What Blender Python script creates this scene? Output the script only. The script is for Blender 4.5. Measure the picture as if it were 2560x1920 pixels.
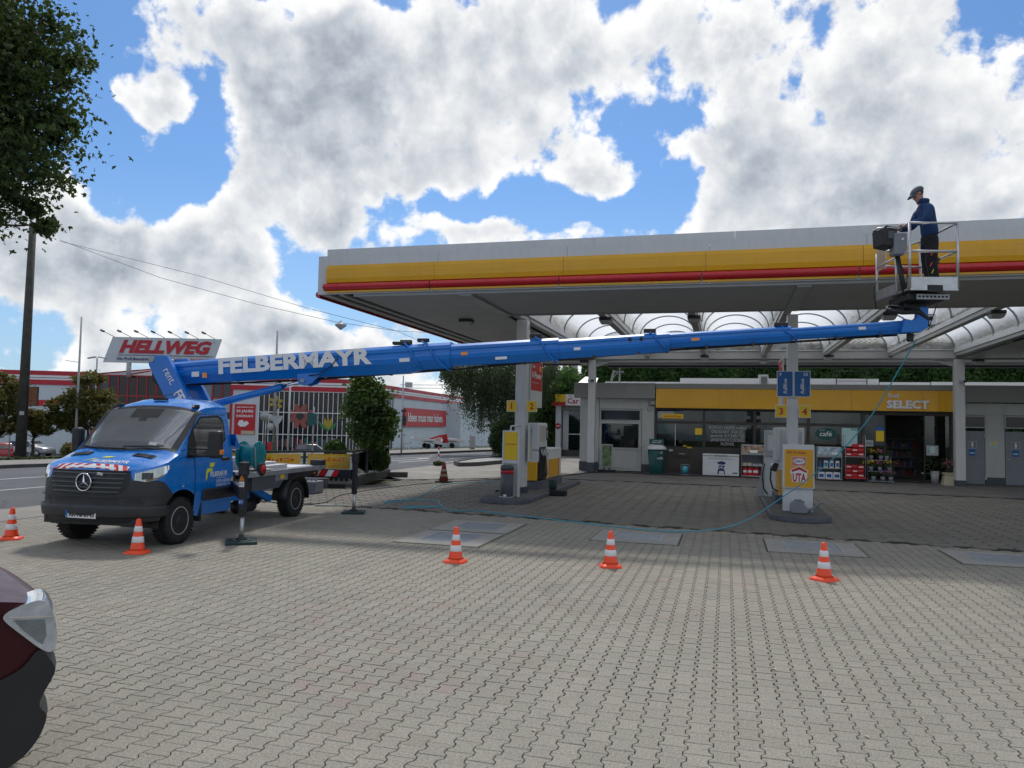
import bpy, bmesh, math, random
import numpy as np
from mathutils import Vector, Matrix
random.seed(7); RNG=np.random.default_rng(7)
R=math.radians; PI=math.pi
S=bpy.context.scene; COL=S.collection
for o in list(bpy.data.objects): bpy.data.objects.remove(o)

# ------------------------------------------------------------ camera
YAW,PIT,ROL=R(15.6),R(3.0),R(1.2)
cd=bpy.data.cameras.new('camera'); cam=bpy.data.objects.new('camera',cd); COL.objects.link(cam)
cd.sensor_width=36.0; cd.lens=1923.0/2560.0*36.0; cd.clip_end=3000; cd.clip_start=0.05
_f=Vector((-math.sin(YAW)*math.cos(PIT),math.cos(YAW)*math.cos(PIT),math.sin(PIT)))
_r0=Vector((math.cos(YAW),math.sin(YAW),0)); _u0=_r0.cross(_f)
_r=_r0*math.cos(ROL)+_u0*math.sin(ROL); _u=-_r0*math.sin(ROL)+_u0*math.cos(ROL)
cam.matrix_world=Matrix(((_r.x,_u.x,-_f.x,0),(_r.y,_u.y,-_f.y,0),(_r.z,_u.z,-_f.z,2.0),(0,0,0,1)))
S.camera=cam
S.view_settings.view_transform='Standard'; S.view_settings.look='None'
S.view_settings.exposure=0.12; S.view_settings.gamma=1.0; S.view_settings.use_curve_mapping=False
S.cycles.max_bounces=8; S.cycles.transparent_max_bounces=16; S.cycles.use_denoising=True
S.cycles.sample_clamp_indirect=8.0

# ------------------------------------------------------------ sun
SUN_EL,SUN_AZ=R(56),R(-18)     # azimuth measured from +Y towards +X
sd=Vector((math.sin(SUN_AZ)*math.cos(SUN_EL),math.cos(SUN_AZ)*math.cos(SUN_EL),math.sin(SUN_EL)))
sl=bpy.data.lights.new('sun','SUN'); sl.energy=2.0; sl.angle=R(7); sl.color=(1.0,0.96,0.90)
so=bpy.data.objects.new('sun',sl); COL.objects.link(so); so.rotation_euler=sd.to_track_quat('Z','Y').to_euler()

# ------------------------------------------------------------ node helper
class NT:
    def __init__(s,tree): s.t=tree; s.n=tree.nodes; s.l=tree.links
    def new(s,ty,**kw):
        n=s.n.new(ty)
        for k,v in kw.items(): setattr(n,k,v)
        return n
    def put(s,sock,v):
        if v is None: return
        if isinstance(v,bpy.types.NodeSocket): s.l.new(v,sock)
        else: sock.default_value=v
    def m(s,op,a,b=None,c=None,clamp=False):
        n=s.new('ShaderNodeMath',operation=op); n.use_clamp=clamp
        for i,v in enumerate((a,b,c)):
            if v is not None: s.put(n.inputs[i],v)
        return n.outputs[0]
    def v(s,op,a,b=None,out=0):
        n=s.new('ShaderNodeVectorMath',operation=op); s.put(n.inputs[0],a)
        if b is not None: s.put(n.inputs[1],b)
        return n.outputs[out]
    def rng(s,x,a,b,c=0.0,d=1.0,smooth=False):
        n=s.new('ShaderNodeMapRange'); n.interpolation_type='SMOOTHSTEP' if smooth else 'LINEAR'
        s.put(n.inputs[0],x)
        for i,v in enumerate((a,b,c,d)): n.inputs[1+i].default_value=v
        return n.outputs[0]
    def noise(s,vec,scale=5,detail=4,rough=.5,dist=0,out=0,dim='3D'):
        n=s.new('ShaderNodeTexNoise'); n.noise_dimensions=dim
        if vec is not None: s.l.new(vec,n.inputs['Vector'])
        n.inputs['Scale'].default_value=scale; n.inputs['Detail'].default_value=detail
        n.inputs['Roughness'].default_value=rough; n.inputs['Distortion'].default_value=dist
        return n.outputs[out]
    def mix(s,f,a,b,blend='MIX'):
        n=s.new('ShaderNodeMix',data_type='RGBA',blend_type=blend)
        s.put(n.inputs[0],f)
        for i,v in ((6,a),(7,b)):
            if isinstance(v,(tuple,list)): v=tuple(v)+(1,) if len(v)==3 else tuple(v)
            s.put(n.inputs[i],v)
        return n.outputs[2]

# ------------------------------------------------------------ world: blue sky and cumulus
W=bpy.data.worlds.new('World'); S.world=W; W.use_nodes=True
t=NT(W.node_tree); t.n.clear()
out=t.new('ShaderNodeOutputWorld'); bg=t.new('ShaderNodeBackground'); bg.inputs[1].default_value=0.10
t.l.new(bg.outputs[0],out.inputs[0])
sky=t.new('ShaderNodeTexSky',sky_type='NISHITA'); sky.sun_disc=False; sky.sun_elevation=SUN_EL; sky.sun_rotation=SUN_AZ
sky.altitude=100; sky.air_density=1.0; sky.dust_density=0.6; sky.ozone_density=1.5
tc=t.new('ShaderNodeTexCoord'); d=tc.outputs['Generated']
sx=t.new('ShaderNodeSeparateXYZ'); t.l.new(d,sx.inputs[0]); X,Y,Z=sx.outputs
az=t.m('ARCTAN2',X,Y); el=t.m('ARCSINE',Z)
cb=t.new('ShaderNodeCombineXYZ'); t.l.new(az,cb.inputs[0]); t.l.new(el,cb.inputs[1]); P=cb.outputs[0]
def uv(px,py):           # picture position (2212 wide) -> azimuth, elevation
    x=(px*1.1573-1280)/1923; y=(py*1.1573-960)/1923
    dd=(_f+_r*x-_u*y).normalized(); return math.atan2(dd.x,dd.y),math.asin(dd.z)
SC=1.1573/1923
# (cx, cy, rx, ry, strength) clouds positive, blue gaps negative
BL=[(770,230,360,190,1.0),(620,400,190,120,.9),(500,70,200,80,.7),(300,175,125,60,1.0),(1000,70,330,110,.75),(1130,180,150,70,.3),
    (1880,180,560,300,1.1),(1640,430,170,80,.7),(1240,330,140,65,.75),(1930,420,330,120,.7),(250,490,150,85,.9),(480,540,190,120,.95),(330,620,300,70,.45),
    (150,375,50,55,.75),(1070,500,190,42,.85),(800,520,70,22,.5),(640,700,130,50,.6),(1500,360,70,50,.5),(60,520,160,120,.8),(570,640,130,60,.3),(960,345,110,60,.5),(700,440,70,90,.5),(860,430,60,40,.4),(820,760,300,60,.5),
    (320,335,120,95,-1.2),(445,190,32,60,-.6),(690,95,45,30,-.4),(150,55,60,60,-.7),(870,20,60,20,-.4),(470,330,30,60,-.4),(165,110,50,130,-.9),(1360,265,150,75,-1.0),(1000,440,270,48,-.9),(1430,350,60,110,-.7),(660,590,110,80,-1.0),(780,600,180,60,-.8),(560,520,60,35,-.3),
    (400,445,45,60,-.9),(700,15,40,25,-.5),(1215,215,40,60,-.5),(1240,440,220,45,-.8),(240,370,60,60,-.5),(420,240,90,60,-.6),(1400,430,90,45,-.6)]
def field(Pv,wamp):
    wn=t.noise(Pv,7,3,.5,out=1); w=t.v('SCALE',t.v('SUBTRACT',wn,(.5,.5,.5))); w.node.inputs[3].default_value=wamp
    Q=t.v('ADD',Pv,w); acc=None
    for cx,cy,rx,ry,s in BL:
        a,e=uv(cx,cy)
        q=t.v('MULTIPLY',t.v('SUBTRACT',Q,(a,e,0)),(1/(rx*SC),1/(ry*SC),0))
        q2=t.v('DOT_PRODUCT',q,q,out=1)
        gss=t.m('MULTIPLY',t.m('EXPONENT',t.m('MULTIPLY',q2,-.75)),s)
        acc=gss if acc is None else t.m('ADD',acc,gss)
    return acc
big=field(P,.16)
# beyond the picture the cover carries on as broken cloud
a0,a1=uv(0,400)[0],uv(2212,300)[0]; inside=t.m('MULTIPLY',t.m('MULTIPLY',t.rng(az,a0-.25,a0,0,1),t.rng(az,a1,a1+.25,1,0)),t.rng(el,.50,.70,1,0))
outs=t.rng(t.noise(d,2.2,3,.5),.35,.65,.0,.9)
big=t.m('ADD',t.m('MULTIPLY',big,inside),t.m('MULTIPLY',outs,t.m('SUBTRACT',1,inside)))
low=t.rng(el,.0,.16,1,0,True)             # thin hazy bands low down
st=t.v('MULTIPLY',P,(1,2.2,1))
def billow(Pv):
    b1=t.noise(Pv,8,7,.58,.15); b2=t.noise(Pv,24,4,.55,.1)
    return t.m('ADD',t.m('MULTIPLY',b1,1.7),t.m('MULTIPLY',b2,.62))
nn=billow(P); nl=t.noise(st,11,6,.6,.4)
dens=t.m('ADD',t.m('MULTIPLY',big,.52),t.m('MULTIPLY',t.m('SUBTRACT',nn,1.12),1.7))
dens=t.m('ADD',dens,t.m('MULTIPLY',low,t.m('MULTIPLY',nl,.62)))
cov=t.rng(dens,.17,.46,0,1,True)
# relief: compare the billows with themselves shifted towards the sun
mm=billow(t.v('ADD',P,(-.008,.026,0)))
rel=t.m('SUBTRACT',nn,mm)
thick=t.rng(dens,.28,.98,0,1,True)
gm=t.rng(t.noise(t.v('ADD',P,(3,1,0)),10,4,.55,.3),.38,.64,0,1,True)
gl=t.rng(t.noise(P,4.2,3,.5),.40,.62,0,1,True)
core=t.m('MULTIPLY',thick,t.m('ADD',.28,t.m('MULTIPLY',gl,.55)))
base=t.m('SUBTRACT',t.m('SUBTRACT',.94,t.m('MULTIPLY',thick,t.m('ADD',.09,t.m('MULTIPLY',gm,.11)))),t.m('MULTIPLY',core,.24))
base=t.m('SUBTRACT',base,t.m('ADD',t.rng(big,.75,1.25,0,.06,True),t.m('MULTIPLY',t.rng(el,.05,.30,.15,0,True),gm)))
lum=t.m('ADD',base,t.m('MULTIPLY',rel,.60)); lum=t.m('MINIMUM',t.m('MAXIMUM',lum,.34),.96)
lc=t.mix(t.rng(lum,.45,.88),(.83,.92,1.03),(1.0,1.0,.995))
cl=t.v('SCALE',lc); t.l.new(t.m('MULTIPLY',lum,10.0),cl.node.inputs[3])
# blue of the gaps: darker overhead, paler low
skyc=t.mix(1.0,sky.outputs[0],(.60,.86,1.12),'MULTIPLY')
pale=t.mix(t.rng(el,.02,.30,.55,0),skyc,(4.2,5.6,7.6))
fin=t.mix(t.m('MULTIPLY',cov,.97),pale,cl)
gnd=t.rng(Z,-.03,.0,1,0); fin=t.mix(gnd,fin,(1.6,1.6,1.55))
t.l.new(fin,bg.inputs[0])
W.cycles.sampling_method='MANUAL'; W.cycles.sample_map_resolution=512

# ------------------------------------------------------------ materials
def mat(name,col,rough=.6,metal=0.0,var=0.0,vs=3.0,bump=0.0,bs=60.0,coat=0.0,spec=.5,dirt=0.0,rand=0.0,world=False,streak=0.0,trans=0.0,emit=0.0):
    m=bpy.data.materials.new(name); m.use_nodes=True; t=NT(m.node_tree); b=t.n['Principled BSDF']
    b.inputs['Roughness'].default_value=rough; b.inputs['Metallic'].default_value=metal
    b.inputs['Coat Weight'].default_value=coat; b.inputs['Coat Roughness'].default_value=.06
    b.inputs['Specular IOR Level'].default_value=spec
    c=tuple(col)+(1,)
    co=None
    if var or bump or dirt or streak:
        co=t.new('ShaderNodeNewGeometry').outputs['Position'] if world else t.new('ShaderNodeTexCoord').outputs['Object']
    cc=c
    if var:
        f=t.rng(t.noise(co,vs,5,.6),.3,.7,1-var,1+var)
        cc=t.v('SCALE',c[:3]); t.l.new(f,cc.node.inputs[3])
    if streak:
        q=t.v('MULTIPLY',co,(3.0,3.0,.35)); f=t.rng(t.noise(q,3,5,.65),.45,.75,0,streak)
        cc=t.mix(f,cc if var else c,(col[0]*.45+.03,col[1]*.43+.025,col[2]*.38+.02))
    if dirt:
        f=t.rng(t.noise(co,1.3,6,.65,.6),.48,.72,0,dirt)
        cc=t.mix(f,cc,(.10,.09,.075))
    if rand:
        oi=t.new('ShaderNodeObjectInfo'); f=t.rng(oi.outputs['Random'],0,1,1-rand,1+rand)
        q=t.v('SCALE',cc if isinstance(cc,bpy.types.NodeSocket) else c[:3]); t.l.new(f,q.node.inputs[3]); cc=q
    t.put(b.inputs['Base Color'],cc)
    if var and rough>.15:
        t.l.new(t.rng(t.noise(co,vs*2.3,4,.6),.3,.7,max(.02,rough*.82),min(1,rough*1.18)),b.inputs['Roughness'])
    if bump:
        bn=t.new('ShaderNodeBump'); bn.inputs['Strength'].default_value=1.0; bn.inputs['Distance'].default_value=bump
        t.l.new(t.noise(co,bs,4,.6),bn.inputs['Height']); t.l.new(bn.outputs[0],b.inputs['Normal'])
    if trans:
        b.inputs['Transmission Weight'].default_value=trans
    if emit:
        b.inputs['Emission Color'].default_value=c; b.inputs['Emission Strength'].default_value=emit
    return m
def glass_mat(name,tint=(.8,.85,.85),opac=.15,rough=.0):
    m=bpy.data.materials.new(name); m.use_nodes=True; t=NT(m.node_tree); t.n.clear()
    o=t.new('ShaderNodeOutputMaterial'); tr=t.new('ShaderNodeBsdfTransparent'); tr.inputs[0].default_value=tint+(1,)
    gl=t.new('ShaderNodeBsdfGlossy'); gl.inputs['Roughness'].default_value=rough; gl.inputs[0].default_value=(.70,.75,.76,1)
    fr=t.new('ShaderNodeFresnel'); fr.inputs[0].default_value=1.5
    f=t.rng(fr.outputs[0],0,1,opac,1.0); mx=t.new('ShaderNodeMixShader')
    t.l.new(f,mx.inputs[0]); t.l.new(tr.outputs[0],mx.inputs[1]); t.l.new(gl.outputs[0],mx.inputs[2]); t.l.new(mx.outputs[0],o.inputs[0])
    return m
def leaf_mat(name,c1,c2,tr=.35,attr=True,sc=.7):
    m=bpy.data.materials.new(name); m.use_nodes=True; t=NT(m.node_tree); t.n.clear()
    o=t.new('ShaderNodeOutputMaterial'); df=t.new('ShaderNodeBsdfPrincipled'); df.inputs['Roughness'].default_value=.45
    df.inputs['Specular IOR Level'].default_value=.35
    g=t.new('ShaderNodeNewGeometry'); n=t.noise(g.outputs['Position'],sc,3,.6); n2=t.noise(g.outputs['Position'],14,2,.5)
    f=t.m('ADD',t.rng(n,.35,.65,0,.7),t.rng(n2,.35,.65,-.2,.35),clamp=True)
    c=t.mix(f,c1,c2); t.l.new(c,df.inputs['Base Color'])
    tl=t.new('ShaderNodeBsdfTranslucent'); ct=t.mix(.5,c,(c2[0]*1.6,c2[1]*1.7,c2[2]*.8)); t.l.new(ct,tl.inputs[0])
    mx=t.new('ShaderNodeMixShader'); mx.inputs[0].default_value=tr
    t.l.new(df.outputs[0],mx.inputs[1]); t.l.new(tl.outputs[0],mx.inputs[2]); t.l.new(mx.outputs[0],o.inputs[0]); return m
M={}
M['blue']=mat('blue_paint',(.0,.175,.60),.28,var=.05,vs=2,coat=.8,bump=.0002,bs=9)
M['blue_steel']=mat('blue_steel_paint',(.0,.165,.60),.36,var=.10,vs=1.5,coat=.4,spec=.4,streak=.10)
M['black']=mat('black_plastic',(.018,.019,.021),.55,var=.15,vs=6,bump=.0004,bs=300)
M['bumper']=mat('bumper_plastic',(.028,.030,.034),.5,var=.12,vs=4,bump=.0005,bs=350)
M['dsteel']=mat('dark_steel',(.014,.016,.022),.42,var=.2,vs=5,coat=.1)
M['rubber']=mat('tyre_rubber',(.014,.014,.015),.8,var=.3,vs=9,bump=.002,bs=60)
M['rim']=mat('grey_wheel_steel',(.40,.41,.43),.42,.15,var=.15,vs=8)
M['chrome']=mat('chrome',(.75,.76,.78),.1,1.0)
M['alu']=mat('aluminium',(.52,.53,.54),.38,.75,var=.12,vs=4)
M['plank']=mat('ribbed_aluminium_plank',(.62,.63,.64),.4,.15,var=.08,vs=6)
M['galv']=mat('galvanised_steel',(.36,.38,.40),.5,.5,var=.22,vs=3)
M['white']=mat('white_paint',(.62,.64,.65),.4,var=.06,vs=1.2,streak=.12)
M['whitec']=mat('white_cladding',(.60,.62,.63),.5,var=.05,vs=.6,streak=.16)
M['whiteclean']=mat('white_print',(.78,.78,.78),.4)
M['wallw']=mat('white_render_wall',(.56,.62,.66),.7,var=.05,vs=.3,streak=.10)
M['shopwall']=mat('grey_white_wall_panel',(.46,.47,.45),.6,var=.06,vs=.8,streak=.15,bump=.001,bs=20)
M['shopgrey']=mat('grey_fascia',(.27,.275,.265),.6,var=.07,vs=.8,streak=.2)
M['yellow']=mat('yellow_panel',(.72,.37,.002),.38,var=.07,vs=.7,streak=.10,coat=.2)
M['yellowp']=mat('yellow_print',(.80,.53,.012),.45)
M['red']=mat('red_strip',(.50,.004,.014),.3,var=.07,vs=1,coat=.3)
M['redp']=mat('red_print',(.50,.012,.018),.5)
M['redb']=mat('red_band',(.46,.018,.035),.5,var=.05,vs=.3)
M['bluep']=mat('blue_print',(.006,.11,.36),.45)
M['navy']=mat('navy_print',(.01,.015,.12),.5)
M['blackp']=mat('black_print',(.02,.02,.02),.6)
M['lime']=mat('lime_print',(.68,.70,.03),.5)
M['refw']=mat('white_reflective',(.75,.76,.78),.3)
M['orange']=mat('orange_plastic',(.95,.075,.012),.42,var=.05,vs=8,coat=.15)
M['oldorange']=mat('faded_orange_rubber',(.26,.045,.03),.7,var=.25,vs=14)
M['oldwhite']=mat('dirty_white_band',(.34,.29,.25),.7,var=.3,vs=20)
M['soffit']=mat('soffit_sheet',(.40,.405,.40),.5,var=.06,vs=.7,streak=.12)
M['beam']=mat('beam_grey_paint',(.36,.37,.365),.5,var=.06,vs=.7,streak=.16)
M['col']=mat('column_paint',(.60,.605,.61),.45,var=.04,vs=1.5,streak=.14)
M['colbase']=mat('column_base_blue_grey',(.05,.06,.08),.5,var=.1,vs=4)
M['gutter']=mat('dark_gutter',(.035,.035,.038),.6,var=.3,vs=3)
M['kerb']=mat('painted_kerb',(.095,.105,.125),.7,var=.2,vs=5,bump=.001,bs=40)
M['brown']=mat('brown_bronze_frame',(.040,.034,.030),.45,var=.12,vs=2)
M['brownw']=mat('brown_wall_panel',(.052,.045,.040),.6,var=.10,vs=1)
M['dark']=mat('dark_interior',(.018,.018,.019),.9)
M['inter']=mat('shop_interior',(.045,.043,.04),.8,var=.2,vs=1)
M['blind']=mat('vertical_blind',(.17,.16,.145),.8)
M['glass']=glass_mat('window_glass',(.45,.49,.49),.02)
M['glassc']=glass_mat('screen_glass',(.86,.90,.88),.05)
M['carglass']=mat('car_glass',(.012,.014,.016),.04,spec=.9,coat=1.0)
M['dglass']=mat('dark_facade_glass',(.018,.021,.026),.10,spec=.35,var=.5,vs=.25)
M['wscreen']=mat('windscreen_painted_sheen',(.17,.178,.185),.04,spec=.9,coat=1.0,var=.16,vs=1.2)  # opaque pane: reflections and light from the cab interior are painted as mottled grey
M['grey']=mat('grey_plastic',(.20,.22,.25),.5,var=.06,vs=5,bump=.0004,bs=200)
M['dgrey']=mat('dark_grey_plastic',(.075,.085,.10),.5,var=.1,vs=5)
M['lgrey']=mat('light_grey_metal',(.40,.41,.42),.5,var=.06,vs=3)
M['teal']=mat('teal_plastic',(.0,.20,.24),.4,var=.06,vs=5)
M['hose']=mat('blue_hose_rubber',(.06,.36,.48),.4)
M['hosed']=mat('black_cable_rubber',(.02,.022,.025),.6)
M['pad']=mat('green_recycled_rubber',(.018,.045,.045),.75,var=.5,vs=60,bump=.002,bs=90)
M['skin']=mat('skin',(.45,.24,.17),.55)
M['hair']=mat('brown_hair',(.08,.04,.02),.8)
M['jacket']=mat('blue_fleece',(.012,.045,.14),.9,var=.15,vs=9,bump=.006,bs=14)
M['trouser']=mat('black_work_fabric',(.010,.010,.013),.85,var=.2,vs=9,bump=.005,bs=16)
M['cap']=mat('grey_cotton_cap',(.085,.10,.125),.85,var=.1,vs=20)
M['maroon']=mat('maroon_car_paint',(.045,.003,.008),.35,coat=.15,spec=.25,var=.04,vs=2)
M['lens']=mat('clear_lamp_lens',(.42,.45,.46),.08,coat=1,spec=.9,var=.25,vs=14)
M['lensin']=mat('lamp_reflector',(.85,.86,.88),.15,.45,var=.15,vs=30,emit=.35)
M['amber']=mat('amber_lens',(.75,.22,.01),.2,coat=.6)
M['concrete']=mat('concrete',(.33,.315,.28),.85,var=.12,vs=2.5,bump=.003,bs=50,dirt=.12)
M['concd']=mat('dark_concrete',(.085,.083,.078),.85,var=.2,vs=2.5,bump=.003,bs=40)
M['darkglass']=mat('dark_green_glass',(.008,.018,.018),.06,spec=.8)
M['bark']=mat('bark',(.075,.06,.045),.9,var=.3,vs=8,bump=.01,bs=25)
M['barkw']=mat('birch_bark',(.36,.34,.31),.8,var=.4,vs=7)
M['woodpole']=mat('weathered_pole',(.055,.052,.045),.85,var=.25,vs=3,bump=.003,bs=40)
M['board']=mat('brown_board',(.20,.075,.025),.6,var=.15,vs=6)
M['leafbig']=leaf_mat('plane_leaf',(.030,.056,.022),(.085,.125,.036),.42)
M['leafbirch']=leaf_mat('birch_leaf',(.035,.060,.030),(.085,.115,.055),.35)
M['leafred']=leaf_mat('maple_leaf_turning',(.075,.115,.030),(.20,.15,.055),.38,sc=.9)
M['leafmid']=leaf_mat('shrub_leaf',(.028,.062,.018),(.095,.155,.038),.34)
M['leaflaurel']=leaf_mat('laurel_leaf',(.028,.075,.022),(.10,.19,.05),.34)
M['leafcon']=leaf_mat('conifer_needles',(.012,.034,.010),(.045,.085,.022),.2)
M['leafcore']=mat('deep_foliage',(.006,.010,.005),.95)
M['grass']=leaf_mat('grass_blades',(.035,.06,.014),(.09,.11,.03),.3)
M['petal1']=mat('yellow_petals',(.7,.5,.02),.6); M['petal2']=mat('purple_petals',(.22,.08,.25),.6); M['petal3']=mat('pink_petals',(.5,.14,.22),.6)
M['cream']=mat('cream_plastic',(.50,.44,.30),.55,var=.06,vs=5)
M['salmon']=mat('salmon_film',(.62,.18,.13),.5); M['dteal']=mat('dark_teal_print',(.004,.075,.075),.45)
M['sand']=mat('sand_print',(.42,.35,.20),.5); M['greenp']=mat('green_print',(.05,.22,.06),.5); M['litpanel']=mat('pale_blue_print',(.45,.68,.68),.5)
M['plate']=mat('steel_cover_plate',(.28,.31,.34),.45,.3,var=.18,vs=5)
M['silver']=mat('silver_car_paint',(.34,.35,.36),.3,.5,coat=.8); M['carblack']=mat('black_car_paint',(.01,.013,.02),.25,coat=1)
M['carred']=mat('red_car_paint',(.35,.01,.01),.3,coat=.8)
M['cbumper']=mat('car_bumper_plastic',(.014,.015,.017),.45,var=.15,vs=5,bump=.0004,bs=300)
M['lampgrey']=mat('lamp_inner',(.16,.19,.20),.25,spec=.8,var=.2,vs=9)
M['moss']=mat('mossy_joint',(.07,.078,.035),.95,var=.4,vs=6)
M['fsal']=mat('salmon_window_film',(.30,.085,.065),.5); M['fyel']=mat('yellow_window_film',(.40,.30,.03),.5)
M['wire']=mat('wire',(.03,.03,.035),.6)
def vault_mat():
    m=bpy.data.materials.new('translucent_vault_sheet'); m.use_nodes=True; t=NT(m.node_tree); t.n.clear()
    o=t.new('ShaderNodeOutputMaterial'); df=t.new('ShaderNodeBsdfDiffuse'); tl=t.new('ShaderNodeBsdfTranslucent')
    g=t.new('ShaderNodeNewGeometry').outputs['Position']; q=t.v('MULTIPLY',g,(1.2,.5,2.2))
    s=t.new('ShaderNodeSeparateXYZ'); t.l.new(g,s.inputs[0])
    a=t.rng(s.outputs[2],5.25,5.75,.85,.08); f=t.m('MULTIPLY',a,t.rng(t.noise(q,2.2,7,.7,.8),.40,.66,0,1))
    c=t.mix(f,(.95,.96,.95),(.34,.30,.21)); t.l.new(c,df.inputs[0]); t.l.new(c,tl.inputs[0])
    mx=t.new('ShaderNodeMixShader'); mx.inputs[0].default_value=.80
    t.l.new(df.outputs[0],mx.inputs[1]); t.l.new(tl.outputs[0],mx.inputs[2]); t.l.new(mx.outputs[0],o.inputs[0]); return m
M['vault']=vault_mat()
def film(name,c):
    m=bpy.data.materials.new(name); m.use_nodes=True; t=NT(m.node_tree); t.n.clear(); o=t.new('ShaderNodeOutputMaterial'); df=t.new('ShaderNodeBsdfDiffuse'); tl=t.new('ShaderNodeBsdfTranslucent')
    df.inputs[0].default_value=c+(1,); tl.inputs[0].default_value=c+(1,); mx=t.new('ShaderNodeMixShader'); mx.inputs[0].default_value=.6
    t.l.new(df.outputs[0],mx.inputs[1]); t.l.new(tl.outputs[0],mx.inputs[2]); t.l.new(mx.outputs[0],o.inputs[0]); return m
M['banner']=film('yellow_banner_fabric',(.85,.62,.02))
M['dred']=mat('dark_red_pack',(.12,.008,.01),.6); M['dblue']=mat('dark_blue_pack',(.01,.02,.08),.6)
def paver_mat(name,piece,col=(.295,.275,.225),hexs=False):
    m=bpy.data.materials.new(name); m.use_nodes=True; t=NT(m.node_tree); b=t.n['Principled BSDF']
    b.inputs['Roughness'].default_value=.85; b.inputs['Specular IOR Level'].default_value=.3
    g=t.new('ShaderNodeNewGeometry').outputs['Position']
    if piece: r=t.new('ShaderNodeObjectInfo').outputs['Random']
    else: r=t.new('ShaderNodeAttribute',attribute_name='tint').outputs['Fac']
    pk=t.rng(t.noise(g,.45,3,.5),.44,.60,.0,1)          # clusters of pinkish stones
    pr=t.m('MULTIPLY',t.rng(t.m('FRACT',t.m('MULTIPLY',r,7.31)),.55,.95,0,.8),pk)
    c=t.mix(pr,col,(col[0]*1.0,col[1]*.86,col[2]*.90))
    gr=t.rng(t.m('FRACT',t.m('MULTIPLY',r,3.77)),.5,1,0,.5); c=t.mix(gr,c,(col[0]*.88,col[1]*.90,col[2]*.86))
    k=t.rng(r,0,1,.945,1.05); k=t.m('MULTIPLY',k,t.rng(t.noise(g,.28,6,.6,.5),.32,.68,.90,1.06))
    k=t.m('MULTIPLY',k,t.rng(t.noise(g,62,4,.85),.32,.68,.55,1.45))           # aggregate grain
    sp=t.rng(t.noise(g,95,1,.5),.70,.76,0,.45); ol=t.m('MAXIMUM',t.rng(t.noise(g,1.1,5,.65,1.2),.64,.78,0,.45),t.rng(t.noise(g,.33,6,.7,.8),.58,.72,0,.20))
    k=t.m('MULTIPLY',k,t.m('SUBTRACT',1,ol)); k=t.m('MULTIPLY',k,t.m('SUBTRACT',1,t.rng(t.noise(g,3.1,3,.5),.70,.76,0,.35)))
    q=t.v('SCALE',c); t.l.new(k,q.node.inputs[3]); q=t.mix(sp,q,(.62,.60,.54))
    t.l.new(q,b.inputs['Base Color'])
    bn=t.new('ShaderNodeBump'); bn.inputs['Distance'].default_value=.0022; t.l.new(t.noise(g,120,4,.7),bn.inputs['Height']); t.l.new(bn.outputs[0],b.inputs['Normal'])
    return m
M['pav_p']=paver_mat('paver_concrete',True); M['pav_s']=paver_mat('paver_concrete_far',False)
M['hex_p']=paver_mat('hex_slab_concrete',True,(.185,.172,.148)); M['hex_s']=paver_mat('hex_slab_concrete_far',False,(.185,.172,.148))
def ground_mat(name,c1,c2,sc,rough=.9,grain=120,gr=.25,bump=.003,crack=False):
    m=bpy.data.materials.new(name); m.use_nodes=True; t=NT(m.node_tree); b=t.n['Principled BSDF']; b.inputs['Roughness'].default_value=rough
    b.inputs['Specular IOR Level'].default_value=.3
    g=t.new('ShaderNodeNewGeometry').outputs['Position']
    c=t.mix(t.rng(t.noise(g,sc,7,.65,.6),.35,.65,0,1),c1,c2); k=t.rng(t.noise(g,grain,3,.7),.3,.7,1-gr,1+gr)
    q=t.v('SCALE',c); t.l.new(k,q.node.inputs[3]); 
    if crack:
        w=t.new('ShaderNodeTexVoronoi',feature='DISTANCE_TO_EDGE'); w.inputs['Scale'].default_value=.32
        t.l.new(t.v('ADD',g,t.v('SCALE',t.noise(g,1.5,4,.6,out=1))),w.inputs['Vector']); q=t.mix(t.rng(w.outputs[0],.004,.012,.55,0),q,(.03,.03,.03))
    t.l.new(q,b.inputs['Base Color'])
    bn=t.new('ShaderNodeBump'); bn.inputs['Distance'].default_value=bump; t.l.new(t.noise(g,grain,4,.7),bn.inputs['Height']); t.l.new(bn.outputs[0],b.inputs['Normal'])
    return m
M['joint']=ground_mat('joint_sand',(.020,.018,.016),(.040,.042,.024),2)
M['asphalt']=ground_mat('asphalt',(.095,.098,.105),(.125,.127,.132),.35,.85,90,.22,.004,True)
M['lot']=ground_mat('parking_lot_asphalt',(.07,.07,.072),(.10,.10,.10),.2)
M['drive']=ground_mat('worn_concrete_drive',(.25,.235,.205),(.33,.31,.275),.6,.85,70,.18,.003,True)
M['apron']=ground_mat('dark_concrete_apron',(.13,.12,.11),(.18,.17,.155),.7,.8,80,.15)
M['walk']=ground_mat('footway',(.24,.22,.20),(.31,.285,.255),.8)
M['soil']=ground_mat('verge_soil',(.05,.06,.02),(.08,.085,.035),1.0)
M['gravel']=ground_mat('white_gravel_bed',(.30,.29,.27),(.50,.49,.46),9,.9,60,.6,.02)
M['mark']=ground_mat('road_marking_paint',(.50,.50,.49),(.62,.62,.61),1.5,.6,60,.15,.001)

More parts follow.
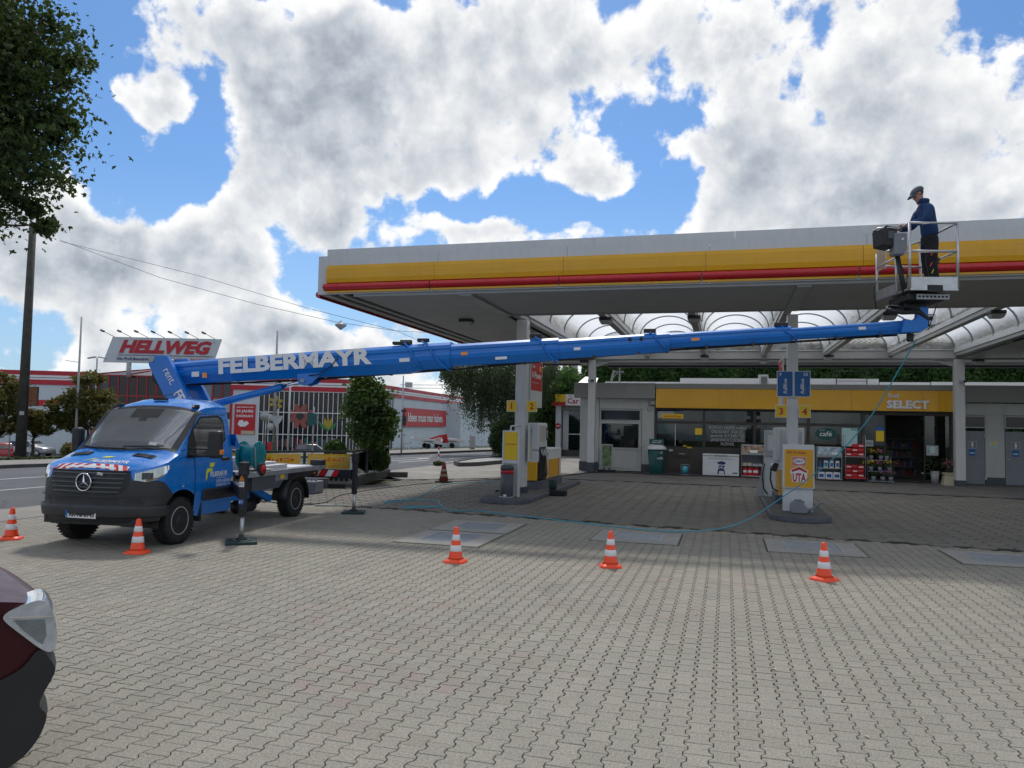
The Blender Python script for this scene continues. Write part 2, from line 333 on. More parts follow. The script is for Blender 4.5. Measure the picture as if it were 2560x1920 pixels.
# ------------------------------------------------------------ mesh helpers
ROOT={}
class MB:
    def __init__(s): s.v=[]; s.f=[]; s.mi=[]; s.sm=[]
    def add(s,vs,fs,mi=0,sm=False):
        o=len(s.v); s.v+= [tuple(v) for v in vs]; s.f+=[tuple(i+o for i in f) for f in fs]; s.mi+=[mi]*len(fs); s.sm+=[sm]*len(fs); return s
    def box(s,x0,x1,y0,y1,z0,z1,mi=0):
        return s.add([(x0,y0,z0),(x1,y0,z0),(x1,y1,z0),(x0,y1,z0),(x0,y0,z1),(x1,y0,z1),(x1,y1,z1),(x0,y1,z1)],
            [(0,3,2,1),(4,5,6,7),(0,1,5,4),(1,2,6,5),(2,3,7,6),(3,0,4,7)],mi)
    def obox(s,c,sx,sy,sz,rot=None,mi=0):
        m=rot if rot is not None else Matrix.Identity(3); c=Vector(c); vs=[]
        for z in (-.5,.5):
            for x,y in ((-.5,-.5),(.5,-.5),(.5,.5),(-.5,.5)): vs.append(c+m@Vector((x*sx,y*sy,z*sz)))
        return s.add(vs,[(0,3,2,1),(4,5,6,7),(0,1,5,4),(1,2,6,5),(2,3,7,6),(3,0,4,7)],mi)
    def tube(s,pts,r,n=8,mi=0,caps=True,sm=True):
        pts=[Vector(p) for p in pts]; rs=r if isinstance(r,(list,tuple)) else [r]*len(pts); vs=[]; up=None
        for i,p in enumerate(pts):
            a=pts[max(i-1,0)]; b=pts[min(i+1,len(pts)-1)]; d=(b-a).normalized()
            if up is None: up=Vector((0,0,1)) if abs(d.z)<.9 else Vector((1,0,0))
            u=d.cross(up)
            if u.length<1e-4: u=d.cross(Vector((0,1,0)))
            u.normalize(); w=u.cross(d).normalized(); up=w
            for k in range(n): a_=2*PI*k/n; vs.append(p+u*(math.cos(a_)*rs[i])+w*(math.sin(a_)*rs[i]))
        fs=[(i*n+k,i*n+(k+1)%n,(i+1)*n+(k+1)%n,(i+1)*n+k) for i in range(len(pts)-1) for k in range(n)]
        s.add(vs,fs,mi,sm)
        if caps: 
            o=len(s.v)-len(vs); s.f+=[tuple(o+k for k in range(n))[::-1],tuple(o+(len(pts)-1)*n+k for k in range(n))]; s.mi+=[mi]*2; s.sm+=[False]*2
        return s
    def lathe(s,prof,c=(0,0,0),n=24,mi=0,axis='z',sm=True):
        vs=[]; c=Vector(c)
        for r,z in prof:
            for k in range(n):
                a=2*PI*k/n; x,y=r*math.cos(a),r*math.sin(a)
                vs.append(c+(Vector((x,y,z)) if axis=='z' else Vector((z,x,y)) if axis=='x' else Vector((x,z,y))))
        fs=[(i*n+k,i*n+(k+1)%n,(i+1)*n+(k+1)%n,(i+1)*n+k) for i in range(len(prof)-1) for k in range(n)]
        s.add(vs,fs,mi,sm); o=len(s.v)-len(vs)
        if prof[0][0]>1e-5: s.f.append(tuple(o+k for k in range(n))[::-1]); s.mi.append(mi); s.sm.append(False)
        if prof[-1][0]>1e-5: s.f.append(tuple(o+(len(prof)-1)*n+k for k in range(n))); s.mi.append(mi); s.sm.append(False)
        return s
    def prism(s,poly,o,u,v,th,mi=0):     # flat outline (list of (a,b)) on plane o+u*a+v*b, thickness along u x v
        o,u,v=Vector(o),Vector(u),Vector(v); n=u.cross(v).normalized()*th; k=len(poly)
        a=[o+u*p[0]+v*p[1] for p in poly]; vs=a+[q+n for q in a]
        return s.add(vs,[tuple(range(k))[::-1],tuple(range(k,2*k))]+[(i,(i+1)%k,k+(i+1)%k,k+i) for i in range(k)],mi)
    def grid(s,rows,mi=0,sm=True,flip=False):
        n=len(rows[0]); vs=[p for r in rows for p in r]
        fs=[]
        for i in range(len(rows)-1):
            for j in range(n-1):
                q=(i*n+j,i*n+j+1,(i+1)*n+j+1,(i+1)*n+j); fs.append(q[::-1] if flip else q)
        return s.add(vs,fs,mi,sm)
    def build(s,name,mats,parent=None,bev=0,local=False,label=None,cat=None,group=None,kind=None,solid=0,sub=0):
        me=bpy.data.meshes.new(name); vs=s.v
        if parent is not None and not local:
            inv=ROOT[parent.name].inverted(); vs=[inv@Vector(v) for v in vs]
        me.from_pydata([tuple(v) for v in vs],[],s.f)
        mats=mats if isinstance(mats,(list,tuple)) else [mats]
        for m in mats: me.materials.append(M[m] if isinstance(m,str) else m)
        me.polygons.foreach_set('material_index',s.mi); me.polygons.foreach_set('use_smooth',s.sm)
        me.validate(); me.update()
        o=bpy.data.objects.new(name,me); COL.objects.link(o)
        if parent is not None: o.parent=parent; ROOT[o.name]=ROOT[parent.name]
        else: ROOT[o.name]=Matrix.Identity(4)
        if bev:
            b=o.modifiers.new('bevel','BEVEL'); b.width=bev; b.segments=2; b.limit_method='ANGLE'; b.angle_limit=R(40); b.harden_normals=False
        if solid:
            b=o.modifiers.new('solid','SOLIDIFY'); b.thickness=solid; b.offset=-1
        if sub: b=o.modifiers.new('sub','SUBSURF'); b.levels=sub; b.render_levels=sub
        tag(o,label,cat,group,kind); return o
def tag(o,label=None,cat=None,group=None,kind=None):
    if label: o['label']=label
    if cat: o['category']=cat
    if group: o['group']=group
    if kind: o['kind']=kind
    return o
def thing(name,label,cat,loc=(0,0,0),rz=0,group=None,kind=None):
    o=bpy.data.objects.new(name,None); COL.objects.link(o); o.location=loc; o.rotation_euler=(0,0,rz); o.empty_display_size=.1
    ROOT[o.name]=Matrix.Translation(Vector(loc))@Matrix.Rotation(rz,4,'Z')
    return tag(o,label,cat,group,kind)
def dup(root,loc,rz,label=None,group=None):
    r=root.copy(); COL.objects.link(r); r.location=loc; r.rotation_euler=(0,0,rz)
    ROOT[r.name]=Matrix.Translation(Vector(loc))@Matrix.Rotation(rz,4,'Z')
    if label: r['label']=label
    if group: r['group']=group
    for ch in list(root.children):
        c=ch.copy(); COL.objects.link(c); c.parent=r
        for g in ch.children:
            e=g.copy(); COL.objects.link(e); e.parent=c
    return r
def box(name,m,x0,x1,y0,y1,z0,z1,parent=None,bev=0,**k):
    return MB().box(x0,x1,y0,y1,z0,z1).build(name,m,parent,bev=bev,**k)
_tc={}
def text(body,o,u,v,m,parent,w=None,h=None,bold=.0,shear=0,th=.002,name='lettering',local=False,space=1.0,label=None,align='c'):
    """lettering as a thin mesh on the plane o + u,v (o = centre); w, h in metres"""
    key=(body,bold,shear,space)
    if key not in _tc:
        cu=bpy.data.curves.new('t','FONT'); cu.body=body; cu.offset=bold; cu.resolution_u=2; cu.shear=shear; cu.space_character=space; cu.space_line=.9; cu.align_x='CENTER'
        ob=bpy.data.objects.new('t',cu); COL.objects.link(ob); bpy.context.view_layer.update()
        dg=bpy.context.evaluated_depsgraph_get(); me=bpy.data.meshes.new_from_object(ob.evaluated_get(dg))
        _tc[key]=([tuple(q.co) for q in me.vertices],[tuple(p.vertices) for p in me.polygons])
        bpy.data.objects.remove(ob); bpy.data.meshes.remove(me)
    vs,fs=_tc[key]; xs=[q[0] for q in vs]; ys=[q[1] for q in vs]
    x0,x1,y0,y1=min(xs),max(xs),min(ys),max(ys)
    kx=w/(x1-x0) if w else None; ky=h/(y1-y0) if h else None
    kx=kx or ky; ky=ky or kx
    o,u,v=Vector(o),Vector(u).normalized(),Vector(v).normalized(); n=u.cross(v).normalized()*th
    k=len(vs); q=[o+u*((a[0]-(x0+x1)/2)*kx)+v*((a[1]-(y0+y1)/2)*ky)+n for a in vs]
    return MB().add(q,fs).build(name,m,parent,local=local,label=label)
def fast_mesh(name,V,F,mats,parent=None,smooth=False,attr=None,mi=None,**k):
    """numpy mesh: V (n,3), F (m,4) or (m,3)"""
    me=bpy.data.meshes.new(name); V=np.asarray(V,np.float64)
    if parent is not None:
        inv=np.array(ROOT[parent.name].inverted()); V=V@inv[:3,:3].T+inv[:3,3]
    F=np.asarray(F,np.int32); me.vertices.add(len(V)); me.vertices.foreach_set('co',V.ravel())
    nf,ns=F.shape; me.loops.add(nf*ns); me.loops.foreach_set('vertex_index',F.ravel())
    me.polygons.add(nf); me.polygons.foreach_set('loop_start',np.arange(nf,dtype=np.int32)*ns)
    try: me.polygons.foreach_set('loop_total',np.full(nf,ns,np.int32))
    except Exception: pass
    for m in (mats if isinstance(mats,(list,tuple)) else [mats]): me.materials.append(M[m] if isinstance(m,str) else m)
    if mi is not None: me.polygons.foreach_set('material_index',np.asarray(mi,np.int32))
    me.polygons.foreach_set('use_smooth',np.full(nf,smooth))
    if attr is not None:
        a=me.attributes.new('tint','FLOAT','FACE'); a.data.foreach_set('value',np.asarray(attr,np.float32))
    me.update(calc_edges=True); o=bpy.data.objects.new(name,me); COL.objects.link(o)
    if parent is not None: o.parent=parent; ROOT[o.name]=ROOT[parent.name]
    else: ROOT[o.name]=Matrix.Identity(4)
    tag(o,**k); return o
def rmat(n,up=0.0):
    """n random rotation frames (u,v,w) biased so that w leans to +z by up"""
    w=RNG.normal(size=(n,3)); w[:,2]+=up; w/=np.linalg.norm(w,axis=1)[:,None]
    a=RNG.normal(size=(n,3)); u=np.cross(w,a); u/=np.linalg.norm(u,axis=1)[:,None]; return u,np.cross(w,u),w
def leaves(C,size,asp=.62,up=.4,var=.35,droop=0.0):
    """leaf = folded kite of two triangles-pairs; returns V,F"""
    n=len(C); u,v,w=rmat(n,up); s=size*(1+RNG.uniform(-var,var,n))[:,None]
    if droop: 
        v=v*(1-droop)+np.array([0,0,-1.])*droop; v/=np.linalg.norm(v,axis=1)[:,None]; u=np.cross(v,w); u/=np.linalg.norm(u,axis=1)[:,None]; w=np.cross(u,v)
    a=C-v*s*.5; b=C+u*s*asp*.5+w*s*.10; c=C+v*s*.55-w*s*.05; dd=C-u*s*asp*.5+w*s*.10
    V=np.stack([a,b,c,dd],1).reshape(-1,3); F=np.arange(4*n).reshape(n,4)
    return V,F
def starleaves(C,size,up=.3,var=.35):
    """five-lobed leaf built as three narrow kites"""
    n=len(C); u,v,w=rmat(n,up); s=(size*(1+RNG.uniform(-var,var,n)))[:,None]; out=[]
    for ang,l in ((0,.62),(1.05,.52),(-1.05,.52)):
        dv=v*math.cos(ang)+u*math.sin(ang); du=u*math.cos(ang)-v*math.sin(ang)
        a=C-dv*s*.12; b=C+dv*s*.22+du*s*.2+w*s*.05; c=C+dv*s*l-w*s*.06; dd=C+dv*s*.22-du*s*.2+w*s*.05
        out.append(np.stack([a,b,c,dd],1).reshape(-1,3))
    V=np.concatenate(out); return V,np.arange(len(V)).reshape(-1,4)
def limb(mb,a,b,r0,r1,wob=.08,n=6,mi=0,k=6):
    a,b=Vector(a),Vector(b); L=(b-a).length; pts=[]
    for i in range(k+1):
        f=i/k; p=a.lerp(b,f); 
        if 0<i<k: p+=Vector([random.uniform(-1,1)*wob*L for _ in range(3)])
        pts.append(p)
    mb.tube(pts,[r0+(r1-r0)*i/k for i in range(k+1)],n,mi); return pts

# ------------------------------------------------------------ terrain, road, footways
def lerp_pl(pl,y):
    for (x0,y0),(x1,y1) in zip(pl,pl[1:]):
        if y<=y1: return x0+(x1-x0)*(y-y0)/(y1-y0)
    return pl[-1][0]
NEAR=[(-15.8,-30),(-14.9,0),(-14.65,13),(-14.2,20),(-13.35,29),(-13.3,34),(-13.0,40),(-11.4,50),(-8.5,60),(-3,75)]
FAR=[(-29,-30),(-27.2,0),(-26.3,14),(-25.6,23),(-22.6,33),(-19.1,43.6),(-17.1,52.6),(-13.2,65),(-8,80),(-4,92)]
def terr(x,y):
    s=lerp_pl(FAR,max(-30,min(92,y)))-5.5-x
    if s<=0: return 0.0
    k=min(1,s/34); return -2.35*k*k*(3-2*k)
xs=sorted(set([-420,-320,-240,-180,-150]+list(range(-130,-20,4))+list(range(-20,40,4))+[60,90,140,220,320,420])); ys=sorted(set([-60,-40,-20]+list(range(-10,140,5))+[160,200,260,340,430]))
mb=MB(); mb.grid([[(x,y,terr(x,y)-.10) for x in xs] for y in ys],flip=False); mb.build('ground','soil',kind='structure')
# car park in front of the store (follows the slope)
mb=MB(); rows=[]
for y in range(20,102,4):
    rows.append([(x,y,terr(x,y)-.03) for x in [-92+i*3.0 for i in range(22)] if True])
rows=[[(min(p[0],lerp_pl(FAR,p[1])-9.2),p[1],terr(min(p[0],lerp_pl(FAR,p[1])-9.2),p[1])-.03) for p in r] for r in rows]
mb.grid(rows); mb.build('car_park','lot',kind='structure')
ysr=list(np.linspace(-28,74,52))
mb=MB(); mb.grid([[(lerp_pl(NEAR,y),y,-.018),(lerp_pl(FAR,y),y,-.018)] for y in ysr],flip=True); mb.build('road','asphalt',kind='structure')
kb=MB()
for a,b in zip(ysr,ysr[1:]):
    n=max(1,int((b-a)/1.0))
    for i in range(n):
        y0=a+(b-a)*i/n; y1=a+(b-a)*(i+1)/n; x0,x1=lerp_pl(FAR,y0),lerp_pl(FAR,y1)
        kb.add([(x0,y0,-.1),(x1,y1-.012,-.1),(x1-.15,y1-.012,-.1),(x0-.15,y0,-.1),(x0,y0,.11),(x1,y1-.012,.11),(x1-.15,y1-.012,.11),(x0-.15,y0,.11)],[(0,1,5,4),(1,2,6,5),(2,3,7,6),(3,0,4,7),(4,5,6,7)])
kb.build('far_kerb',M['concd'],kind='structure')
mb=MB(); mb.grid([[(lerp_pl(FAR,y)-.152,y,.10),(lerp_pl(FAR,y)-3.3,y,.10+0*y)] for y in ysr],flip=True); mb.build('far_footway','walk',kind='structure')
# small paving joints of the far footway
# painted markings
def strip(pl,w,z=-.013):
    mb=MB(); 
    for (a,b) in pl:
        a=Vector((a[0],a[1],0)); b=Vector((b[0],b[1],0)); n=(b-a).normalized().cross(Vector((0,0,1)))*w/2
        mb.add([(a-n)[:2]+(z,) if False else tuple((a-n).xy)+(z,),tuple((b-n).xy)+(z,),tuple((b+n).xy)+(z,),tuple((a+n).xy)+(z,)],[(0,1,2,3)])
    return mb
def poly(pts): return list(zip(pts,pts[1:]))
mk=strip(poly([(-19.4,-20),(-18.6,5),(-18.35,17),(-17.9,22),(-17.3,27)]),.13); mk.build('lane_line','mark',kind='structure')
mk=strip([((-22.6,-6),(-22.1,0)),((-21.9,6),(-21.6,12)),((-21.55,17.2),(-21.1,23)),((-19.9,29),(-18.9,35))],.13); mk.build('lane_dash','mark',kind='structure')
mk=strip(poly([(-18.3,32),(-17.6,38.1),(-16.8,43.0),(-14.6,49),(-13.2,54)]),.12)
for a,b in (((-16.9,35.5),(-16.1,40.2)),((-15.75,35.6),(-15.35,38.8)),((-13.95,35.6),(-13.6,40.2)),((-15.2,41.5),(-14.2,46)),((-17.6,44.5),(-16.0,51))): mk.v; q=strip([(a,b)],.16); mk.add(q.v,q.f)
for c,dx in (((-16.35,40.4),.0),((-13.7,40.3),.0)):
    mk.add([(c[0]-.34,c[1]-.5,-.013),(c[0]+.36,c[1]-.6,-.013),(c[0]+.10,c[1]+1.0,-.013)],[(0,1,2)])
mk.build('turn_arrow_marking','mark',kind='structure')
# near edge strip, drive and shop apron
def sheet(name,pts,z,m): mb=MB(); mb.add([(x,y,z) for x,y in pts],[tuple(range(len(pts)))]); return mb.build(name,m,kind='structure')
sheet('footway_strip',[(-13.02,-12),(-13.02,17.5),(-12.45,19.6),(-11.2,21.4),(-12.2,26.2),(-13.34,29.0),(-14.2,20),(-14.65,13),(-14.9,0),(-15.2,-12)],-.006,'walk')
sheet('drive',[(-10.78,24.93),(-8.1,27.62),(-6.0,28.62),(-6.35,34.4),(-6.9,60),(-9.2,60),(-11.4,50),(-13.0,40),(-13.3,34),(-13.34,29.0),(-12.2,26.2),(-11.25,25.4)],-.005,'drive')
sheet('apron',[(-6.0,28.62),(14,27.35),(16,34.6),(-6.35,34.6)],-.001,'apron')
sheet('yard_base',[(-13.02,-12),(16,-12),(16,34.0),(-6,34.0),(-8.1,27.5),(-10.7,24.8),(-11.2,21.4),(-12.45,19.6),(-13.02,17.5)],-.016,'joint')
# dark slot drain between forecourt and apron / drive
mb=MB()
for (a,b) in poly([(-12.1,23.9),(-10.8,24.95),(-8.1,27.6),(-6.0,28.6),(9.0,27.78),(14,27.4)]):
    a=Vector((a[0],a[1],.001)); b=Vector((b[0],b[1],.001)); n=(b-a).normalized().cross(Vector((0,0,1)))
    for s0,s1,mi,z in ((-.09,-.03,1,.002),(-.03,.03,0,-.004),(.03,.09,1,.002)):
        mb.add([tuple((a+n*s0).xy)+(z,),tuple((b+n*s0).xy)+(z,),tuple((b+n*s1).xy)+(z,),tuple((a+n*s1).xy)+(z,)],[(0,1,2,3)],mi)
mb.build('drain_channel',['dark','concd'],kind='structure')

# ------------------------------------------------------------ interlocking pavers and hexagonal slabs
SLABS=[(-5.36,-3.83,11.92,13.50),(-5.36,-3.83,13.57,15.11),(-2.32,-.76,13.46,14.94),(.65,2.22,13.40,14.97),(3.5,5.06,13.36,14.82)]
def bnd(x): return 15.95-.10*(x+2.5) if x>-7 else 16.4-.0*(x)
def in_slab(x,y,m=.07):
    r=np.zeros(len(x),bool)
    for a,b,c,d_ in SLABS: r|=(x>a-m)&(x<b+m)&(y>c-m)&(y<d_+m)
    return r
PW,PL=.155,.1715; A_,B_=PW/2+.0135,PW/2-.0135; G=.0034
def h_outline(ins=0.0):
    a,b,l=A_-G-ins,B_-G-ins,PL/2-G*.5-ins; p=[]
    for sgn in (1,-1):
        seq=[(a,-l),(a,-.345*PL),(b,-.155*PL),(b,.155*PL),(a,.345*PL),(a,l)]
        p+= seq if sgn==1 else [(-x,-y) for x,y in seq]
    return np.array(p)
def hex_outline(ins=0.0,a=.227,g=.013):
    rr=a-g-ins; return np.array([(rr*math.cos(PI/3*k),rr*math.sin(PI/3*k)) for k in range(6)])
def piece(outl,top_ins,zc):        # outline ring, inner ring (chamfer), centre fan avoided by n-gon
    o,i=outl(0),outl(top_ins); n=len(o)
    V=np.concatenate([np.c_[o,np.full(n,-.03)],np.c_[o,np.full(n,-zc)],np.c_[i,np.zeros(n)]])
    F=[(k,(k+1)%n,n+(k+1)%n,n+k) for k in range(n)]+[(n+k,n+(k+1)%n,2*n+(k+1)%n,2*n+k) for k in range(n)]+[tuple(2*n+k for k in range(n))]
    return V,F
def lay(name,child,outl,C,ins,zc,pm,sm_,cnt=300):
    """C: (n,2) centres. The cnt largest in view become single pieces, the rest one part."""
    parent=bpy.data.objects.new(name,None); COL.objects.link(parent); tag(parent,kind='structure'); ROOT[parent.name]=Matrix.Identity(4)
    # how large each shows from the camera
    dx=C-np.array([0,0]); f=np.array([-math.sin(YAW),math.cos(YAW)]); r=np.array([math.cos(YAW),math.sin(YAW)])
    dep=dx@f; lat=dx@r; vis=(dep>4.15)&(np.abs(lat/dep)<.655)&(2.0/dep*1923+1061-.021*1923*lat/dep*-1<1915)
    vis&=~((C[:,0]<-3.9)&(C[:,1]<7.6)&(lat/dep<-.6))
    key=np.where(vis,dep,1e9); order=np.argsort(key); own=order[:cnt]; rest=order[cnt:]
    jz=RNG.uniform(-.0016,.0012,len(C)); tx=RNG.normal(0,.006,len(C)); ty=RNG.normal(0,.006,len(C)); rz=RNG.normal(0,.006,len(C))
    V,F=piece(outl,ins,zc); me=bpy.data.meshes.new(child); me.from_pydata([tuple(v) for v in V],[],F); me.materials.append(M[pm]); me.update()
    for q in own:
        o=bpy.data.objects.new(child,me); o.location=(C[q,0],C[q,1],jz[q]); o.rotation_euler=(tx[q],ty[q],rz[q]); COL.objects.link(o); o.parent=parent
    c=C[rest]; n=len(c); out=outl(ins*.8); k=len(out)
    T=np.concatenate([np.c_[out,np.zeros(k)],np.c_[outl(0),np.full(k,-.02)]]); cr,sr=np.cos(rz[rest]),np.sin(rz[rest])
    X=T[None,:,0]*cr[:,None]-T[None,:,1]*sr[:,None]+c[:,0,None]; Y=T[None,:,0]*sr[:,None]+T[None,:,1]*cr[:,None]+c[:,1,None]
    Z=T[None,:,2]+jz[rest][:,None]+T[None,:,0]*ty[rest][:,None]*-1+T[None,:,1]*tx[rest][:,None]
    VV=np.stack([X,Y,Z],2).reshape(-1,3); tint=RNG.uniform(0,1,n)
    me=bpy.data.meshes.new(child+'s'); me.vertices.add(len(VV)); me.vertices.foreach_set('co',VV.ravel())
    base=(np.arange(n)*2*k)[:,None]
    top=(base+np.arange(k)[None]).astype(np.int32)
    side=np.stack([np.stack([base[:,0]+k+i,base[:,0]+k+(i+1)%k,base[:,0]+(i+1)%k,base[:,0]+i],1) for i in range(k)],1).reshape(-1,4).astype(np.int32)
    li=np.concatenate([top.ravel(),side.ravel()]); me.loops.add(len(li)); me.loops.foreach_set('vertex_index',li)
    st=np.concatenate([np.arange(n)*k,n*k+np.arange(len(side))*4]).astype(np.int32)
    me.polygons.add(len(st)); me.polygons.foreach_set('loop_start',st)
    me.materials.append(M[sm_]); at=me.attributes.new('tint','FLOAT','FACE'); at.data.foreach_set('value',np.concatenate([tint,np.repeat(tint,k)]).astype(np.float32))
    me.polygons.foreach_set('use_smooth',np.zeros(len(st),bool)); me.update(calc_edges=True); o=bpy.data.objects.new(child+'s',me); COL.objects.link(o); o.parent=parent; tag(o,kind='stuff')
    return parent
ii,jj=np.meshgrid(np.arange(-90,75),np.arange(8,104),indexing='ij')
cx=(ii*PW).ravel(); cy=(jj*PL+np.where(ii%2==0,0,PL/2)).ravel()
bb=np.array([bnd(x) for x in cx])
ok=(cy<bb-.08)&(cx>-12.95)&(cx>-1.2*cy-3.2)&(cx<.36*cy+3.2)&~in_slab(cx,cy,-.10)
lay('paved_yard','paver',h_outline,np.stack([cx[ok],cy[ok]],1),.0035,.0035,'pav_p','pav_s')
a=.227; ii,jj=np.meshgrid(np.arange(-37,44),np.arange(38,74),indexing='ij')
cx=(ii*1.5*a).ravel(); cy=((jj+.5*(ii%2))*a*math.sqrt(3)).ravel()
def inpoly(x,y,P):
    r=np.zeros(len(x),bool)
    for (x0,y0),(x1,y1) in zip(P,P[1:]+P[:1]):
        c=((y0>y)!=(y1>y))&(x<(x1-x0)*(y-y0)/(y1-y0+1e-12)+x0); r^=c
    return r
HP=[(-12.6,16.55),(-7,16.55),(10,14.9),(14,14.9),(14,27.25),(-6,28.3),(-8.1,27.3),(-10.6,24.7),(-11.0,21.5),(-12.2,19.6)]
ok=inpoly(cx,cy,HP)&(cx<.36*cy+3)
lay('forecourt','hex_slab',hex_outline,np.stack([cx[ok],cy[ok]],1),.004,.004,'hex_p','hex_s')
# inspection slabs with steel covers
SL_L=['pale concrete inspection slab with steel cover nearest the row of cones, left pair front','rear concrete slab with chequer steel cover in the left pair','concrete inspection slab with ribbed steel cover behind the middle cone',
 'concrete inspection slab with ribbed steel cover behind the right cone','concrete inspection slab with wide chequer plate at the right picture edge']
for i,(x0,x1,y0,y1) in enumerate(SLABS):
    t_=thing('inspection_cover',SL_L[i],'manhole cover',((x0+x1)/2,(y0+y1)/2,0),0,'inspection covers in the paving')
    fx,fy=.33,.24
    if i==4: fx,fy=.30,.22
    px0,px1,py0,py1=x0+fx,x1-fx,y0+fy+.12,y1-fy
    mb=MB()
    for q in ((x0+.03,x1-.03,y0+.03,py0),(x0+.03,x1-.03,py1,y1-.03),(x0+.03,px0,py0,py1),(px1,x1-.03,py0,py1)): mb.box(q[0],q[1],q[2],q[3],-.05,.012)
    mb.build('concrete_frame','concrete',t_)
    mb=MB().box(x0+.0,x1-.0,y0+.0,y1-.0,-.05,.0025); mb.build('edge_joint','moss',t_)
    mb=MB(); 
    for q in ((px0,px1,py0,py0+.03),(px0,px1,py1-.03,py1),(px0,px0+.03,py0+.03,py1-.03),(px1-.03,px1,py0+.03,py1-.03)): mb.box(q[0],q[1],q[2],q[3],-.03,.016)
    mb.build('steel_rim','galv',t_)
    mb=MB(); mb.box(px0+.035,px1-.035,py0+.035,py1-.035,-.03,.008)
    n=16
    for k in range(n):
        xx=px0+.06+(px1-px0-.12)*k/(n-1); mb.box(xx-.008,xx+.008,py0+.05,py1-.05,.008,.013)
    mb.build('cover_plate','plate',t_)
# grass verge beside the far footway
n=9000; yy=RNG.uniform(8,74,n); xx=np.array([lerp_pl(FAR,y) for y in yy])-3.3-RNG.uniform(0,1,n)**1.4*5.2
zz=np.array([terr(x,y) for x,y in zip(xx,yy)])+.0
V,F=leaves(np.stack([xx,yy,zz],1),.16,.22,-.0,.4,droop=.0); V=V.reshape(-1,4,3); ctr=V.mean(1,keepdims=True); V[:,:,2]=np.abs(V[:,:,2]-ctr[:,:,2])*1.2+ctr[:,:,2]
fast_mesh('verge_grass',V.reshape(-1,3),F,'grass',kind='stuff',label='short roadside grass on the verge beyond the road',cat='grass')

UX,UY,UZ=(1,0,0),(0,1,0),(0,0,1)
# ------------------------------------------------------------ canopy
CN=thing('canopy','wide flat filling station canopy with white, yellow and red fascia over the pumps','canopy',(-5.6,16,0))
XL,XR,YF,YB=-9.24,15.0,16.0,34.9
def seg(x0,x1,cuts,g=.003):
    c=[x0]+[q for q in cuts if x0<q<x1]+[x1]; return [(a+(g if i else 0),b-(g if i<len(c)-2 else 0)) for i,(a,b) in enumerate(zip(c,c[1:]))]
for a,b in seg(-9.1,XR,[-8.58,-5.64,-2.75,.15,3.05,5.95,8.85,11.8]): box('upper_strip','whitec',a,b,16.14,16.20,5.80,6.03,CN)
for a,b in seg(XL,XR,[-6.25,-3.3,-.35,2.6,5.55,8.5,11.4]): box('fascia_panel','whitec',a,b,16.0,16.06,4.94,5.84,CN)
for a,b in seg(-9.0,XR,[-6.32,-3.37,-.42,2.53,5.48,8.43,11.4]):
    mb=MB(); pr=[(15.997,5.19),(15.955,5.20),(15.935,5.30),(15.932,5.42),(15.94,5.53),(15.965,5.605),(15.997,5.612)]
    mb.add([(x,y,z) for x in (a,b) for y,z in pr],[(i,i+1,8+i,7+i) for i in range(6)]+[tuple(range(7))[::-1],tuple(range(7,14))],0); mb.build('yellow_panel','yellow',CN)
for a,b in seg(-9.05,XR,[-6.40,-3.45,-.5,2.45,5.4,8.35,11.3],.012):
    mb=MB(); k=12; pr=[(15.99-.115*math.sin(PI*i/k),5.10-.087*math.cos(PI*i/k)) for i in range(k+1)]
    mb.add([(x,y,z) for x in (a,b) for y,z in pr],[(i,i+1,k+2+i,k+1+i) for i in range(k)],0,True); mb.add([(x,y,z) for x in (a,b) for y,z in pr],[tuple(range(k+1))[::-1],tuple(range(k+1,2*k+2))])
    mb.build('red_strip','red',CN)
for a,b in seg(-9.0,XR,[-6.40,-3.45,-.5,2.45,5.4,8.35,11.3],.02): box('yellow_trim','yellow',a,b,15.95,15.99,4.965,5.008,CN)
# side fascia running back on the left
for a,b in seg(16.06,YB,[19,22,25,28,31]): box('fascia_panel','whitec',XL,XL+.05,a,b,4.94,5.84,CN)
for a,b in seg(16.1,YB,[19,22,25,28,31]):
    mb=MB(); k=10; pr=[(XL-.003-.11*math.sin(PI*i/k),4.955-.085*math.cos(PI*i/k)) for i in range(k+1)]
    mb.add([(x,y,z) for y in (a,b) for x,z in pr],[(i,i+1,k+2+i,k+1+i)[::-1] for i in range(k)],0,True); mb.add([(x,y,z) for y in (a,b) for x,z in pr],[tuple(range(k+1)),tuple(range(k+1,2*k+2))[::-1]])
    mb.build('red_strip','red',CN)
box('upper_strip','whitec',-9.1,-9.05,16.2,YB,5.80,6.03,CN)
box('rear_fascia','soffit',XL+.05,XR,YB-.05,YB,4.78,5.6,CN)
# ribbed soffit sheets
def ribs(name,x0,x1,y0,y1,z,pitch=.105,m='soffit'):
    n=int((y1-y0)/pitch); rows=[]
    for i in range(n):
        y=y0+(y1-y0)*i/n; p=(y1-y0)/n
        for dy,dz in ((0,0),(.62*p,0),(.70*p,.022),(.92*p,.022)): rows.append([(x0,y+dy,z+dz),(x1,y+dy,z+dz)])
    rows.append([(x0,y1,z),(x1,y1,z)]); mb=MB(); mb.grid(rows,sm=False,flip=True); mb.build(name,m,CN)
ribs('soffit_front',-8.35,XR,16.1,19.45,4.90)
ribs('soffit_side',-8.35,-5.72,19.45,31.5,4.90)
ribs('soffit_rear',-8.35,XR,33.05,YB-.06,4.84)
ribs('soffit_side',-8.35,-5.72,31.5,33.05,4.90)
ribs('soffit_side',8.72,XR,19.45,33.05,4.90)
box('roof_deck','gutter',XL+.06,XR-.06,16.22,19.4,5.70,5.76,CN); box('roof_deck','gutter',XL+.06,-5.75,19.41,YB-.06,5.70,5.76,CN)
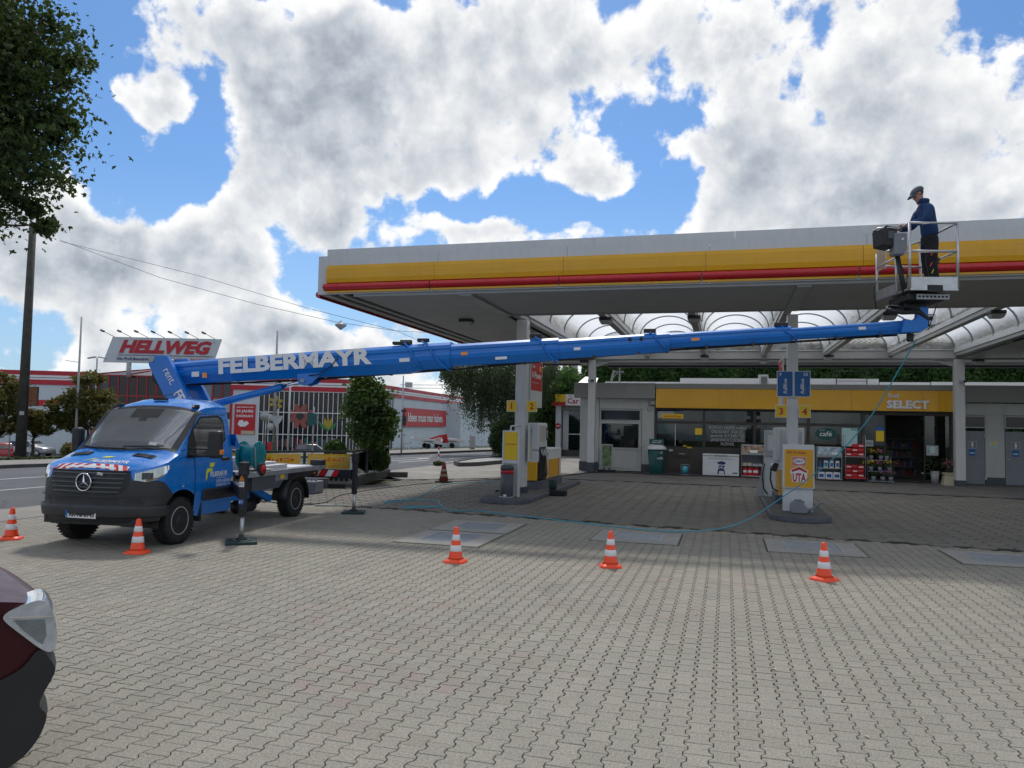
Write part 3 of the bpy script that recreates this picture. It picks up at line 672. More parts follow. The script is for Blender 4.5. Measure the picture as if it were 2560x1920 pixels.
box('roof_deck','gutter',8.75,XR-.06,19.41,YB-.06,5.70,5.76,CN); box('roof_deck','gutter',-5.74,8.74,33.2,YB-.06,5.70,5.76,CN)
# dark open gutter zone along the left edge and front lip
box('edge_gutter','soffit',-9.18,-8.98,16.07,YB-.06,4.93,4.97,CN); box('edge_gutter','gutter',-8.97,-8.72,16.07,YB-.06,4.99,5.03,CN)
box('edge_gutter','soffit',-8.71,-8.60,16.07,YB-.06,4.91,4.97,CN); box('edge_gutter','gutter',-8.59,-8.36,16.07,YB-.06,4.98,5.01,CN)
box('front_lip','beam',-8.34,XR,16.065,16.098,4.88,4.95,CN); box('inner_lip','beam',-5.7,8.7,19.452,19.49,4.86,5.25,CN)
box('rear_edge_channel','gutter',XL+.06,XR,34.4,34.62,4.74,4.80,CN); box('rear_edge_channel','lgrey',-5.2,XR,34.25,34.33,4.76,4.80,CN)
box('rear_edge_channel','gutter',-5.2,XR,34.64,34.78,4.66,4.74,CN)
# beams and vaults
BX=[-5.62,-3.25,-.89,1.48,3.85,6.22,8.60]
for i,x in enumerate(BX):
    w=.13 if i not in (0,6) else .17
    mb=MB(); mb.box(x-w*.75,x+w*.75,19.5,33.1,4.98,5.22); mb.build('beam','beam',CN,bev=.008)
    mb=MB(); mb.box(x-w,x-w*.78,19.5,33.0,5.10,5.30); mb.box(x+w*.78,x+w,19.5,33.0,5.10,5.30); mb.build('beam_flashing','whitec',CN)
for i in (0,3): box('cross_rib','beam',BX[i]-.14,BX[i]+.14,16.11,19.44,4.845,4.895,CN)
for i in (3,6): box('cross_rib','beam',BX[i]-.12,BX[i]+.12,33.1,34.8,4.79,4.835,CN)
RIBY=[19.5,21.7,23.95,26.2,28.45,30.7,32.98]
for a,b in zip(BX,BX[1:]):
    c=(a+b)/2; w=(b-a)/2-.13; h=.86
    arc=[(c-w*math.cos(PI*k/18),5.24+h*math.sin(PI*k/18)**.9) for k in range(19)]
    for y0,y1 in zip(RIBY,RIBY[1:]):
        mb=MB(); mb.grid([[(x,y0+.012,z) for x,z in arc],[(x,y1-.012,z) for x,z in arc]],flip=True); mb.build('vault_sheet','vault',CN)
    for y in RIBY[:]:
        mb=MB(); r0,r1=[],[]
        for dy,dr in ((-.045,-.012),(-.045,-.045),(.045,-.045),(.045,-.012)):
            r0.append([(c+(x-c)*(1+dr/w),y+dy,5.24+(z-5.24)*(1+dr/h)) for x,z in arc])
        mb.grid(r0+[r0[0]],sm=False); mb.build('vault_rib','grey',CN)
    pl=[(x,z) for x,z in arc]+[]
    mb=MB(); mb.prism([(x,z) for x,z in arc],(0,33.02,0),UX,UZ,-.02); mb.build('vault_end','vault',CN)
    mb=MB(); 
    for r_,zz in enumerate((5.52,5.58,5.64)):
        for k in range(7): mb.box(c-.62+k*.2+(r_%2)*.07,c-.62+k*.2+.09+(r_%2)*.07,33.005,33.018,zz,zz+.014)
    mb.build('vent_slots','gutter',CN)
box('end_upstand','soffit',-5.5,8.5,33.05,33.11,4.90,5.24,CN); box('end_upstand_trim','whitec',-5.5,8.5,32.99,33.045,5.215,5.245,CN)
# columns
def column(x,y,w,d,top,base=.28):
    mb=MB(); mb.box(x-w/2,x+w/2,y-d/2,y+d/2,base,top); o=mb.build('column','col',CN,bev=.02)
    b=MB(); b.box(x-w/2-.012,x+w/2+.012,y-d/2-.012,y+d/2+.012,0,base); b.build('column_base','colbase',o); return o
column(-5.47,20.66,.30,.36,4.9); column(1.59,20.45,.25,.34,4.9); column(-5.62,33.1,.30,.34,4.86,.42); column(8.62,33.1,.34,.36,4.86,.22)
# brackets at rear columns
for x in (-5.62,8.62):
    mb=MB(); mb.prism([(-.9,0),(.17,0),(.17,-.38),(-.17,-.30),(-.9,-.06)],(x,33.28,4.90),UX,UZ,.16) if x>0 else mb.prism([(.9,0),(-.17,0),(-.17,-.30),(.17,-.32),(.9,-.06)][::-1],(x,33.28,4.90),UX,UZ,.16)
    mb.build('bracket','beam',CN)
# ceiling lamps
def lamp(x,y,z,lab):
    t_=thing('canopy_lamp',lab,'lamp',(x,y,z),0,'lamps under the canopy')
    MB().box(x-.17,x+.17,y-.17,y+.17,z-.02,z+.06).build('housing','gutter',t_,bev=.01)
    mb=MB(); mb.add([(x-.17,y-.17,z-.03),(x+.17,y-.17,z-.03),(x+.17,y+.17,z-.03),(x-.17,y+.17,z-.03),(x-.12,y-.12,z-.12),(x+.12,y-.12,z-.12),(x+.12,y+.12,z-.12),(x-.12,y+.12,z-.12)],[(0,3,2,1)[::-1],(4,5,6,7)[::-1],(0,1,5,4)[::-1],(1,2,6,5)[::-1],(2,3,7,6)[::-1],(3,0,4,7)[::-1]]); mb.build('diffuser','lgrey',t_)
lamp(-7.0,20.2,4.84,'square grey lamp on the ribbed soffit left of the first column')
LL=['left end','second beam','third beam','fourth beam','fifth beam','sixth beam']
for k,x in enumerate((-3.25,-.89,3.85,6.22)): lamp(x+.05,20.9,4.92,'square lamp hung under the front end of the %s vault beam from the left'%('second','third','fifth','sixth')[k])
for k,x in enumerate((-.89,3.85)): lamp(x+.02,32.4,4.92,'small square lamp at the far end of the %s vault beam from the left'%('third','fifth')[k])
lamp(-5.95,32.9,4.76,'flat lamp beside the top of the rear left column'); lamp(9.15,32.6,4.76,'flat lamp beside the top of the rear right column')
# cable hanging by first column
mb=MB(); mb.tube([(-5.2,20.2,5.0),(-5.16,20.2,4.75),(-5.2,20.2,4.62),(-5.12,20.2,4.55),(-5.0,20.2,4.56)],.008,5); mb.build('loose_cable','hosed',CN)

# ------------------------------------------------------------ shop building
SH=thing('shop','low grey filling station shop with brown window front and yellow name band','building',(2,34.5,0))
YW=34.5
box('side_wall','shopwall',-6.38,-6.2,34.52,41,0.4,3.9,SH); box('wall_base','colbase',-6.40,-5.52,34.44,34.5,0,.40,SH)
for a,b in ((-6.38,-5.97),(-5.96,-5.52)): box('wall_panel','shopwall',a,b,34.46,34.6,.40,3.25,SH)
box('fascia','shopgrey',-6.62,-3.02,34.15,34.5,3.26,3.90,SH,bev=.01)
box('fascia_top','lgrey',-6.62,-3.02,34.13,34.5,3.905,3.94,SH)
for a,b in seg(-5.50,-3.05,[-4.75,-3.7]): box('wall_panel','shopwall',a,b,34.46,34.6,2.80,3.255,SH)
box('wall_panel','shopwall',-3.60,-3.05,34.46,34.6,.36,2.795,SH); box('wall_base','colbase',-3.60,-3.05,34.45,34.58,0,.355,SH)
# staff door unit
dr=box('side_door','shopwall',-5.50,-3.62,34.50,34.56,.04,2.79,SH); 
for q in ((-5.50,-3.62,2.13,2.24),(-5.50,-3.62,.98,1.06),(-5.50,-5.40,1.07,2.12),(-3.74,-3.62,1.07,2.12),(-5.50,-3.62,.04,.12)): box('frame','shopwall',q[0],q[1],34.455,34.495,q[2],q[3],dr,bev=.006)
box('panel','shopwall',-5.36,-3.78,34.47,34.497,.16,.94,dr,bev=.004)
box('pane','glass',-5.39,-3.75,34.475,34.485,1.07,2.12,dr); box('back','dark',-5.39,-3.75,34.49,34.499,1.07,2.12,dr)
box('pane','dglass',-5.42,-3.70,34.47,34.49,2.30,2.72,dr)
for q in ((-5.48,-3.66,2.72,2.76),(-5.48,-3.66,2.26,2.30),(-5.48,-5.43,2.30,2.72),(-3.70,-3.66,2.30,2.72)): box('frame','lgrey',q[0],q[1],34.45,34.495,q[2],q[3],dr)
mb=MB()
for k in range(22): x=-5.36+k*.074; mb.add([(x,34.487,1.09),(x+.03,34.4875,1.09),(x+.03,34.4875,2.10),(x,34.487,2.10)],[(0,1,2,3)])
mb.build('blind','blind',dr)
for z in (1.15,1.95): box('hinge','lgrey',-3.66,-3.60,34.42,34.452,z,z+.16,dr)
# glazed front: sill wall, posts, panes, blinds, dim room behind
XS=[-3.0,-.93,1.17,3.32,5.42]
box('room_floor','inter',-3.0,8.9,34.6,40.5,-.02,.02,SH); box('room_back','inter',-3.0,8.9,40.4,40.5,.03,3.3,SH)
box('room_ceiling','inter',-3.0,8.9,34.6,40.38,2.95,3.0,SH)
for a,b in zip(XS,XS[1:]):
    box('sill_panel','brownw',a+.008,b-.008,34.44,34.56,.06,1.12,SH,bev=.004)
    w=box('window','brown',a+.03,b-.03,34.47,34.55,1.125,1.19,SH)
    box('transom','brown',a+.05,b-.05,34.44,34.55,2.19,2.30,w); box('head','brown',a+.05,b-.05,34.46,34.55,2.76,2.82,w)
    box('pane','glass',a+.05,b-.05,34.50,34.51,1.192,2.188,w); box('pane','glass',a+.05,b-.05,34.50,34.51,2.302,2.758,w)
    mb=MB(); n=int((b-a-.2)/.082)
    for k in range(n):
        x=a+.12+k*.082; an=random.uniform(.3,.9); dx,dy=.036*math.cos(an),.036*math.sin(an)
        for z0,z1 in ((2.32,2.75),(1.6 if a>1 else 1.22,2.17)):
            if a<-2 and z0<2: continue
            mb.add([(x-dx,34.72-dy,z0),(x+dx,34.72+dy,z0),(x+dx,34.72+dy,z1),(x-dx,34.72-dy,z1)],[(0,1,2,3)])
    mb.build('blind','blind',w)
for x in XS+[8.72]: box('post','brown',x-.055,x+.055,34.41,34.60,.05,2.82,SH,bev=.006)
box('plinth','colbase',-3.0,5.42,34.42,34.58,0,.055,SH)
# entrance with the sliding door open
en=box('entrance','brown',5.46,8.68,34.46,34.60,2.70,2.82,SH)
for a,b in ((5.46,6.28),(7.70,8.66)):
    box('pane','glass',a+.04,b-.04,34.50,34.51,.10,2.69,en)
    for x in (a,b-.04): box('frame','brown',x,x+.04,34.48,34.54,.02,2.69,en)
    box('frame','brown',a+.04,b-.04,34.48,34.54,.02,.10,en)
    mb=MB()
    for k in range(int((b-a-.1)/.082)): x=a+.1+k*.082; mb.add([(x-.02,34.7,1.2),(x+.02,34.73,1.2),(x+.02,34.73,2.65),(x-.02,34.7,2.65)],[(0,1,2,3)])
    mb.build('blind','blind',en)
box('door_mat','dark',6.3,7.68,34.0,34.45,.0,.012,SH)
# yellow name band
nb=box('name_band','yellow',-2.98,8.72,34.20,34.42,2.86,3.70,SH,bev=.012)
for x in (-.3,2.4,4.95,7.6,8.2): box('seam','gutter',x-.003,x+.003,34.196,34.205,2.87,3.69,nb)
box('band_shadow_trim','gutter',-2.98,8.72,34.24,34.42,2.83,2.858,SH)
text('Shell',(6.53,34.19,3.485),UX,UZ,'refw',nb,h=.17,bold=.02,th=.02); text('SELECT',(7.05,34.19,3.13),UX,UZ,'refw',nb,w=1.56,h=.34,bold=.05,th=.035)
box('fascia','shopgrey',-3.0,8.72,34.21,34.5,3.71,3.90,SH)
# right wing with toilet doors
for a,b in seg(8.74,14,[9.0,9.95,10.55,11.55]): box('wall_panel','shopwall',a,b,34.50,34.6,2.76,3.22,SH)
for a,b in ((8.74,9.06),(9.90,10.58),(11.44,14)): box('wall_panel','shopwall',a,b,34.50,34.6,.30,2.755,SH); box('wall_base','colbase',a,b,34.49,34.6,0,.295,SH)
box('fascia','shopgrey',8.74,14,34.30,34.5,3.26,3.90,SH); box('fascia_top','lgrey',-2.98,14,34.28,34.5,3.905,3.93,SH)
for x,sx in ((9.08,1),(10.60,1)):
    d=box('toilet_door','grey',x,x+.80,34.50,34.55,.03,2.12,SH,bev=.004)
    box('handle','lgrey',x+.04,x+.16,34.45,34.48,1.02,1.05,d)
    for z in (.2,1.85): box('hinge','lgrey',x+.78,x+.86,34.47,34.497,z,z+.14,d)
    box('sticker','lgrey',x+.20,x+.52,34.492,34.498,1.42,1.72,d); box('sticker','grey',x+.22,x+.50,34.488,34.4915,1.44,1.70,d)
    mb=MB(); mb.lathe([(.001,0),(.025,.0),(.025,.003),(.001,.003)],(x+.36,34.484,1.665),12,axis='y'); mb.box(x+.325,x+.395,34.483,34.487,1.53,1.63); mb.box(x+.335,x+.355,34.483,34.487,1.46,1.53); mb.box(x+.365,x+.385,34.483,34.487,1.46,1.53); mb.build('pictogram','whiteclean',d)
    box('sticker','bluep',x+.24,x+.47,34.490,34.498,1.14,1.40,d); box('sticker','litpanel',x+.27,x+.44,34.487,34.4895,1.22,1.27,d)
    w=box('small_window','lgrey',x-.02,x+.84,34.46,34.52,2.24,2.74,SH); box('pane','dglass',x+.03,x+.79,34.44,34.459,2.29,2.69,w)
box('step','concd',8.74,14,34.1,34.45,0,.03,SH)
box('notice','litpanel',10.08,10.32,34.485,34.499,1.50,1.70,SH); box('notice','yellowp',10.12,10.28,34.478,34.484,1.60,1.68,SH)
text('...',(10.2,34.477,1.55),UX,UZ,'blackp',SH,w=.15)
# roofs
box('roof','white',-6.3,14,34.52,41,3.86,3.90,SH)
box('roof_parapet','whiteclean',-2.05,6.3,36.0,36.15,3.92,4.28,SH); box('roof_parapet','whiteclean',6.35,8.3,36.0,36.12,3.90,4.14,SH); box('roof_parapet','whiteclean',8.36,14,36.0,36.12,3.90,4.16,SH)
box('roof_parapet','whiteclean',-5.5,-2.06,36.0,36.1,3.91,4.10,SH)
mb=MB(); mb.add([(-6.55,34.6,3.945),(-5.7,34.6,3.945),(-5.7,35.2,4.22),(-6.3,35.2,4.28)],[(0,1,2,3)]); mb.build('roof_edge','whiteclean',SH,solid=.02)
# sign over the night counter and stickers
box('sign','yellowp',-2.73,-1.80,34.40,34.43,2.41,2.60,SH); text('Nachtschalter',(-2.26,34.397,2.505),UX,UZ,'redp',SH,w=.78,h=.10,bold=.012)
box('sign_box','lgrey',-2.9,-2.2,34.44,34.46,2.42,2.72,SH)
box('screen','litpanel',-2.90,-2.22,34.53,34.54,1.20,2.17,SH); box('counter_window_edge','whiteclean',-2.16,-2.14,34.47,34.495,1.2,2.18,SH)
box('drawer','brown',-2.22,-1.50,34.40,34.438,.72,1.08,SH,bev=.01); box('label_plate','lgrey',-1.98,-1.72,34.394,34.399,.86,.89,SH)
box('socket','lgrey',-2.42,-2.24,34.41,34.438,.96,1.06,SH,bev=.008); box('sticker','yellowp',-1.64,-1.44,34.43,34.44,1.13,1.18,SH); box('sticker','yellowp',-1.80,-1.66,34.43,34.44,1.2,1.24,SH)
box('sticker','dteal',-1.25,-1.0,34.49,34.498,1.5,2.0,SH); box('poster','yellowp',-1.30,-1.0,34.485,34.489,1.72,2.0,SH)
text('SCHOKO KAFFEE muffins\nCROISSANT SNACKS\nsandwich KUCHEN TEE\nSANDWICH COOKIES\nMUFFINS',(.05,34.49,1.70),UX,UZ,'lgrey',SH,w=1.55,h=.85,bold=.005)
text('KAFFEE SNACKS\nmuffins TEE\nSANDWICH',(2.35,34.49,1.75),UX,UZ,'lgrey',SH,w=.9,h=.5,bold=.004)
# cafe roundel and posters on the glass
mb=MB(); mb.prism([(.42*math.cos(2*PI*k/40),.25*math.sin(2*PI*k/40)) for k in range(40)],(4.02,34.49,1.88),UX,UZ,.004); mb.build('roundel','dteal',SH)
text('café',(4.0,34.482,1.88),UX,UZ,'whiteclean',SH,w=.48,h=.20,bold=.01); text('Shell',(3.86,34.482,2.03),UX,UZ,'lgrey',SH,w=.2,bold=.006)
box('poster','litpanel',4.62,5.22,34.48,34.492,1.38,2.14,SH); text('Shell',(5.08,34.477,2.09),UX,UZ,'dteal',SH,w=.22,bold=.01)
box('poster','yellowp',5.92,6.22,34.465,34.478,1.62,2.05,SH); box('poster','bluep',5.92,6.22,34.465,34.478,2.06,2.22,SH); box('poster','lgrey',5.52,5.82,34.465,34.478,1.40,1.66,SH); text('mm',(5.67,34.46,1.53),UX,UZ,'dgrey',SH,w=.22,bold=.02)
box('poster','lgrey',7.78,8.22,34.465,34.478,1.1,1.5,SH); box('poster','litpanel',7.9,8.1,34.46,34.464,1.2,1.45,SH)
# dim shelving inside behind the open door
for k,x in enumerate((6.35,7.0)):
    pass
sf=thing('gondola_shelf','dark stocked shelf unit just inside the open shop door','shelf',(7.2,37,0))
for z in (.1,.5,.9,1.3,1.7): box('shelf_board','dgrey',6.5,7.9,36.8,37.2,z,z+.03,sf)
for z in (.14,.54,.94,1.34):
    mb=MB(); x=6.52; ci=0
    while x<7.85:
        w=random.uniform(.05,.12); mb.box(x,x+w,36.82,37.1,z,z+random.uniform(.18,.3),random.randrange(4)); x+=w+.01
    mb.build('packets',['dred','dblue','dgrey','brown'],sf,kind='stuff')

# ------------------------------------------------------------ things in front of the shop
t_=thing('cup_bin','big takeaway coffee cup shaped bin, dark green with sand swirl, left of the night counter','bin',(-2.88,33.7,0))
MB().lathe([(.27,0),(.29,.03),(.38,1.02),(.36,1.03)],(-2.88,33.7,.02),32).build('cup_body','dteal',t_)
MB().lathe([(.37,0),(.425,.0),(.43,.05),(.39,.07),(.375,.14),(.30,.16),(.28,.20),(.0,.20)],(-2.88,33.7,1.05),32).build('lid','white',t_)
def cuppt(a,z,e=.004): 
    r=.27+.11*min(1,z/1.04)+e; return (-2.88+r*math.cos(a),33.7+r*math.sin(a),z)
mb=MB(); rows=[]
for k in range(17):
    f=k/16; a=R(-118+75*f); zc=.10+.80*(3*f*f-2*f*f*f); hw=.16*math.sin(PI*min(1,.12+.8*f))+.03
    rows.append([cuppt(a,max(.03,zc-hw)),cuppt(a,zc),cuppt(a,min(1.03,zc+hw))])
mb.grid(rows); mb.build('swirl','sand',t_)
mb=MB(); mb.prism([(.17*math.cos(2*PI*k/28),.17*math.sin(2*PI*k/28)) for k in range(28)],(-2.71,33.335,.72),(math.cos(.35),math.sin(.35),0),(0,-.08,1),.01); mb.build('roundel','dteal',t_)
text('café',(-2.71,33.318,.70),(math.cos(.35),math.sin(.35),0),(0,-.08,1),'whiteclean',t_,w=.25,h=.11,bold=.01)
box('top_sign','dteal',-3.19,-2.58,33.68,33.72,1.27,1.50,t_); text('... immer eine\nPause wert!',(-2.885,33.677,1.385),UX,UZ,'whiteclean',t_,w=.44,h=.13,bold=.008)
t_=thing('poster_stand','small pavement poster stand with green picture and black feet beside the rear column','sign',(-5.02,33.7,0))
MB().box(-5.28,-4.77,33.68,33.72,.20,1.22).build('frame','lgrey',t_,bev=.015)
mb=MB(); mb.box(-5.23,-4.82,33.672,33.679,.25,1.17); mb.build('poster',mat('leafy_poster',(.14,.20,.10),.5,var=.9,vs=4),t_)
box('base','rubber',-5.42,-4.63,33.45,33.95,.02,.10,t_,bev=.03)
for x in (-5.15,-4.90): box('leg','black',x-.03,x+.03,33.67,33.73,.10,.20,t_)
t_=thing('ice_chest','white lidded ice chest with blue bear print in front of the brown sill','chest freezer',(-.2,33.6,0))
box('cabinet','white',-.94,.52,33.25,33.95,.05,.86,t_,bev=.02); box('lid','white',-.95,.53,33.23,33.96,.865,.94,t_,bev=.02); box('handle','grey',-.45,.05,33.21,33.23,.87,.90,t_)
text('Eiswürfel & Crushed Ice',(-.2,33.245,.76),UX,UZ,'grey',t_,w=1.05,h=.065,bold=.003); text('ICE',(-.18,33.245,.40),UX,UZ,'navy',t_,w=.26,h=.12,bold=.03,shear=.2)
mb=MB() # plain bear head outline
for pl in ([(-.17,.58),(-.14,.63),(-.09,.62),(-.02,.655),(.07,.64),(.14,.62),(.17,.57),(.15,.52),(.10,.53),(.04,.50),(-.05,.53),(-.12,.52)],[(-.10,.48),(-.03,.50),(.0,.45),(-.06,.44)],[(.03,.46),(.10,.49),(.13,.42),(.06,.41)],[(-.14,.30),(-.10,.34),(.08,.33),(.13,.27),(.15,.12),(.10,.10),(.09,.24),(-.08,.26),(-.12,.10),(-.17,.11)]):
    mb.prism(pl,(-.18,33.246,.0),UX,UZ,.002)
mb.build('bear_print','navy',t_); text('www.eis-zentrale.de',(-.2,33.245,.13),UX,UZ,'lgrey',t_,w=.75,h=.045); box('plate','dgrey',.26,.46,33.244,33.249,.15,.20,t_)
def shelfunit(name,lab,x0,x1,loc):
    t_=thing(name,lab,'shelf',loc); y0,y1=33.45,33.95
    for x in (x0,x1-.03): box('side_panel','grey',x,x+.03,y0,y1,.03,1.36,t_)
    box('back_panel','grey',x0,x1,y1,y1+.02,.03,1.36,t_)
    for z in (.05,.48,.94): box('shelf_board','lgrey',x0+.03,x1-.03,y0,y1,z,z+.03,t_)
    mb=MB(); mb.add([(x0,y0-.01,.99),(x1,y0-.01,.99),(x1,y0+.12,1.36),(x0,y0+.12,1.36)],[(0,1,2,3)]); mb.build('header','lgrey',t_,solid=.02)
    return t_
t_=shelfunit('goods_shelf','grey goods shelf with pictured header and red bags low down, right of the ice chest',.60,1.52,(1.06,33.7,0))
mb=MB(); mb.add([(.64,33.437,1.02),(1.48,33.437,1.02),(1.48,33.535,1.33),(.64,33.535,1.33)],[(0,1,2,3)]); mb.build('header_picture',mat('food_print',(.30,.20,.13),.5,var=1.0,vs=9),t_)
mb=MB(); mb.add([(.95,33.425,1.03),(1.26,33.425,1.03),(1.26,33.455,1.14),(.95,33.455,1.14)],[(0,1,2,3)]); mb.build('price_card','whiteclean',t_)
def bag(x,y,z,w,h,m,lab,grp,band=True):
    b=thing('briquette_bag',lab,'bag',(x,y,z),random.uniform(-.1,.1),grp); mb=MB()
    rows=[]
    for k,(f,s) in enumerate(((0,.85),(.15,1),(.5,1.04),(.8,.95),(.95,.75),(1,.7))): 
        rows.append([(s*w/2*cx_,s*w*.30*cy_*(1-.6*(f>.9)),h*f) for cx_,cy_ in ((-1,-.6),(-.6,-1),(.6,-1),(1,-.6),(1,.6),(.6,1),(-.6,1),(-1,.6),(-1,-.6))])
    mb.grid(rows,flip=True); mb.add(rows[-1][:8],[tuple(range(8))]); mb.build('bag_body',m,b,local=True)
    if band: mb=MB(); mb.box(-w*.36,w*.36,-w*.325,-w*.318,h*.35,h*.62); mb.build('print','whiteclean',b,local=True)
    return b
BN=['left','middle','right']
for k in range(3): bag(.76+k*.2+(.03 if k==2 else 0),33.62,.08,.19 if k<2 else .26,.36,'redp','%s red charcoal bag standing low on the grey shelf by the ice chest'%BN[k],'red bags on the grey shelf')
def jug(x,y,z,w,h,m,lab,grp):
    b=thing('canister',lab,'canister',(x,y,z),0,grp)
    MB().box(-w/2,w/2,-w*.35,w*.35,0,h*.86).build('body',m,b,local=True,bev=.02); MB().lathe([(.025,0),(.025,.05),(0,.05)],(w*.2,0,h*.86),10).build('cap','bluep',b,local=True)
    MB().box(-w*.34,w*.34,-w*.36,-w*.355,h*.15,h*.6).build('sticker','bluep',b,local=True); return b
mb=thing('tray_goods','white foil trays on the middle board of the grey shelf','trays',(.9,33.6,.51)); 
for k in range(4): MB().box(.66+k*.2,.83+k*.2,33.5,33.75,.51,.51+(.10 if k<2 else .07)).build('tray','cream' if k<2 else 'lgrey',mb,bev=.01)
t_=shelfunit('canister_shelf','grey shelf with blue header holding white canisters, left of the red bag trolley',3.53,4.50,(4.0,33.7,0))
mb=MB(); mb.add([(3.57,33.437,1.02),(4.46,33.437,1.02),(4.46,33.535,1.33),(3.57,33.535,1.33)],[(0,1,2,3)]); mb.build('header_picture',mat('icy_print',(.30,.38,.45),.5,var=.9,vs=5),t_)
box('price_card','whiteclean',4.1,4.35,33.42,33.43,1.05,1.14,t_)
JN=['leftmost','left middle','right middle','rightmost']
for k in range(4): jug(3.68+k*.22,33.62,.51,.15,.34,'whiteclean' if k!=0 else 'dgrey','%s tall canister on the middle board of the canister shelf'%JN[k],'canisters on the middle board')
for k in range(3): jug(3.73+k*.29,33.62,.08,.26,.30,'whiteclean','%s squat white canister on the lowest board of the canister shelf'%BN[k],'canisters on the lowest board')
t_=thing('trolley','tall wire trolley heaped with red bags left of the entrance','trolley',(4.97,33.6,0))
mb=MB()
for x in (4.60,5.34):
    mb.tube([(x,33.35,.1),(x,33.35,1.75),(x,33.45,1.84),(x,33.85,1.84),(x,33.9,1.75),(x,33.9,.1)],.014,6)
mb.build('frame','galv',t_)
for z in (.14,.98): box('shelf_board','galv',4.61,5.33,33.36,33.9,z,z+.02,t_)
box('bumper','redp',4.58,5.36,33.33,33.36,.12,.18,t_)
for x in (4.65,5.29):
    for y in (33.4,33.85): MB().lathe([(.0,-.02),(.05,-.02),(.05,.02),(0,.02)],(x,y,.05),12,axis='x').build('castor','black',t_)
c=0; RW=['bottom row','second row','third row']
for zi,(z0,nr) in enumerate(((.17,3),(1.01,3))):
    for r_ in range(nr):
        for k in range(3):
            if zi==1 and r_==2 and k==0: continue
            b=bag(4.75+k*.23,33.55,z0+r_*.17,.23,.155,'redp','%s red bag in the %s on the %s trolley board'%(BN[k],RW[r_],('lower','upper')[zi]),'red bags on the wire trolley',band=(r_+k)%2==0)
# plants and buckets by the entrance
def pot(x,y,z,r,h,col,fl,lab,grp,n=60,sp=.16):
    p=thing('flower_pot',lab,'potted flowers',(x,y,z),0,grp)
    MB().lathe([(r*.75,0),(r,h),(r*.9,h),(r*.7,.02)],(0,0,0),14).build('pot',col,p,local=True)
    C=RNG.normal(0,1,(n,3))*np.array([sp*.6,sp*.5,sp*.45])+np.array([x,y,z+h+sp*.6]); V,F=leaves(C,.07,.5,.5); fast_mesh('foliage',V,F,'leafmid',p)
    if fl: C=RNG.normal(0,1,(n//2,3))*np.array([sp*.6,sp*.5,sp*.3])+np.array([x,y,z+h+sp*1.1]); V,F=leaves(C,.06,.9,.8); fast_mesh('flowers',V,F,fl,p)
FR=thing('flower_rack','low tiered plant rack beside the shop entrance','rack',(5.95,33.6,0))
for z,y0,y1 in ((.05,33.1,33.4),(.42,33.4,33.7),(.85,33.7,33.9)): box('rack_board','grey',5.45,6.35,y0,y1,z,z+.03,FR)
for x in (5.47,6.32): box('rack_side','grey',x,x+.02,33.1,33.9,0,.04,FR); box('rack_side','grey',x,x+.02,33.68,33.9,.04,1.0,FR)
FLS=[(5.62,33.8,.88,'petal1','yellow'),(5.98,33.8,.88,'petal3','pink'),(6.2,33.8,.88,None,'plain green'),(5.58,33.55,.45,'petal1','pale yellow'),(5.90,33.55,.45,'petal3','rosy'),(6.25,33.55,.45,'petal1','yellow flecked'),(5.62,33.25,.08,None,'leafy'),(5.95,33.25,.08,'petal2','lilac'),(6.24,33.25,.08,'petal3','mauve')]
for k,(x,y,z,f,nm) in enumerate(FLS): pot(x,y,z,.09,.17,'grey',f,'%s potted plant %s on the %s tier of the entrance rack'%(nm,('left','in the middle','right')[k%3],('top','middle','bottom')[k//3]),'flower pots on the entrance rack')
t_=thing('stool_crate','cream plastic step crate carrying a dark plant by the right rear column','stool',(8.3,33.3,0))
MB().box(8.10,8.50,33.15,33.50,.44,.49).box(8.13,8.47,33.18,33.47,.34,.44).build('top','cream',t_,bev=.01)
mb=MB(); mb.add([(8.06,33.12,0),(8.54,33.12,0),(8.54,33.53,0),(8.06,33.53,0),(8.12,33.17,.34),(8.48,33.17,.34),(8.48,33.48,.34),(8.12,33.48,.34)],[(0,1,5,4),(1,2,6,5),(2,3,7,6),(3,0,4,7)]); mb.build('legs','cream',t_)
pot(8.3,33.32,.49,.12,.14,'black','petal3','dark leafed plant standing on the cream step crate','plants by the entrance column',90,.22)
pot(7.95,33.9,.0,.16,.5,'lgrey',None,'tall pale planter with dark foliage beside the cream crate','plants by the entrance column',150,.40)
# wall mounted hose reel and red canisters seen in the window
def reelbox(x,y):
    t_=thing('wall_hose_reel','small floor hose reel with blue hose under the night counter','hose reel',(x,y,0))
    mb=MB(); mb.tube([(x-.17,y,.02),(x-.17,y,.40),(x-.13,y,.44),(x+.13,y,.44),(x+.17,y,.40),(x+.17,y,.02)],.014,6); mb.tube([(x-.17,y-.15,.02),(x+.17,y-.15,.02)],.014,6); mb.build('frame','galv',t_)
    MB().lathe([(.10,-.12),(.16,-.10),(.17,0),(.16,.10),(.10,.12)],(x,y,.22),18,axis='x').build('hose_coil','hose',t_)
reelbox(-1.68,33.75)
t_=thing('wheel_brace_display','red plastic display in the second shop window','display',(.03,34.7,1.2)); mb=MB(); mb.tube([(-.2,34.7,1.22),(-.14,34.7,1.42),(0.03,34.7,1.46),(.20,34.7,1.42),(.26,34.7,1.22)],.05,8); mb.build('display_body','redp',t_)
for k,(x,m,lab) in enumerate(((.62,'litpanel','pale bottles on the window sill behind the goods shelf'),(1.0,'teal','blue bottles on the window sill behind the goods shelf'),(1.62,'yellowp','yellow carton in the third shop window'),(-1.05,'cream','cream carton behind the window post beside the night counter'))):
    b=thing('carton',lab,'goods',(x,34.68,1.2)); MB().box(x-.14,x+.14,34.62,34.75,1.2,1.42 if k<2 else 1.6).build('carton_body',m,b,bev=.01)
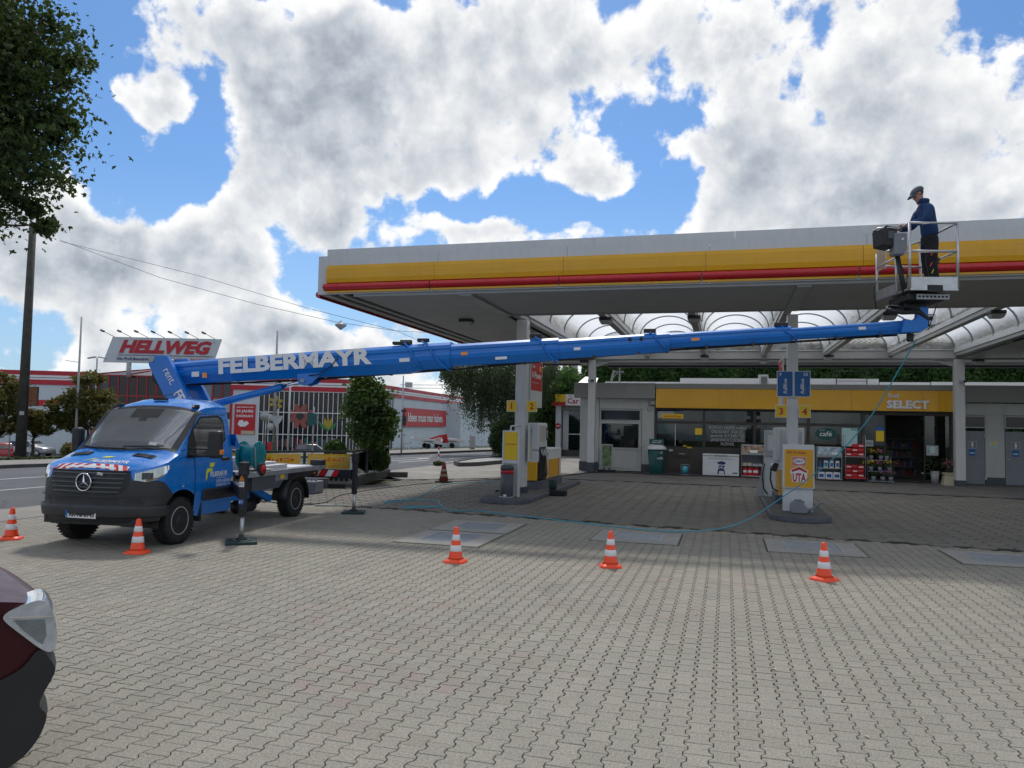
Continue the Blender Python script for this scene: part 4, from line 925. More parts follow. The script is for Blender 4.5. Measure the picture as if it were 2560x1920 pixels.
# roof fittings
t_=thing('air_conditioner','white air conditioning unit on the shop roof left of the blue number signs','air conditioner',(1.56,36.0,3.93))
box('casing','white',1.36,1.78,35.6,35.9,3.93,4.42,t_,bev=.01); mb=MB()
for k in range(7): mb.box(1.47,1.73,35.585,35.598,4.0+k*.05,4.025+k*.05)
mb.build('grille','gutter',t_)
t_=thing('roof_ladder','dark steel access ladder rising from the shop roof behind the canopy edge','ladder',(5.1,36.2,3.9))
mb=MB()
for x in (4.55,5.75): mb.tube([(x,35.5,3.9),(x,35.5,6.2)],.022,6)
mb.build('rails','gutter',t_)
for k in range(5): MB().tube([(4.55,35.5,4.15+k*.42),(5.75,35.5,4.15+k*.42)],.015,6).build('rung','gutter',t_)
t_=thing('antenna_mast','grey antenna mast with panel floodlight on the shop roof beside the rear column','mast',(-5.0,36,3.9))
MB().tube([(-4.75,35.4,3.9),(-4.75,35.4,5.6)],.035,8).build('mast','galv',t_); MB().obox((-5.05,35.3,4.35),.10,.10,.50,Matrix.Rotation(.25,3,'Y')).build('panel_antenna','lgrey',t_)
MB().tube([(-5.1,35.35,4.2),(-4.75,35.4,4.55)],.02,6).build('arm','galv',t_); MB().box(-4.95,-4.55,35.35,35.45,4.5,4.55).build('bracket','galv',t_)
def camera(x,y,z,lab,flip=1):
    t_=thing('security_camera',lab,'camera',(x,y,z),0,'security cameras'); MB().obox((x+.06*flip,y-.06,z),.26,.10,.10).build('camera_body','lgrey',t_,bev=.01); MB().box(x+.10*flip-.02,x+.10*flip+.10,y-.12,y-.10,z-.04,z+.04).build('lens','black',t_)
camera(8.62,32.88,4.0,'small camera on the rear right column near the shop roof'); camera(-5.7,32.86,3.95,'small camera on the rear left column above the fascia')
t_=thing('wall_camera','camera and junction box with loose cable between the staff door and the yellow band','camera',(-3.2,34.4,3))
box('junction_box','lgrey',-3.22,-3.02,34.36,34.455,3.0,3.18,t_,bev=.01); MB().tube([(-3.3,34.4,3.13),(-3.3,34.4,2.98),(-3.05,34.38,2.94)],.015,6).build('bracket','black',t_)
MB().tube([(-3.3,34.4,2.96),(-3.38,34.4,2.8),(-3.3,34.4,2.68),(-3.2,34.4,2.76),(-3.22,34.4,2.9)],.008,5).build('cable','hosed',t_)

# ------------------------------------------------------------ pump islands
def island(x,y0,y1,hw,lab):
    t_=thing('pump_island',lab,'pump island',(x,y0,0),0,'pump islands'); o=[]
    for k in range(13): a=PI+PI*k/12; o.append((hw*math.cos(a),hw*.95+hw*.95*math.sin(a)))
    o+=[(hw,y1-y0),(-hw,y1-y0)]
    mb=MB(); mb.prism([(a,b) for a,b in o],(x,y0,0),UX,UY,.125); mb.build('kerb_ring','kerb',t_,bev=.02)
    i=[(a*.90,hw*.95+(b-hw*.95)*.90 if b<hw*.95 else b-.05) for a,b in o]
    mb=MB(); mb.prism(i,(x,y0,.1255),UX,UY,.006); mb.build('top_slab','concd',t_); return t_
island(-5.46,18.55,26.2,.66,'long grey kerbed pump island around the first white column, left'); island(1.60,17.80,25.5,.66,'long grey kerbed pump island under the blue number signs, right')
def numsign(n,x0,x1,z0,z1,y,lab):
    t_=thing('number_sign',lab,'number sign',((x0+x1)/2,y,z0),0,'yellow pump number signs'); box('board','whiteclean',x0,x1,y,y+.03,z0,z1,t_); box('face','yellowp',x0+.012,x1-.012,y-.006,y-.001,z0+.012,z1-.012,t_)
    text(n,((x0+x1)/2,y-.008,(z0+z1)/2),UX,UZ,'redp',t_,h=.17,bold=.03); box('bracket','lgrey',(x0+x1)/2-.02,(x0+x1)/2+.02,y+.031,y+.3,z0+.1,z0+.14,t_)
numsign('1',-5.84,-5.56,2.35,2.66,20.42,'yellow square pump sign with red figure 1 left of the first column'); numsign('2',-5.27,-4.98,2.35,2.66,20.42,'yellow square pump sign with red figure 2 right of the first column')
numsign('3',1.17,1.46,2.31,2.62,20.20,'yellow square sign with red 3 left of the right front column'); numsign('4',1.72,2.0,2.31,2.62,20.20,'yellow square sign with red 4 right of the right front column')
def blues(n,x0,x1,lab,al):
    t_=thing('number_sign',lab,'number sign',((x0+x1)/2,20.1,2.82),0,'blue number signs'); box('board','whiteclean',x0,x1,20.1,20.13,2.82,3.46,t_); box('face','bluep',x0+.014,x1-.014,20.094,20.099,2.834,3.446,t_)
    text(n,(x0+(.08 if al=='l' else .27),20.091,3.375),UX,UZ,'whiteclean',t_,h=.085,bold=.02); text('AdBlue',(x0+.19,20.091,3.08),UZ,(-1,0,0),'whiteclean',t_,w=.38,h=.085,bold=.015); text('by VDA',(x0+.255,20.091,2.98),UZ,(-1,0,0),'lgrey',t_,w=.12)
    box('bracket','lgrey',x0+.1,x0+.3,20.131,20.27,3.0,3.04,t_)
blues('9',1.205,1.585,'left one of the two blue upright signs, numbered 9','l'); blues('10',1.605,1.985,'right one of the two blue upright signs, numbered 10','r')
# red product banner boards behind the columns
def banner(x,lab,sgn):
    t_=thing('product_board',lab,'sign',(x,21,2.5)); box('board','white',x-.02,x+.02,20.86,22.25,2.50,3.88,t_)
    xx=x+.024*sgn; u=(0,1,0) if sgn>0 else (0,-1,0)
    box('red_field','redp',min(xx,xx-.003*sgn),max(xx,xx-.003*sgn),20.90,22.21,2.98,3.82,t_)
    text('V-Power',(xx+.002*sgn,21.55,3.42),u,UZ,'whiteclean',t_,w=1.15,h=.20,bold=.03,shear=.25); text('Shell',(xx+.002*sgn,21.15,3.66),u,UZ,'whiteclean',t_,w=.32,h=.09,bold=.02)
    text('Jetzt noch besser tanken',(xx+.002*sgn,21.4,3.2),u,UZ,'whiteclean',t_,w=.8,h=.05)
    MB().lathe([(0,0),(.09,0),(.09,.004),(0,.004)],(xx,21.98,3.62),16,axis='x').build('emblem','yellowp',t_)
banner(-5.30,'white board with red banner field behind the first column, facing right',1); banner(1.40,'white board with red banner field behind the right front column, facing left',-1)
# totem 1 with litter bin
t_=thing('price_totem','slim white totem with plain yellow face on the left pump island','sign',(-5.38,19.3,.13))
mb=MB(); mb.box(-5.61,-5.565,19.28,19.42,.13,1.84); mb.box(-5.195,-5.15,19.28,19.42,.13,1.84); mb.box(-5.565,-5.195,19.30,19.42,.98,1.84); mb.build('frame','white',t_,bev=.006)
box('face','yellowp',-5.555,-5.205,19.29,19.298,1.08,1.80,t_); text('Alle Produkte',(-5.38,19.286,1.49),UX,UZ,'redp',t_,w=.27,h=.035,bold=.015)
box('back_panel','whitec',-5.565,-5.195,19.36,19.40,.14,.975,t_)
mb=MB(); mb.tube([(-5.45,19.42,1.70),(-5.45,19.52,1.95),(-5.40,20.4,1.98)],.025,6); mb.build('handle_rail','white',t_)
t_=thing('litter_bin','round dark grey litter bin with red band standing in the left totem','bin',(-5.42,19.1,.13))
MB().lathe([(.13,.14),(.16,.17),(.165,.83),(.16,.83)],(-5.42,19.12,0),24).build('bin_body','dgrey',t_); MB().lathe([(.169,.74),(.169,.82)],(-5.42,19.12,0),24).build('red_band','redp',t_)
MB().lathe([(.17,.83),(.17,.93),(.15,.95),(.0,.95)],(-5.42,19.12,0),24).build('lid','dgrey',t_); box('label_plate','whiteclean',-5.46,-5.38,18.945,18.955,.16,.21,t_); MB().lathe([(.2,.13),(.2,.15),(0,.15)],(-5.42,19.12,0),24).build('foot_plate','galv',t_)
t_=thing('window_washer_board','narrow grey and wood board with notices on the right side of the first column','notice board',(-5.2,20.7,1.1)); box('frame','white',-5.24,-5.20,20.50,20.62,1.0,2.0,t_,bev=.01); box('notice','lgrey',-5.235,-5.225,20.63,20.95,1.5,1.98,t_); box('notice','cream',-5.235,-5.225,20.63,20.95,1.0,1.49,t_)
text('Diesel\nnur',(-5.222,20.8,1.8),(0,1,0),UZ,'blackp',t_,w=.2,bold=.01)
# pump 1
def hoses(t_,xs,side,x,y0,z0,z1,dy=.11):
    pass
t_=thing('fuel_pump','tall white fuel pump with four black hoses and yellow lower panels, left island','fuel pump',(-5.55,22.6,.13))
box('plinth','kerb',-5.92,-5.20,21.65,25.0,.13,.36,t_); box('body_top','white',-5.88,-5.26,21.80,23.0,1.25,2.06,t_,bev=.05); box('body_low','white',-5.88,-5.26,21.80,23.0,.92,1.245,t_)
box('yellow_panel','yellow',-5.87,-5.27,21.79,21.83,.38,.92,t_,bev=.01); box('core','white',-5.87,-5.45,21.84,22.98,.37,.915,t_)
box('rear_cabinet','white',-5.86,-5.22,23.02,24.9,.37,1.28,t_,bev=.03); box('yellow_panel','yellow',-5.215,-5.20,23.05,24.4,.40,.95,t_); box('red_stripe','redp',-5.215,-5.20,24.42,24.50,.40,.95,t_)
box('hose_bay','black',-5.27,-5.252,21.95,22.75,.42,1.35,t_); box('yellow_panel','yellow',-5.26,-5.245,22.76,23.0,.38,.92,t_)
for k in range(4):
    y=22.02+k*.19; box('price_strip','cream',-5.255,-5.248,y,y+.04,1.50,1.98,t_)
    mb=MB(); mb.tube([(-5.25,y,1.32),(-5.21,y,1.12),(-5.20,y+.04,.8),(-5.17,y+.05,.55),(-5.22,y-.02,.40),(-5.26,y-.06,.44)],.018,6); mb.build('fuel_hose','hosed',t_)
    mb=MB(); mb.tube([(-5.25,y+.02,1.30),(-5.21,y+.06,1.18),(-5.16,y+.12,1.10)],.02,6); mb.build('nozzle','lgrey' if k%2 else 'whiteclean',t_)
box('display','blackp',-5.255,-5.247,22.80,22.96,1.55,1.92,t_); box('display_face','lgrey',-5.246,-5.243,22.82,22.94,1.62,1.86,t_)
box('dark_slot','navy',-5.86,-5.28,21.70,21.79,.26,.36,t_)
t_=thing('bucket','dark green bucket on a dark box beside the left pump island','bucket',(-4.62,22.0,0)); MB().box(-4.85,-4.35,21.4,21.7,.0,.16).build('box_base','rubber',t_,bev=.03); MB().lathe([(.10,.0),(.13,.27),(.125,.27),(.1,.03),(0,.03)],(-4.76,21.62,.165),18).build('bucket_body','pad',t_)
t_=thing('rubber_wedge','small black wedge lying on the slabs left of the totem','wedge',(-5.9,21.3,0)); MB().box(-6.5,-6.38,21.7,21.8,0,.07).build('wedge_body','rubber',t_,bev=.02)
# totem 2
t_=thing('card_totem','broad white and yellow totem with two fuel card logos on the right pump island','sign',(1.6,18.9,.13))
box('lower_box','white',1.28,1.93,18.98,19.24,.13,.66,t_,bev=.008); box('board','white',1.27,1.955,18.90,19.26,.665,1.67,t_,bev=.01); box('face','yellow',1.31,1.925,18.892,18.899,.69,1.56,t_)
box('side_seam','gutter',1.931,1.934,19.02,19.2,.14,.65,t_)
text('Alle Produkte',(1.565,18.888,1.49),UX,UZ,'redp',t_,w=.42,h=.055,bold=.015)
box('card_logo','salmon',1.47,1.77,18.884,18.891,1.19,1.385,t_); box('card_border','whiteclean',1.462,1.778,18.888,18.8915,1.182,1.393,t_)
mb=MB(); mb.prism([(.125*math.cos(2*PI*k/28),.065*math.sin(2*PI*k/28)) for k in range(28)],(1.62,18.883,1.288),UX,UZ,.002); mb.build('card_oval','whiteclean',t_); text('DKV',(1.62,18.880,1.288),UX,UZ,'navy',t_,w=.19,h=.055,bold=.02,shear=.15)
mb=MB(); mb.prism([(-.19,.20),(0,.29),(.20,.18),(.17,.11),(.155,-.09),(-.15,-.08),(-.17,.11),(-.20,.12)],(1.625,18.889,.895),UX,UZ,.002); mb.build('card_border','whiteclean',t_)
mb=MB(); mb.prism([(-.17,.19),(0,.27),(.175,.17),(.165,.13),(.0,.20),(-.165,.14)],(1.625,18.885,.895),UX,UZ,.002); mb.build('card_roof','redp',t_); text('UTA',(1.625,18.884,.915),UX,UZ,'redp',t_,w=.29,h=.20,bold=.035)
t_=thing('watering_can','grey plastic watering can with long spout at the foot of the right totem','watering can',(1.62,18.5,.13))
mb=MB(); pr=[(-.22,0),(.12,0),(.17,.05),(.15,.13),(.08,.20),(.05,.27),(-.08,.28),(-.17,.27),(-.215,.22),(-.225,.12)]
mb.prism(pr,(1.62,18.62,.135),UX,UZ,.20); mb.build('can_body','grey',t_,bev=.03)
MB().tube([(1.76,18.5,.19),(1.88,18.5,.26),(2.00,18.5,.37),(2.06,18.5,.40),(2.09,18.5,.395)],[.045,.03,.02,.022,.02],10).build('spout','grey',t_)
MB().tube([(1.44,18.5,.36),(1.50,18.5,.43),(1.62,18.5,.435),(1.70,18.5,.38)],.02,8).build('handle','grey',t_)
# pump 2 group
t_=thing('fuel_pump','white fuel pump behind the card totem with black hose and silver nozzle on its left','fuel pump',(1.6,21.3,.13))
box('plinth','kerb',1.22,1.95,20.75,22.4,.13,.34,t_); box('body_top','white',1.22,1.92,20.9,22.0,1.2,2.06,t_,bev=.03); box('body_low','white',1.30,1.90,20.9,22.0,.34,1.195,t_); box('yellow_panel','yellow',1.285,1.299,20.95,21.95,.36,.98,t_); box('yellow_panel','yellow',1.31,1.89,20.88,20.899,.36,.98,t_)
for x in (1.27,1.84): box('edge_rail','white',x,x+.05,20.70,20.84,1.3,1.98,t_,bev=.01)
mb=MB(); mb.tube([(1.24,21.0,1.12),(1.12,20.95,1.0),(1.10,20.95,.75),(1.16,20.95,.5),(1.30,20.92,.42)],.022,8); mb.build('fuel_hose','hosed',t_)
MB().obox((1.20,20.95,1.05),.16,.1,.22,Matrix.Rotation(.3,3,'Y')).build('nozzle_holder','black',t_,bev=.02); MB().tube([(1.12,20.92,1.0),(1.14,20.92,1.12),(1.22,20.93,1.17)],.028,8).build('nozzle','chrome',t_)
t_=thing('diesel_exhaust_pump','narrow white fluid dispenser with sloping grey side wing at the back of the right island','fuel pump',(1.15,23.2,.13))
box('cabinet','white',1.06,1.40,22.8,23.5,.13,1.25,t_,bev=.02); box('head','lgrey',1.06,1.42,22.8,23.5,1.27,1.98,t_,bev=.02); box('display','whitec',1.12,1.36,22.785,22.799,1.4,1.85,t_)
mb=MB(); mb.prism([(0,0),(0,.95),(-.06,.85),(-.10,.55),(-.20,.25),(-.27,.0)],(1.05,23.0,.13),UX,UZ,.06); mb.build('side_wing','lgrey',t_); MB().tube([(1.04,22.78,1.05),(.98,22.75,.7),(1.02,22.75,.35),(1.12,22.78,.2)],.02,6).build('fuel_hose','hosed',t_)
box('trim','lgrey',1.04,1.44,22.78,23.52,1.251,1.268,t_)

# ------------------------------------------------------------ car wash and green backdrop
t_=thing('car_wash','white portal of the car wash hall with dark glass behind the shop','building',(-9,49.5,0))
for x in (-10.75,-7.1): box('portal_post','white',x,x+.35,49.3,49.65,0,3.3,t_)
box('portal_roof','shopgrey',-10.8,-6.7,49.2,58,3.9,4.0,t_); box('side_wall','shopgrey',-10.6,-10.5,49.9,58,0,3.3,t_); box('back_wall','shopgrey',-6.9,-6.8,49.9,58,0,3.3,t_)
g_=box('glass_front','darkglass',-10.0,-7.15,49.9,49.95,.5,2.95,t_); box('frame','white',-10.38,-10.0,49.88,49.96,.3,3.0,g_); box('bar','white',-10.0,-7.15,49.86,49.90,1.40,1.47,g_); box('bar','lgrey',-10.0,-7.15,49.86,49.90,2.96,3.2,g_); box('bar','white',-7.28,-7.16,49.86,49.9,.5,2.9,g_)
box('base_wall','concd',-10.4,-6.7,49.7,50.0,0,.40,t_); box('lintel','shopgrey',-10.4,-6.8,49.5,49.9,3.0,3.3,t_)
s_=box('sign_board','whiteclean',-10.05,-6.6,49.05,49.12,3.30,4.02,t_); box('corner','yellowp',-10.75,-10.06,49.05,49.12,3.52,4.02,s_); box('corner','redp',-10.95,-10.06,49.02,49.12,3.28,3.515,s_)
text('Car Wash',(-8.93,49.04,3.60),UX,UZ,'redp',s_,w=2.0,h=.36,bold=.02); text('Shell',(-9.75,49.04,3.91),UX,UZ,'redp',s_,w=.22)
MB().lathe([(0,0),(.19,0),(.19,.02),(0,.02)],(-10.58,49.27,1.95),20,axis='y').build('no_entry_disc','redp',t_); box('no_entry_bar','whiteclean',-10.70,-10.46,49.255,49.262,1.92,1.98,t_)
t_=thing('concrete_mast','plain concrete mast rising behind the car wash','mast',(-11.4,59,0)); MB().tube([(-11.4,59,0),(-11.45,59,7.6)],[.32,.26],10).build('mast','concrete',t_)

def leafbox(x0,x1,y0,y1,z0,z1,n,size,mat_,name,parent=None,lump=.5,**k):
    """leafy slab: leaves gathered on a lumpy front and top"""
    x=RNG.uniform(x0,x1,n); z=z0+(z1-z0)*RNG.uniform(0,1,n)**.85
    lm=np.sin(x*1.7+z*1.1)*.35+np.sin(x*3.9-z*2.3+1)*.25+np.sin(x*.6+2)*.5
    y=y0+lump*(lm+1)*.5+np.abs(RNG.normal(0,.35,n)); top=z1+lm*.25
    z=np.minimum(z,top-RNG.uniform(0,.3,n)); V,F=leaves(np.stack([x,y,z],1),size,.42,.1,.4); return fast_mesh(name,V,F,mat_,parent,**k)
HG=thing('laurel_hedge','tall dense laurel hedge along the back behind the shop roof','hedge',(3,42,0))
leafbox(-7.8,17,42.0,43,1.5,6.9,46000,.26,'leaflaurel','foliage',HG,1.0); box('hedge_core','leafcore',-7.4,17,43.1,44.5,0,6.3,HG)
def bush(name,lab,cat,c,rx,ry,rz,n,size,mt,group=None,core=True,cone=0,asp=.5,up=.3):
    t_=thing(name,lab,cat,c,0,group); u=RNG.normal(size=(n,3)); u/=np.linalg.norm(u,axis=1)[:,None]
    r=RNG.uniform(.78,1.05,n)+.06*np.sin(u[:,0]*9+u[:,2]*7)+.05*np.sin(u[:,1]*13+u[:,2]*11)
    z=u[:,2]*r; k=1-cone*np.clip(z,-.2,1)
    C=np.stack([c[0]+u[:,0]*r*rx*k,c[1]+u[:,1]*r*ry*k,c[2]+rz+z*rz],1); V,F=leaves(C,size,asp,up,.4); fast_mesh('foliage',V,F,mt,t_)
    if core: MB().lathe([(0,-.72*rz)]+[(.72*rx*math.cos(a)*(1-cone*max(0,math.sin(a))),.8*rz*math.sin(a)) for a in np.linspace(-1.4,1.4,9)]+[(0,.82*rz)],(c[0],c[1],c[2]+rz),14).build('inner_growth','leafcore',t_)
    return t_
bush('trimmed_conifer','dense dark rounded conifer on the gravel bed left of the pump totem','shrub',(-11.55,42.4,.1),1.45,1.45,1.28,26000,.14,'leafcon',asp=.3,cone=.12)
for k,(x,y,rx,rz,lab) in enumerate(((-11.2,54,2.4,3.0,'dark green shrub mass left of the car wash portal'),(-8.6,60,2.6,3.7,'broad green shrub rising over the car wash roof'),(-5.2,50,2.2,3.4,'green shrub between the car wash and the tall hedge'),(-13.4,57,2.2,2.5,'dark shrub beneath the weeping birch'))):
    bush('evergreen_shrub',lab,'shrub',(x,y,0),rx,rx,rz,9000,.28,'leafmid' if k else 'leaflaurel',group=None)
# gravel bed with kerb
t_=thing('planting_kerb','dark kerb edging the white gravel bed below the round conifer','kerb',(-11.8,36,0))
pl=[(-11.9,33.9),(-11.35,34.8),(-10.9,38),(-10.6,44)]; pl2=[(-11.9,33.9),(-12.6,35.2),(-12.9,39),(-12.3,44)]
for P_ in (pl,pl2):
    for a,b in zip(P_,P_[1:]): MB().obox(((a[0]+b[0])/2,(a[1]+b[1])/2,.09),math.dist(a,b),.14,.18,Matrix.Rotation(math.atan2(b[1]-a[1],b[0]-a[0]),3,'Z')).build('kerb_stone','concd',t_)
sheet('gravel_bed',[(-11.85,34.05),(-11.4,34.9),(-10.95,38),(-10.65,44),(-12.25,44),(-12.85,39),(-12.55,35.3)],.13,'gravel')

# ------------------------------------------------------------ blue platform truck
VR=R(3.6); T_=thing('platform_truck','blue flatbed lift truck with telescopic boom raised across the canopy, hazard stripes on its bonnet','truck',(-9.3,10.37,0),VR)
def itp(tab,x):
    if x<=tab[0][0]: return tab[0][1]
    for (a,b),(c,d_) in zip(tab,tab[1:]):
        if x<=c: return b+(d_-b)*(x-a)/(c-a)
    return tab[-1][1]
WZ=[(.40,.955),(.6,.985),(.85,1.0),(1.1,.995),(1.3,.975),(1.42,.955),(1.8,.885),(2.1,.825),(2.22,.79)]
YFZ=[(.40,-.85),(.46,-.90),(.55,-.925),(.64,-.925),(.70,-.905),(.95,-.90),(1.1,-.885),(1.17,-.865),(1.3,-.84)]
ZT=[(-.35,1.30),(-.05,1.42),(.10,1.60),(.52,2.07),(.64,2.13),(.8,2.165),(1.1,2.19),(1.42,2.19)]
ZC=[(-.87,1.185),(-.82,1.235),(-.7,1.285),(-.5,1.36),(-.25,1.445),(-.20,1.47),(.56,2.16),(.62,2.205),(.74,2.26),(.95,2.32),(1.2,2.335),(1.42,2.325)]
YC=-.35; NN=2.6
def zt_s(s): s=abs(s); return 1.175+.125*s*s if s<1 else itp(ZT,YC+s-1)
def wrap(s,z,off=0.0):
    def base(s,z):
        a=abs(s); w=itp(WZ,z); yf=itp(YFZ,z)
        if a<1: ph=a*PI/2; x=w*math.sin(ph)**(2/NN) if a>0 else 0; y=YC-(YC-yf)*max(0,math.cos(ph))**(2/NN)
        else: x=w; y=YC+a-1
        return Vector((x if s>=0 else -x,y,z))
    p=base(s,z)
    if off:
        e=.01; a=base(s+e,z)-base(s-e,z); b=base(s,z+e)-base(s,z-e); n=a.cross(b)
        if n.length<1e-9: n=Vector((0,-1,0))
        n.normalize(); p=p+n*off
    return p
def ztop(u,y,xe,ze): return ze+(itp(ZC,y)-ze)*(1-abs(u)**3.4)
def sy(y): # s of a side position y
    return 1+(y-YC)
def xedge(y):
    if y>=YC: s=sy(y); z=zt_s(s); return itp(WZ,z),z
    k=min(1,(YC-y)/(YC+.865)); x=(max(0,1-k**NN))**(1/NN); ph=math.asin(min(1,x**(NN/2))); s=ph/(PI/2); z=zt_s(s); return itp(WZ,z)*x,z
def top(x,y,off=0.0):
    def b(x,y):
        xe,ze=xedge(y); u=max(-1,min(1,x/max(xe,.02))); return Vector((x,y,ztop(u,y,xe,ze)))
    p=b(x,y)
    if off:
        e=.01; n=(b(x+e,y)-b(x-e,y)).cross(b(x,y+e)-b(x,y-e)); n.normalize(); p+=n*off
    return p
AR=.50; AC=(0.0,.36)
def archpush(rows,yz,r=AR):
    """push grid points out of the wheel arch; returns the set of dropped points"""
    ins=[[False]*len(r_) for r_ in rows]
    for i,r_ in enumerate(rows):
        for j,p in enumerate(r_):
            dy,dz=p.y-yz[0],p.z-yz[1]; d=math.hypot(dy,dz)
            if d<r and abs(p.x)>.62:
                ins[i][j]=True; k=r/max(d,1e-4); 
                if dz<0 and False: pass
                r_[j]=Vector((p.x,yz[0]+dy*k,yz[1]+dz*k))
    return ins
def grid_arch(mb,rows,flip=False,mi=0):
    ins=archpush(rows,AC); n=len(rows[0]); vs=[p for r_ in rows for p in r_]; fs=[]
    for i in range(len(rows)-1):
        for j in range(n-1):
            if ins[i][j] and ins[i][j+1] and ins[i+1][j] and ins[i+1][j+1]: continue
            q=(i*n+j,i*n+j+1,(i+1)*n+j+1,(i+1)*n+j); fs.append(q[::-1] if flip else q)
    mb.add(vs,fs,mi,True)
SS=[i/16 for i in range(17)]+[1+.035*k for k in range(1,51)]+[sy(1.42)]
SS=[s for s in SS if s<=sy(1.42)+1e-6]; SALL=[-s for s in SS[::-1][:-1]]+SS
mb=MB(); rows=[]
NZ=26
for s in SALL:
    zt=zt_s(s); zb=.43 if abs(s)<1.2 else .385; rows.append([wrap(s,zb+(zt-zb)*k/NZ) for k in range(NZ+1)])
grid_arch(mb,rows)
rows=[]
for s in SS:
    p=wrap(s,zt_s(s)); rows.append([Vector((p.x*u,p.y,ztop(u,p.y,p.x,p.z))) for u in [-1,-.985,-.95,-.9,-.8,-.65,-.45,-.2,0,.2,.45,.65,.8,.9,.95,.985,1]])
mb.grid(rows,flip=True)
last=[wrap(sy(1.42),.385+(2.19-.385)*k/NZ) for k in range(NZ+1)]; tp=rows[-1]
back=last+[Vector(p) for p in tp[::-1]]+[Vector((-p.x,p.y,p.z)) for p in last[::-1]]
mb.add([Vector((p.x,p.y+.0,p.z)) for p in back],[tuple(range(len(back)))],0,False)
cab=mb.build('cab_body','blue',T_,local=True)
box('cab_underside','black',-.80,.80,-.80,1.40,.36,.50,T_,local=True); 
for s_ in (-1,1):
    mb=MB(); mb.grid([[(s_*x,.497*math.cos(a),.36+.497*math.sin(a)) for x in (.30,.96)] for a in np.linspace(-.12,PI+.12,19)]); mb.prism([(.49*math.cos(a),.49*math.sin(a)) for a in np.linspace(-.1,PI+.1,16)],(s_*.30,0,.36),UY,UZ,.01); mb.build('wheel_arch_liner','black',T_,local=True)
def patch(name,m,s0,s1,zlo,zhi,off,ns=20,nz=8,parent=None,arch=False,solid=0):
    mb=MB(); rows=[]
    for i in range(ns+1):
        s=s0+(s1-s0)*i/ns; a,b=(zlo(s) if callable(zlo) else zlo),(zhi(s) if callable(zhi) else zhi); rows.append([wrap(s,a+(b-a)*k/nz,off) for k in range(nz+1)])
    if arch: grid_arch(mb,rows)
    else: mb.grid(rows)
    return mb.build(name,m,parent or T_,local=True,solid=solid)
def tpatch(name,m,y0,y1,x0,x1,off,ny=16,nx=12,parent=None,solid=0):
    mb=MB(); rows=[]
    for i in range(ny+1):
        r_=[]
        for j in range(nx+1):
            f=i/ny; x=x0+(x1-x0)*j/nx; a=y0(x) if callable(y0) else y0; b=y1(x) if callable(y1) else y1; y=a+(b-a)*f; r_.append(top(x,y,off))
        rows.append(r_)
    mb.grid(rows,flip=True); return mb.build(name,m,parent or T_,local=True,solid=solid)
def textmap(body,w,h,fn,m,parent,bold=.02,shear=0,name='lettering'):
    o=text(body,(0,0,0),UX,UY,m,None,w=w,h=h,bold=bold,shear=shear,th=0,name=name)
    for v_ in o.data.vertices: v_.co=fn(v_.co.x,v_.co.y)
    o.parent=parent; ROOT[o.name]=ROOT[parent.name]; return o
# bumper, grille, lamps
bt=[(0,1.165),(.40,1.165),(.44,1.04),(.80,1.035),(.93,1.0),(1.0,.90),(1.10,.80),(1.2,.80)]
bp_=patch('bumper','bumper',-1.10,1.10,.43,lambda s:itp(bt,abs(s)),.022,60,20,arch=True)
patch('bumper_ledge','bumper',-.98,.98,.50,.655,.048,40,5,parent=bp_,solid=.02)
patch('bumper_ledge','bumper',-.9,.9,.79,.80,.045,40,2,parent=bp_,solid=.01)
patch('air_intake','black',-.30,.30,.675,.775,.026,16,3,parent=bp_)
for s_ in (-1,1): patch('fog_recess','black',s_*.36 if s_>0 else -.62,.62 if s_>0 else -.36,lambda s:.68,lambda s:.70+.07*math.cos((abs(s)-.49)/.13*1.2),.028,10,4,parent=bp_)
gr=patch('grille','black',-.40,.40,lambda s:.815+.14*(abs(s)/.40)**4,1.162,.030,24,12)
for k in range(5):
    z=.865+k*.066; sm=.31+.017*k
    mb=MB(); mb.tube([wrap(-sm+2*sm*i/16,z-.0,.040) for i in range(17)],.014,6); mb.build('slat','dgrey',gr,local=True)
MB().tube([wrap(-.405+.81*i/16,1.168,.03) for i in range(17)],.012,6).build('trim','black',gr,local=True)
st=MB(); c=Vector((0,-.955,1.005))
st.tube([c+Vector((.128*math.cos(a),0,.128*math.sin(a))) for a in [2*PI*k/32 for k in range(33)]],.011,8,caps=False)
for a in (PI/2,PI/2+2*PI/3,PI/2+4*PI/3):
    d_=Vector((math.cos(a),0,math.sin(a))); p_=Vector((-math.sin(a),0,math.cos(a)))
    st.add([c+p_*.022-Vector((0,.004,0)),c-p_*.022-Vector((0,.004,0)),c+d_*.125+Vector((0,-.004,0)),c-Vector((0,.022,0))],[(0,2,3),(3,2,1),(0,3,1),(0,1,2)])
st.build('star_emblem','chrome',gr,local=True); MB().lathe([(0,0),(.125,0),(.125,.012)],(0,-.945,1.005),24,axis='y').build('emblem_disc','black',gr,local=True)
MB().obox((.27,-.945,1.135),.10,.012,.035,Matrix.Rotation(.15,3,'Y')).build('badge','alu',gr,local=True)
pl=box('number_plate','whiteclean',-.26,.26,-.985,-.975,.475,.588,T_,local=True); box('euro_band','bluep',-.259,-.222,-.988,-.9855,.477,.586,pl,local=True)
textmap('KR FB 8143',.43,.077,lambda a,b:Vector((.02+a,-.9875,.531+b)),'blackp',pl,bold=.04); MB().lathe([(0,0),(.017,0)],(-.095,-.9885,.531),12,axis='y').build('seal','lgrey',pl,local=True); textmap('D',.014,.022,lambda a,b:Vector((-.24+a,-.9885,.497+b)),'whiteclean',pl)
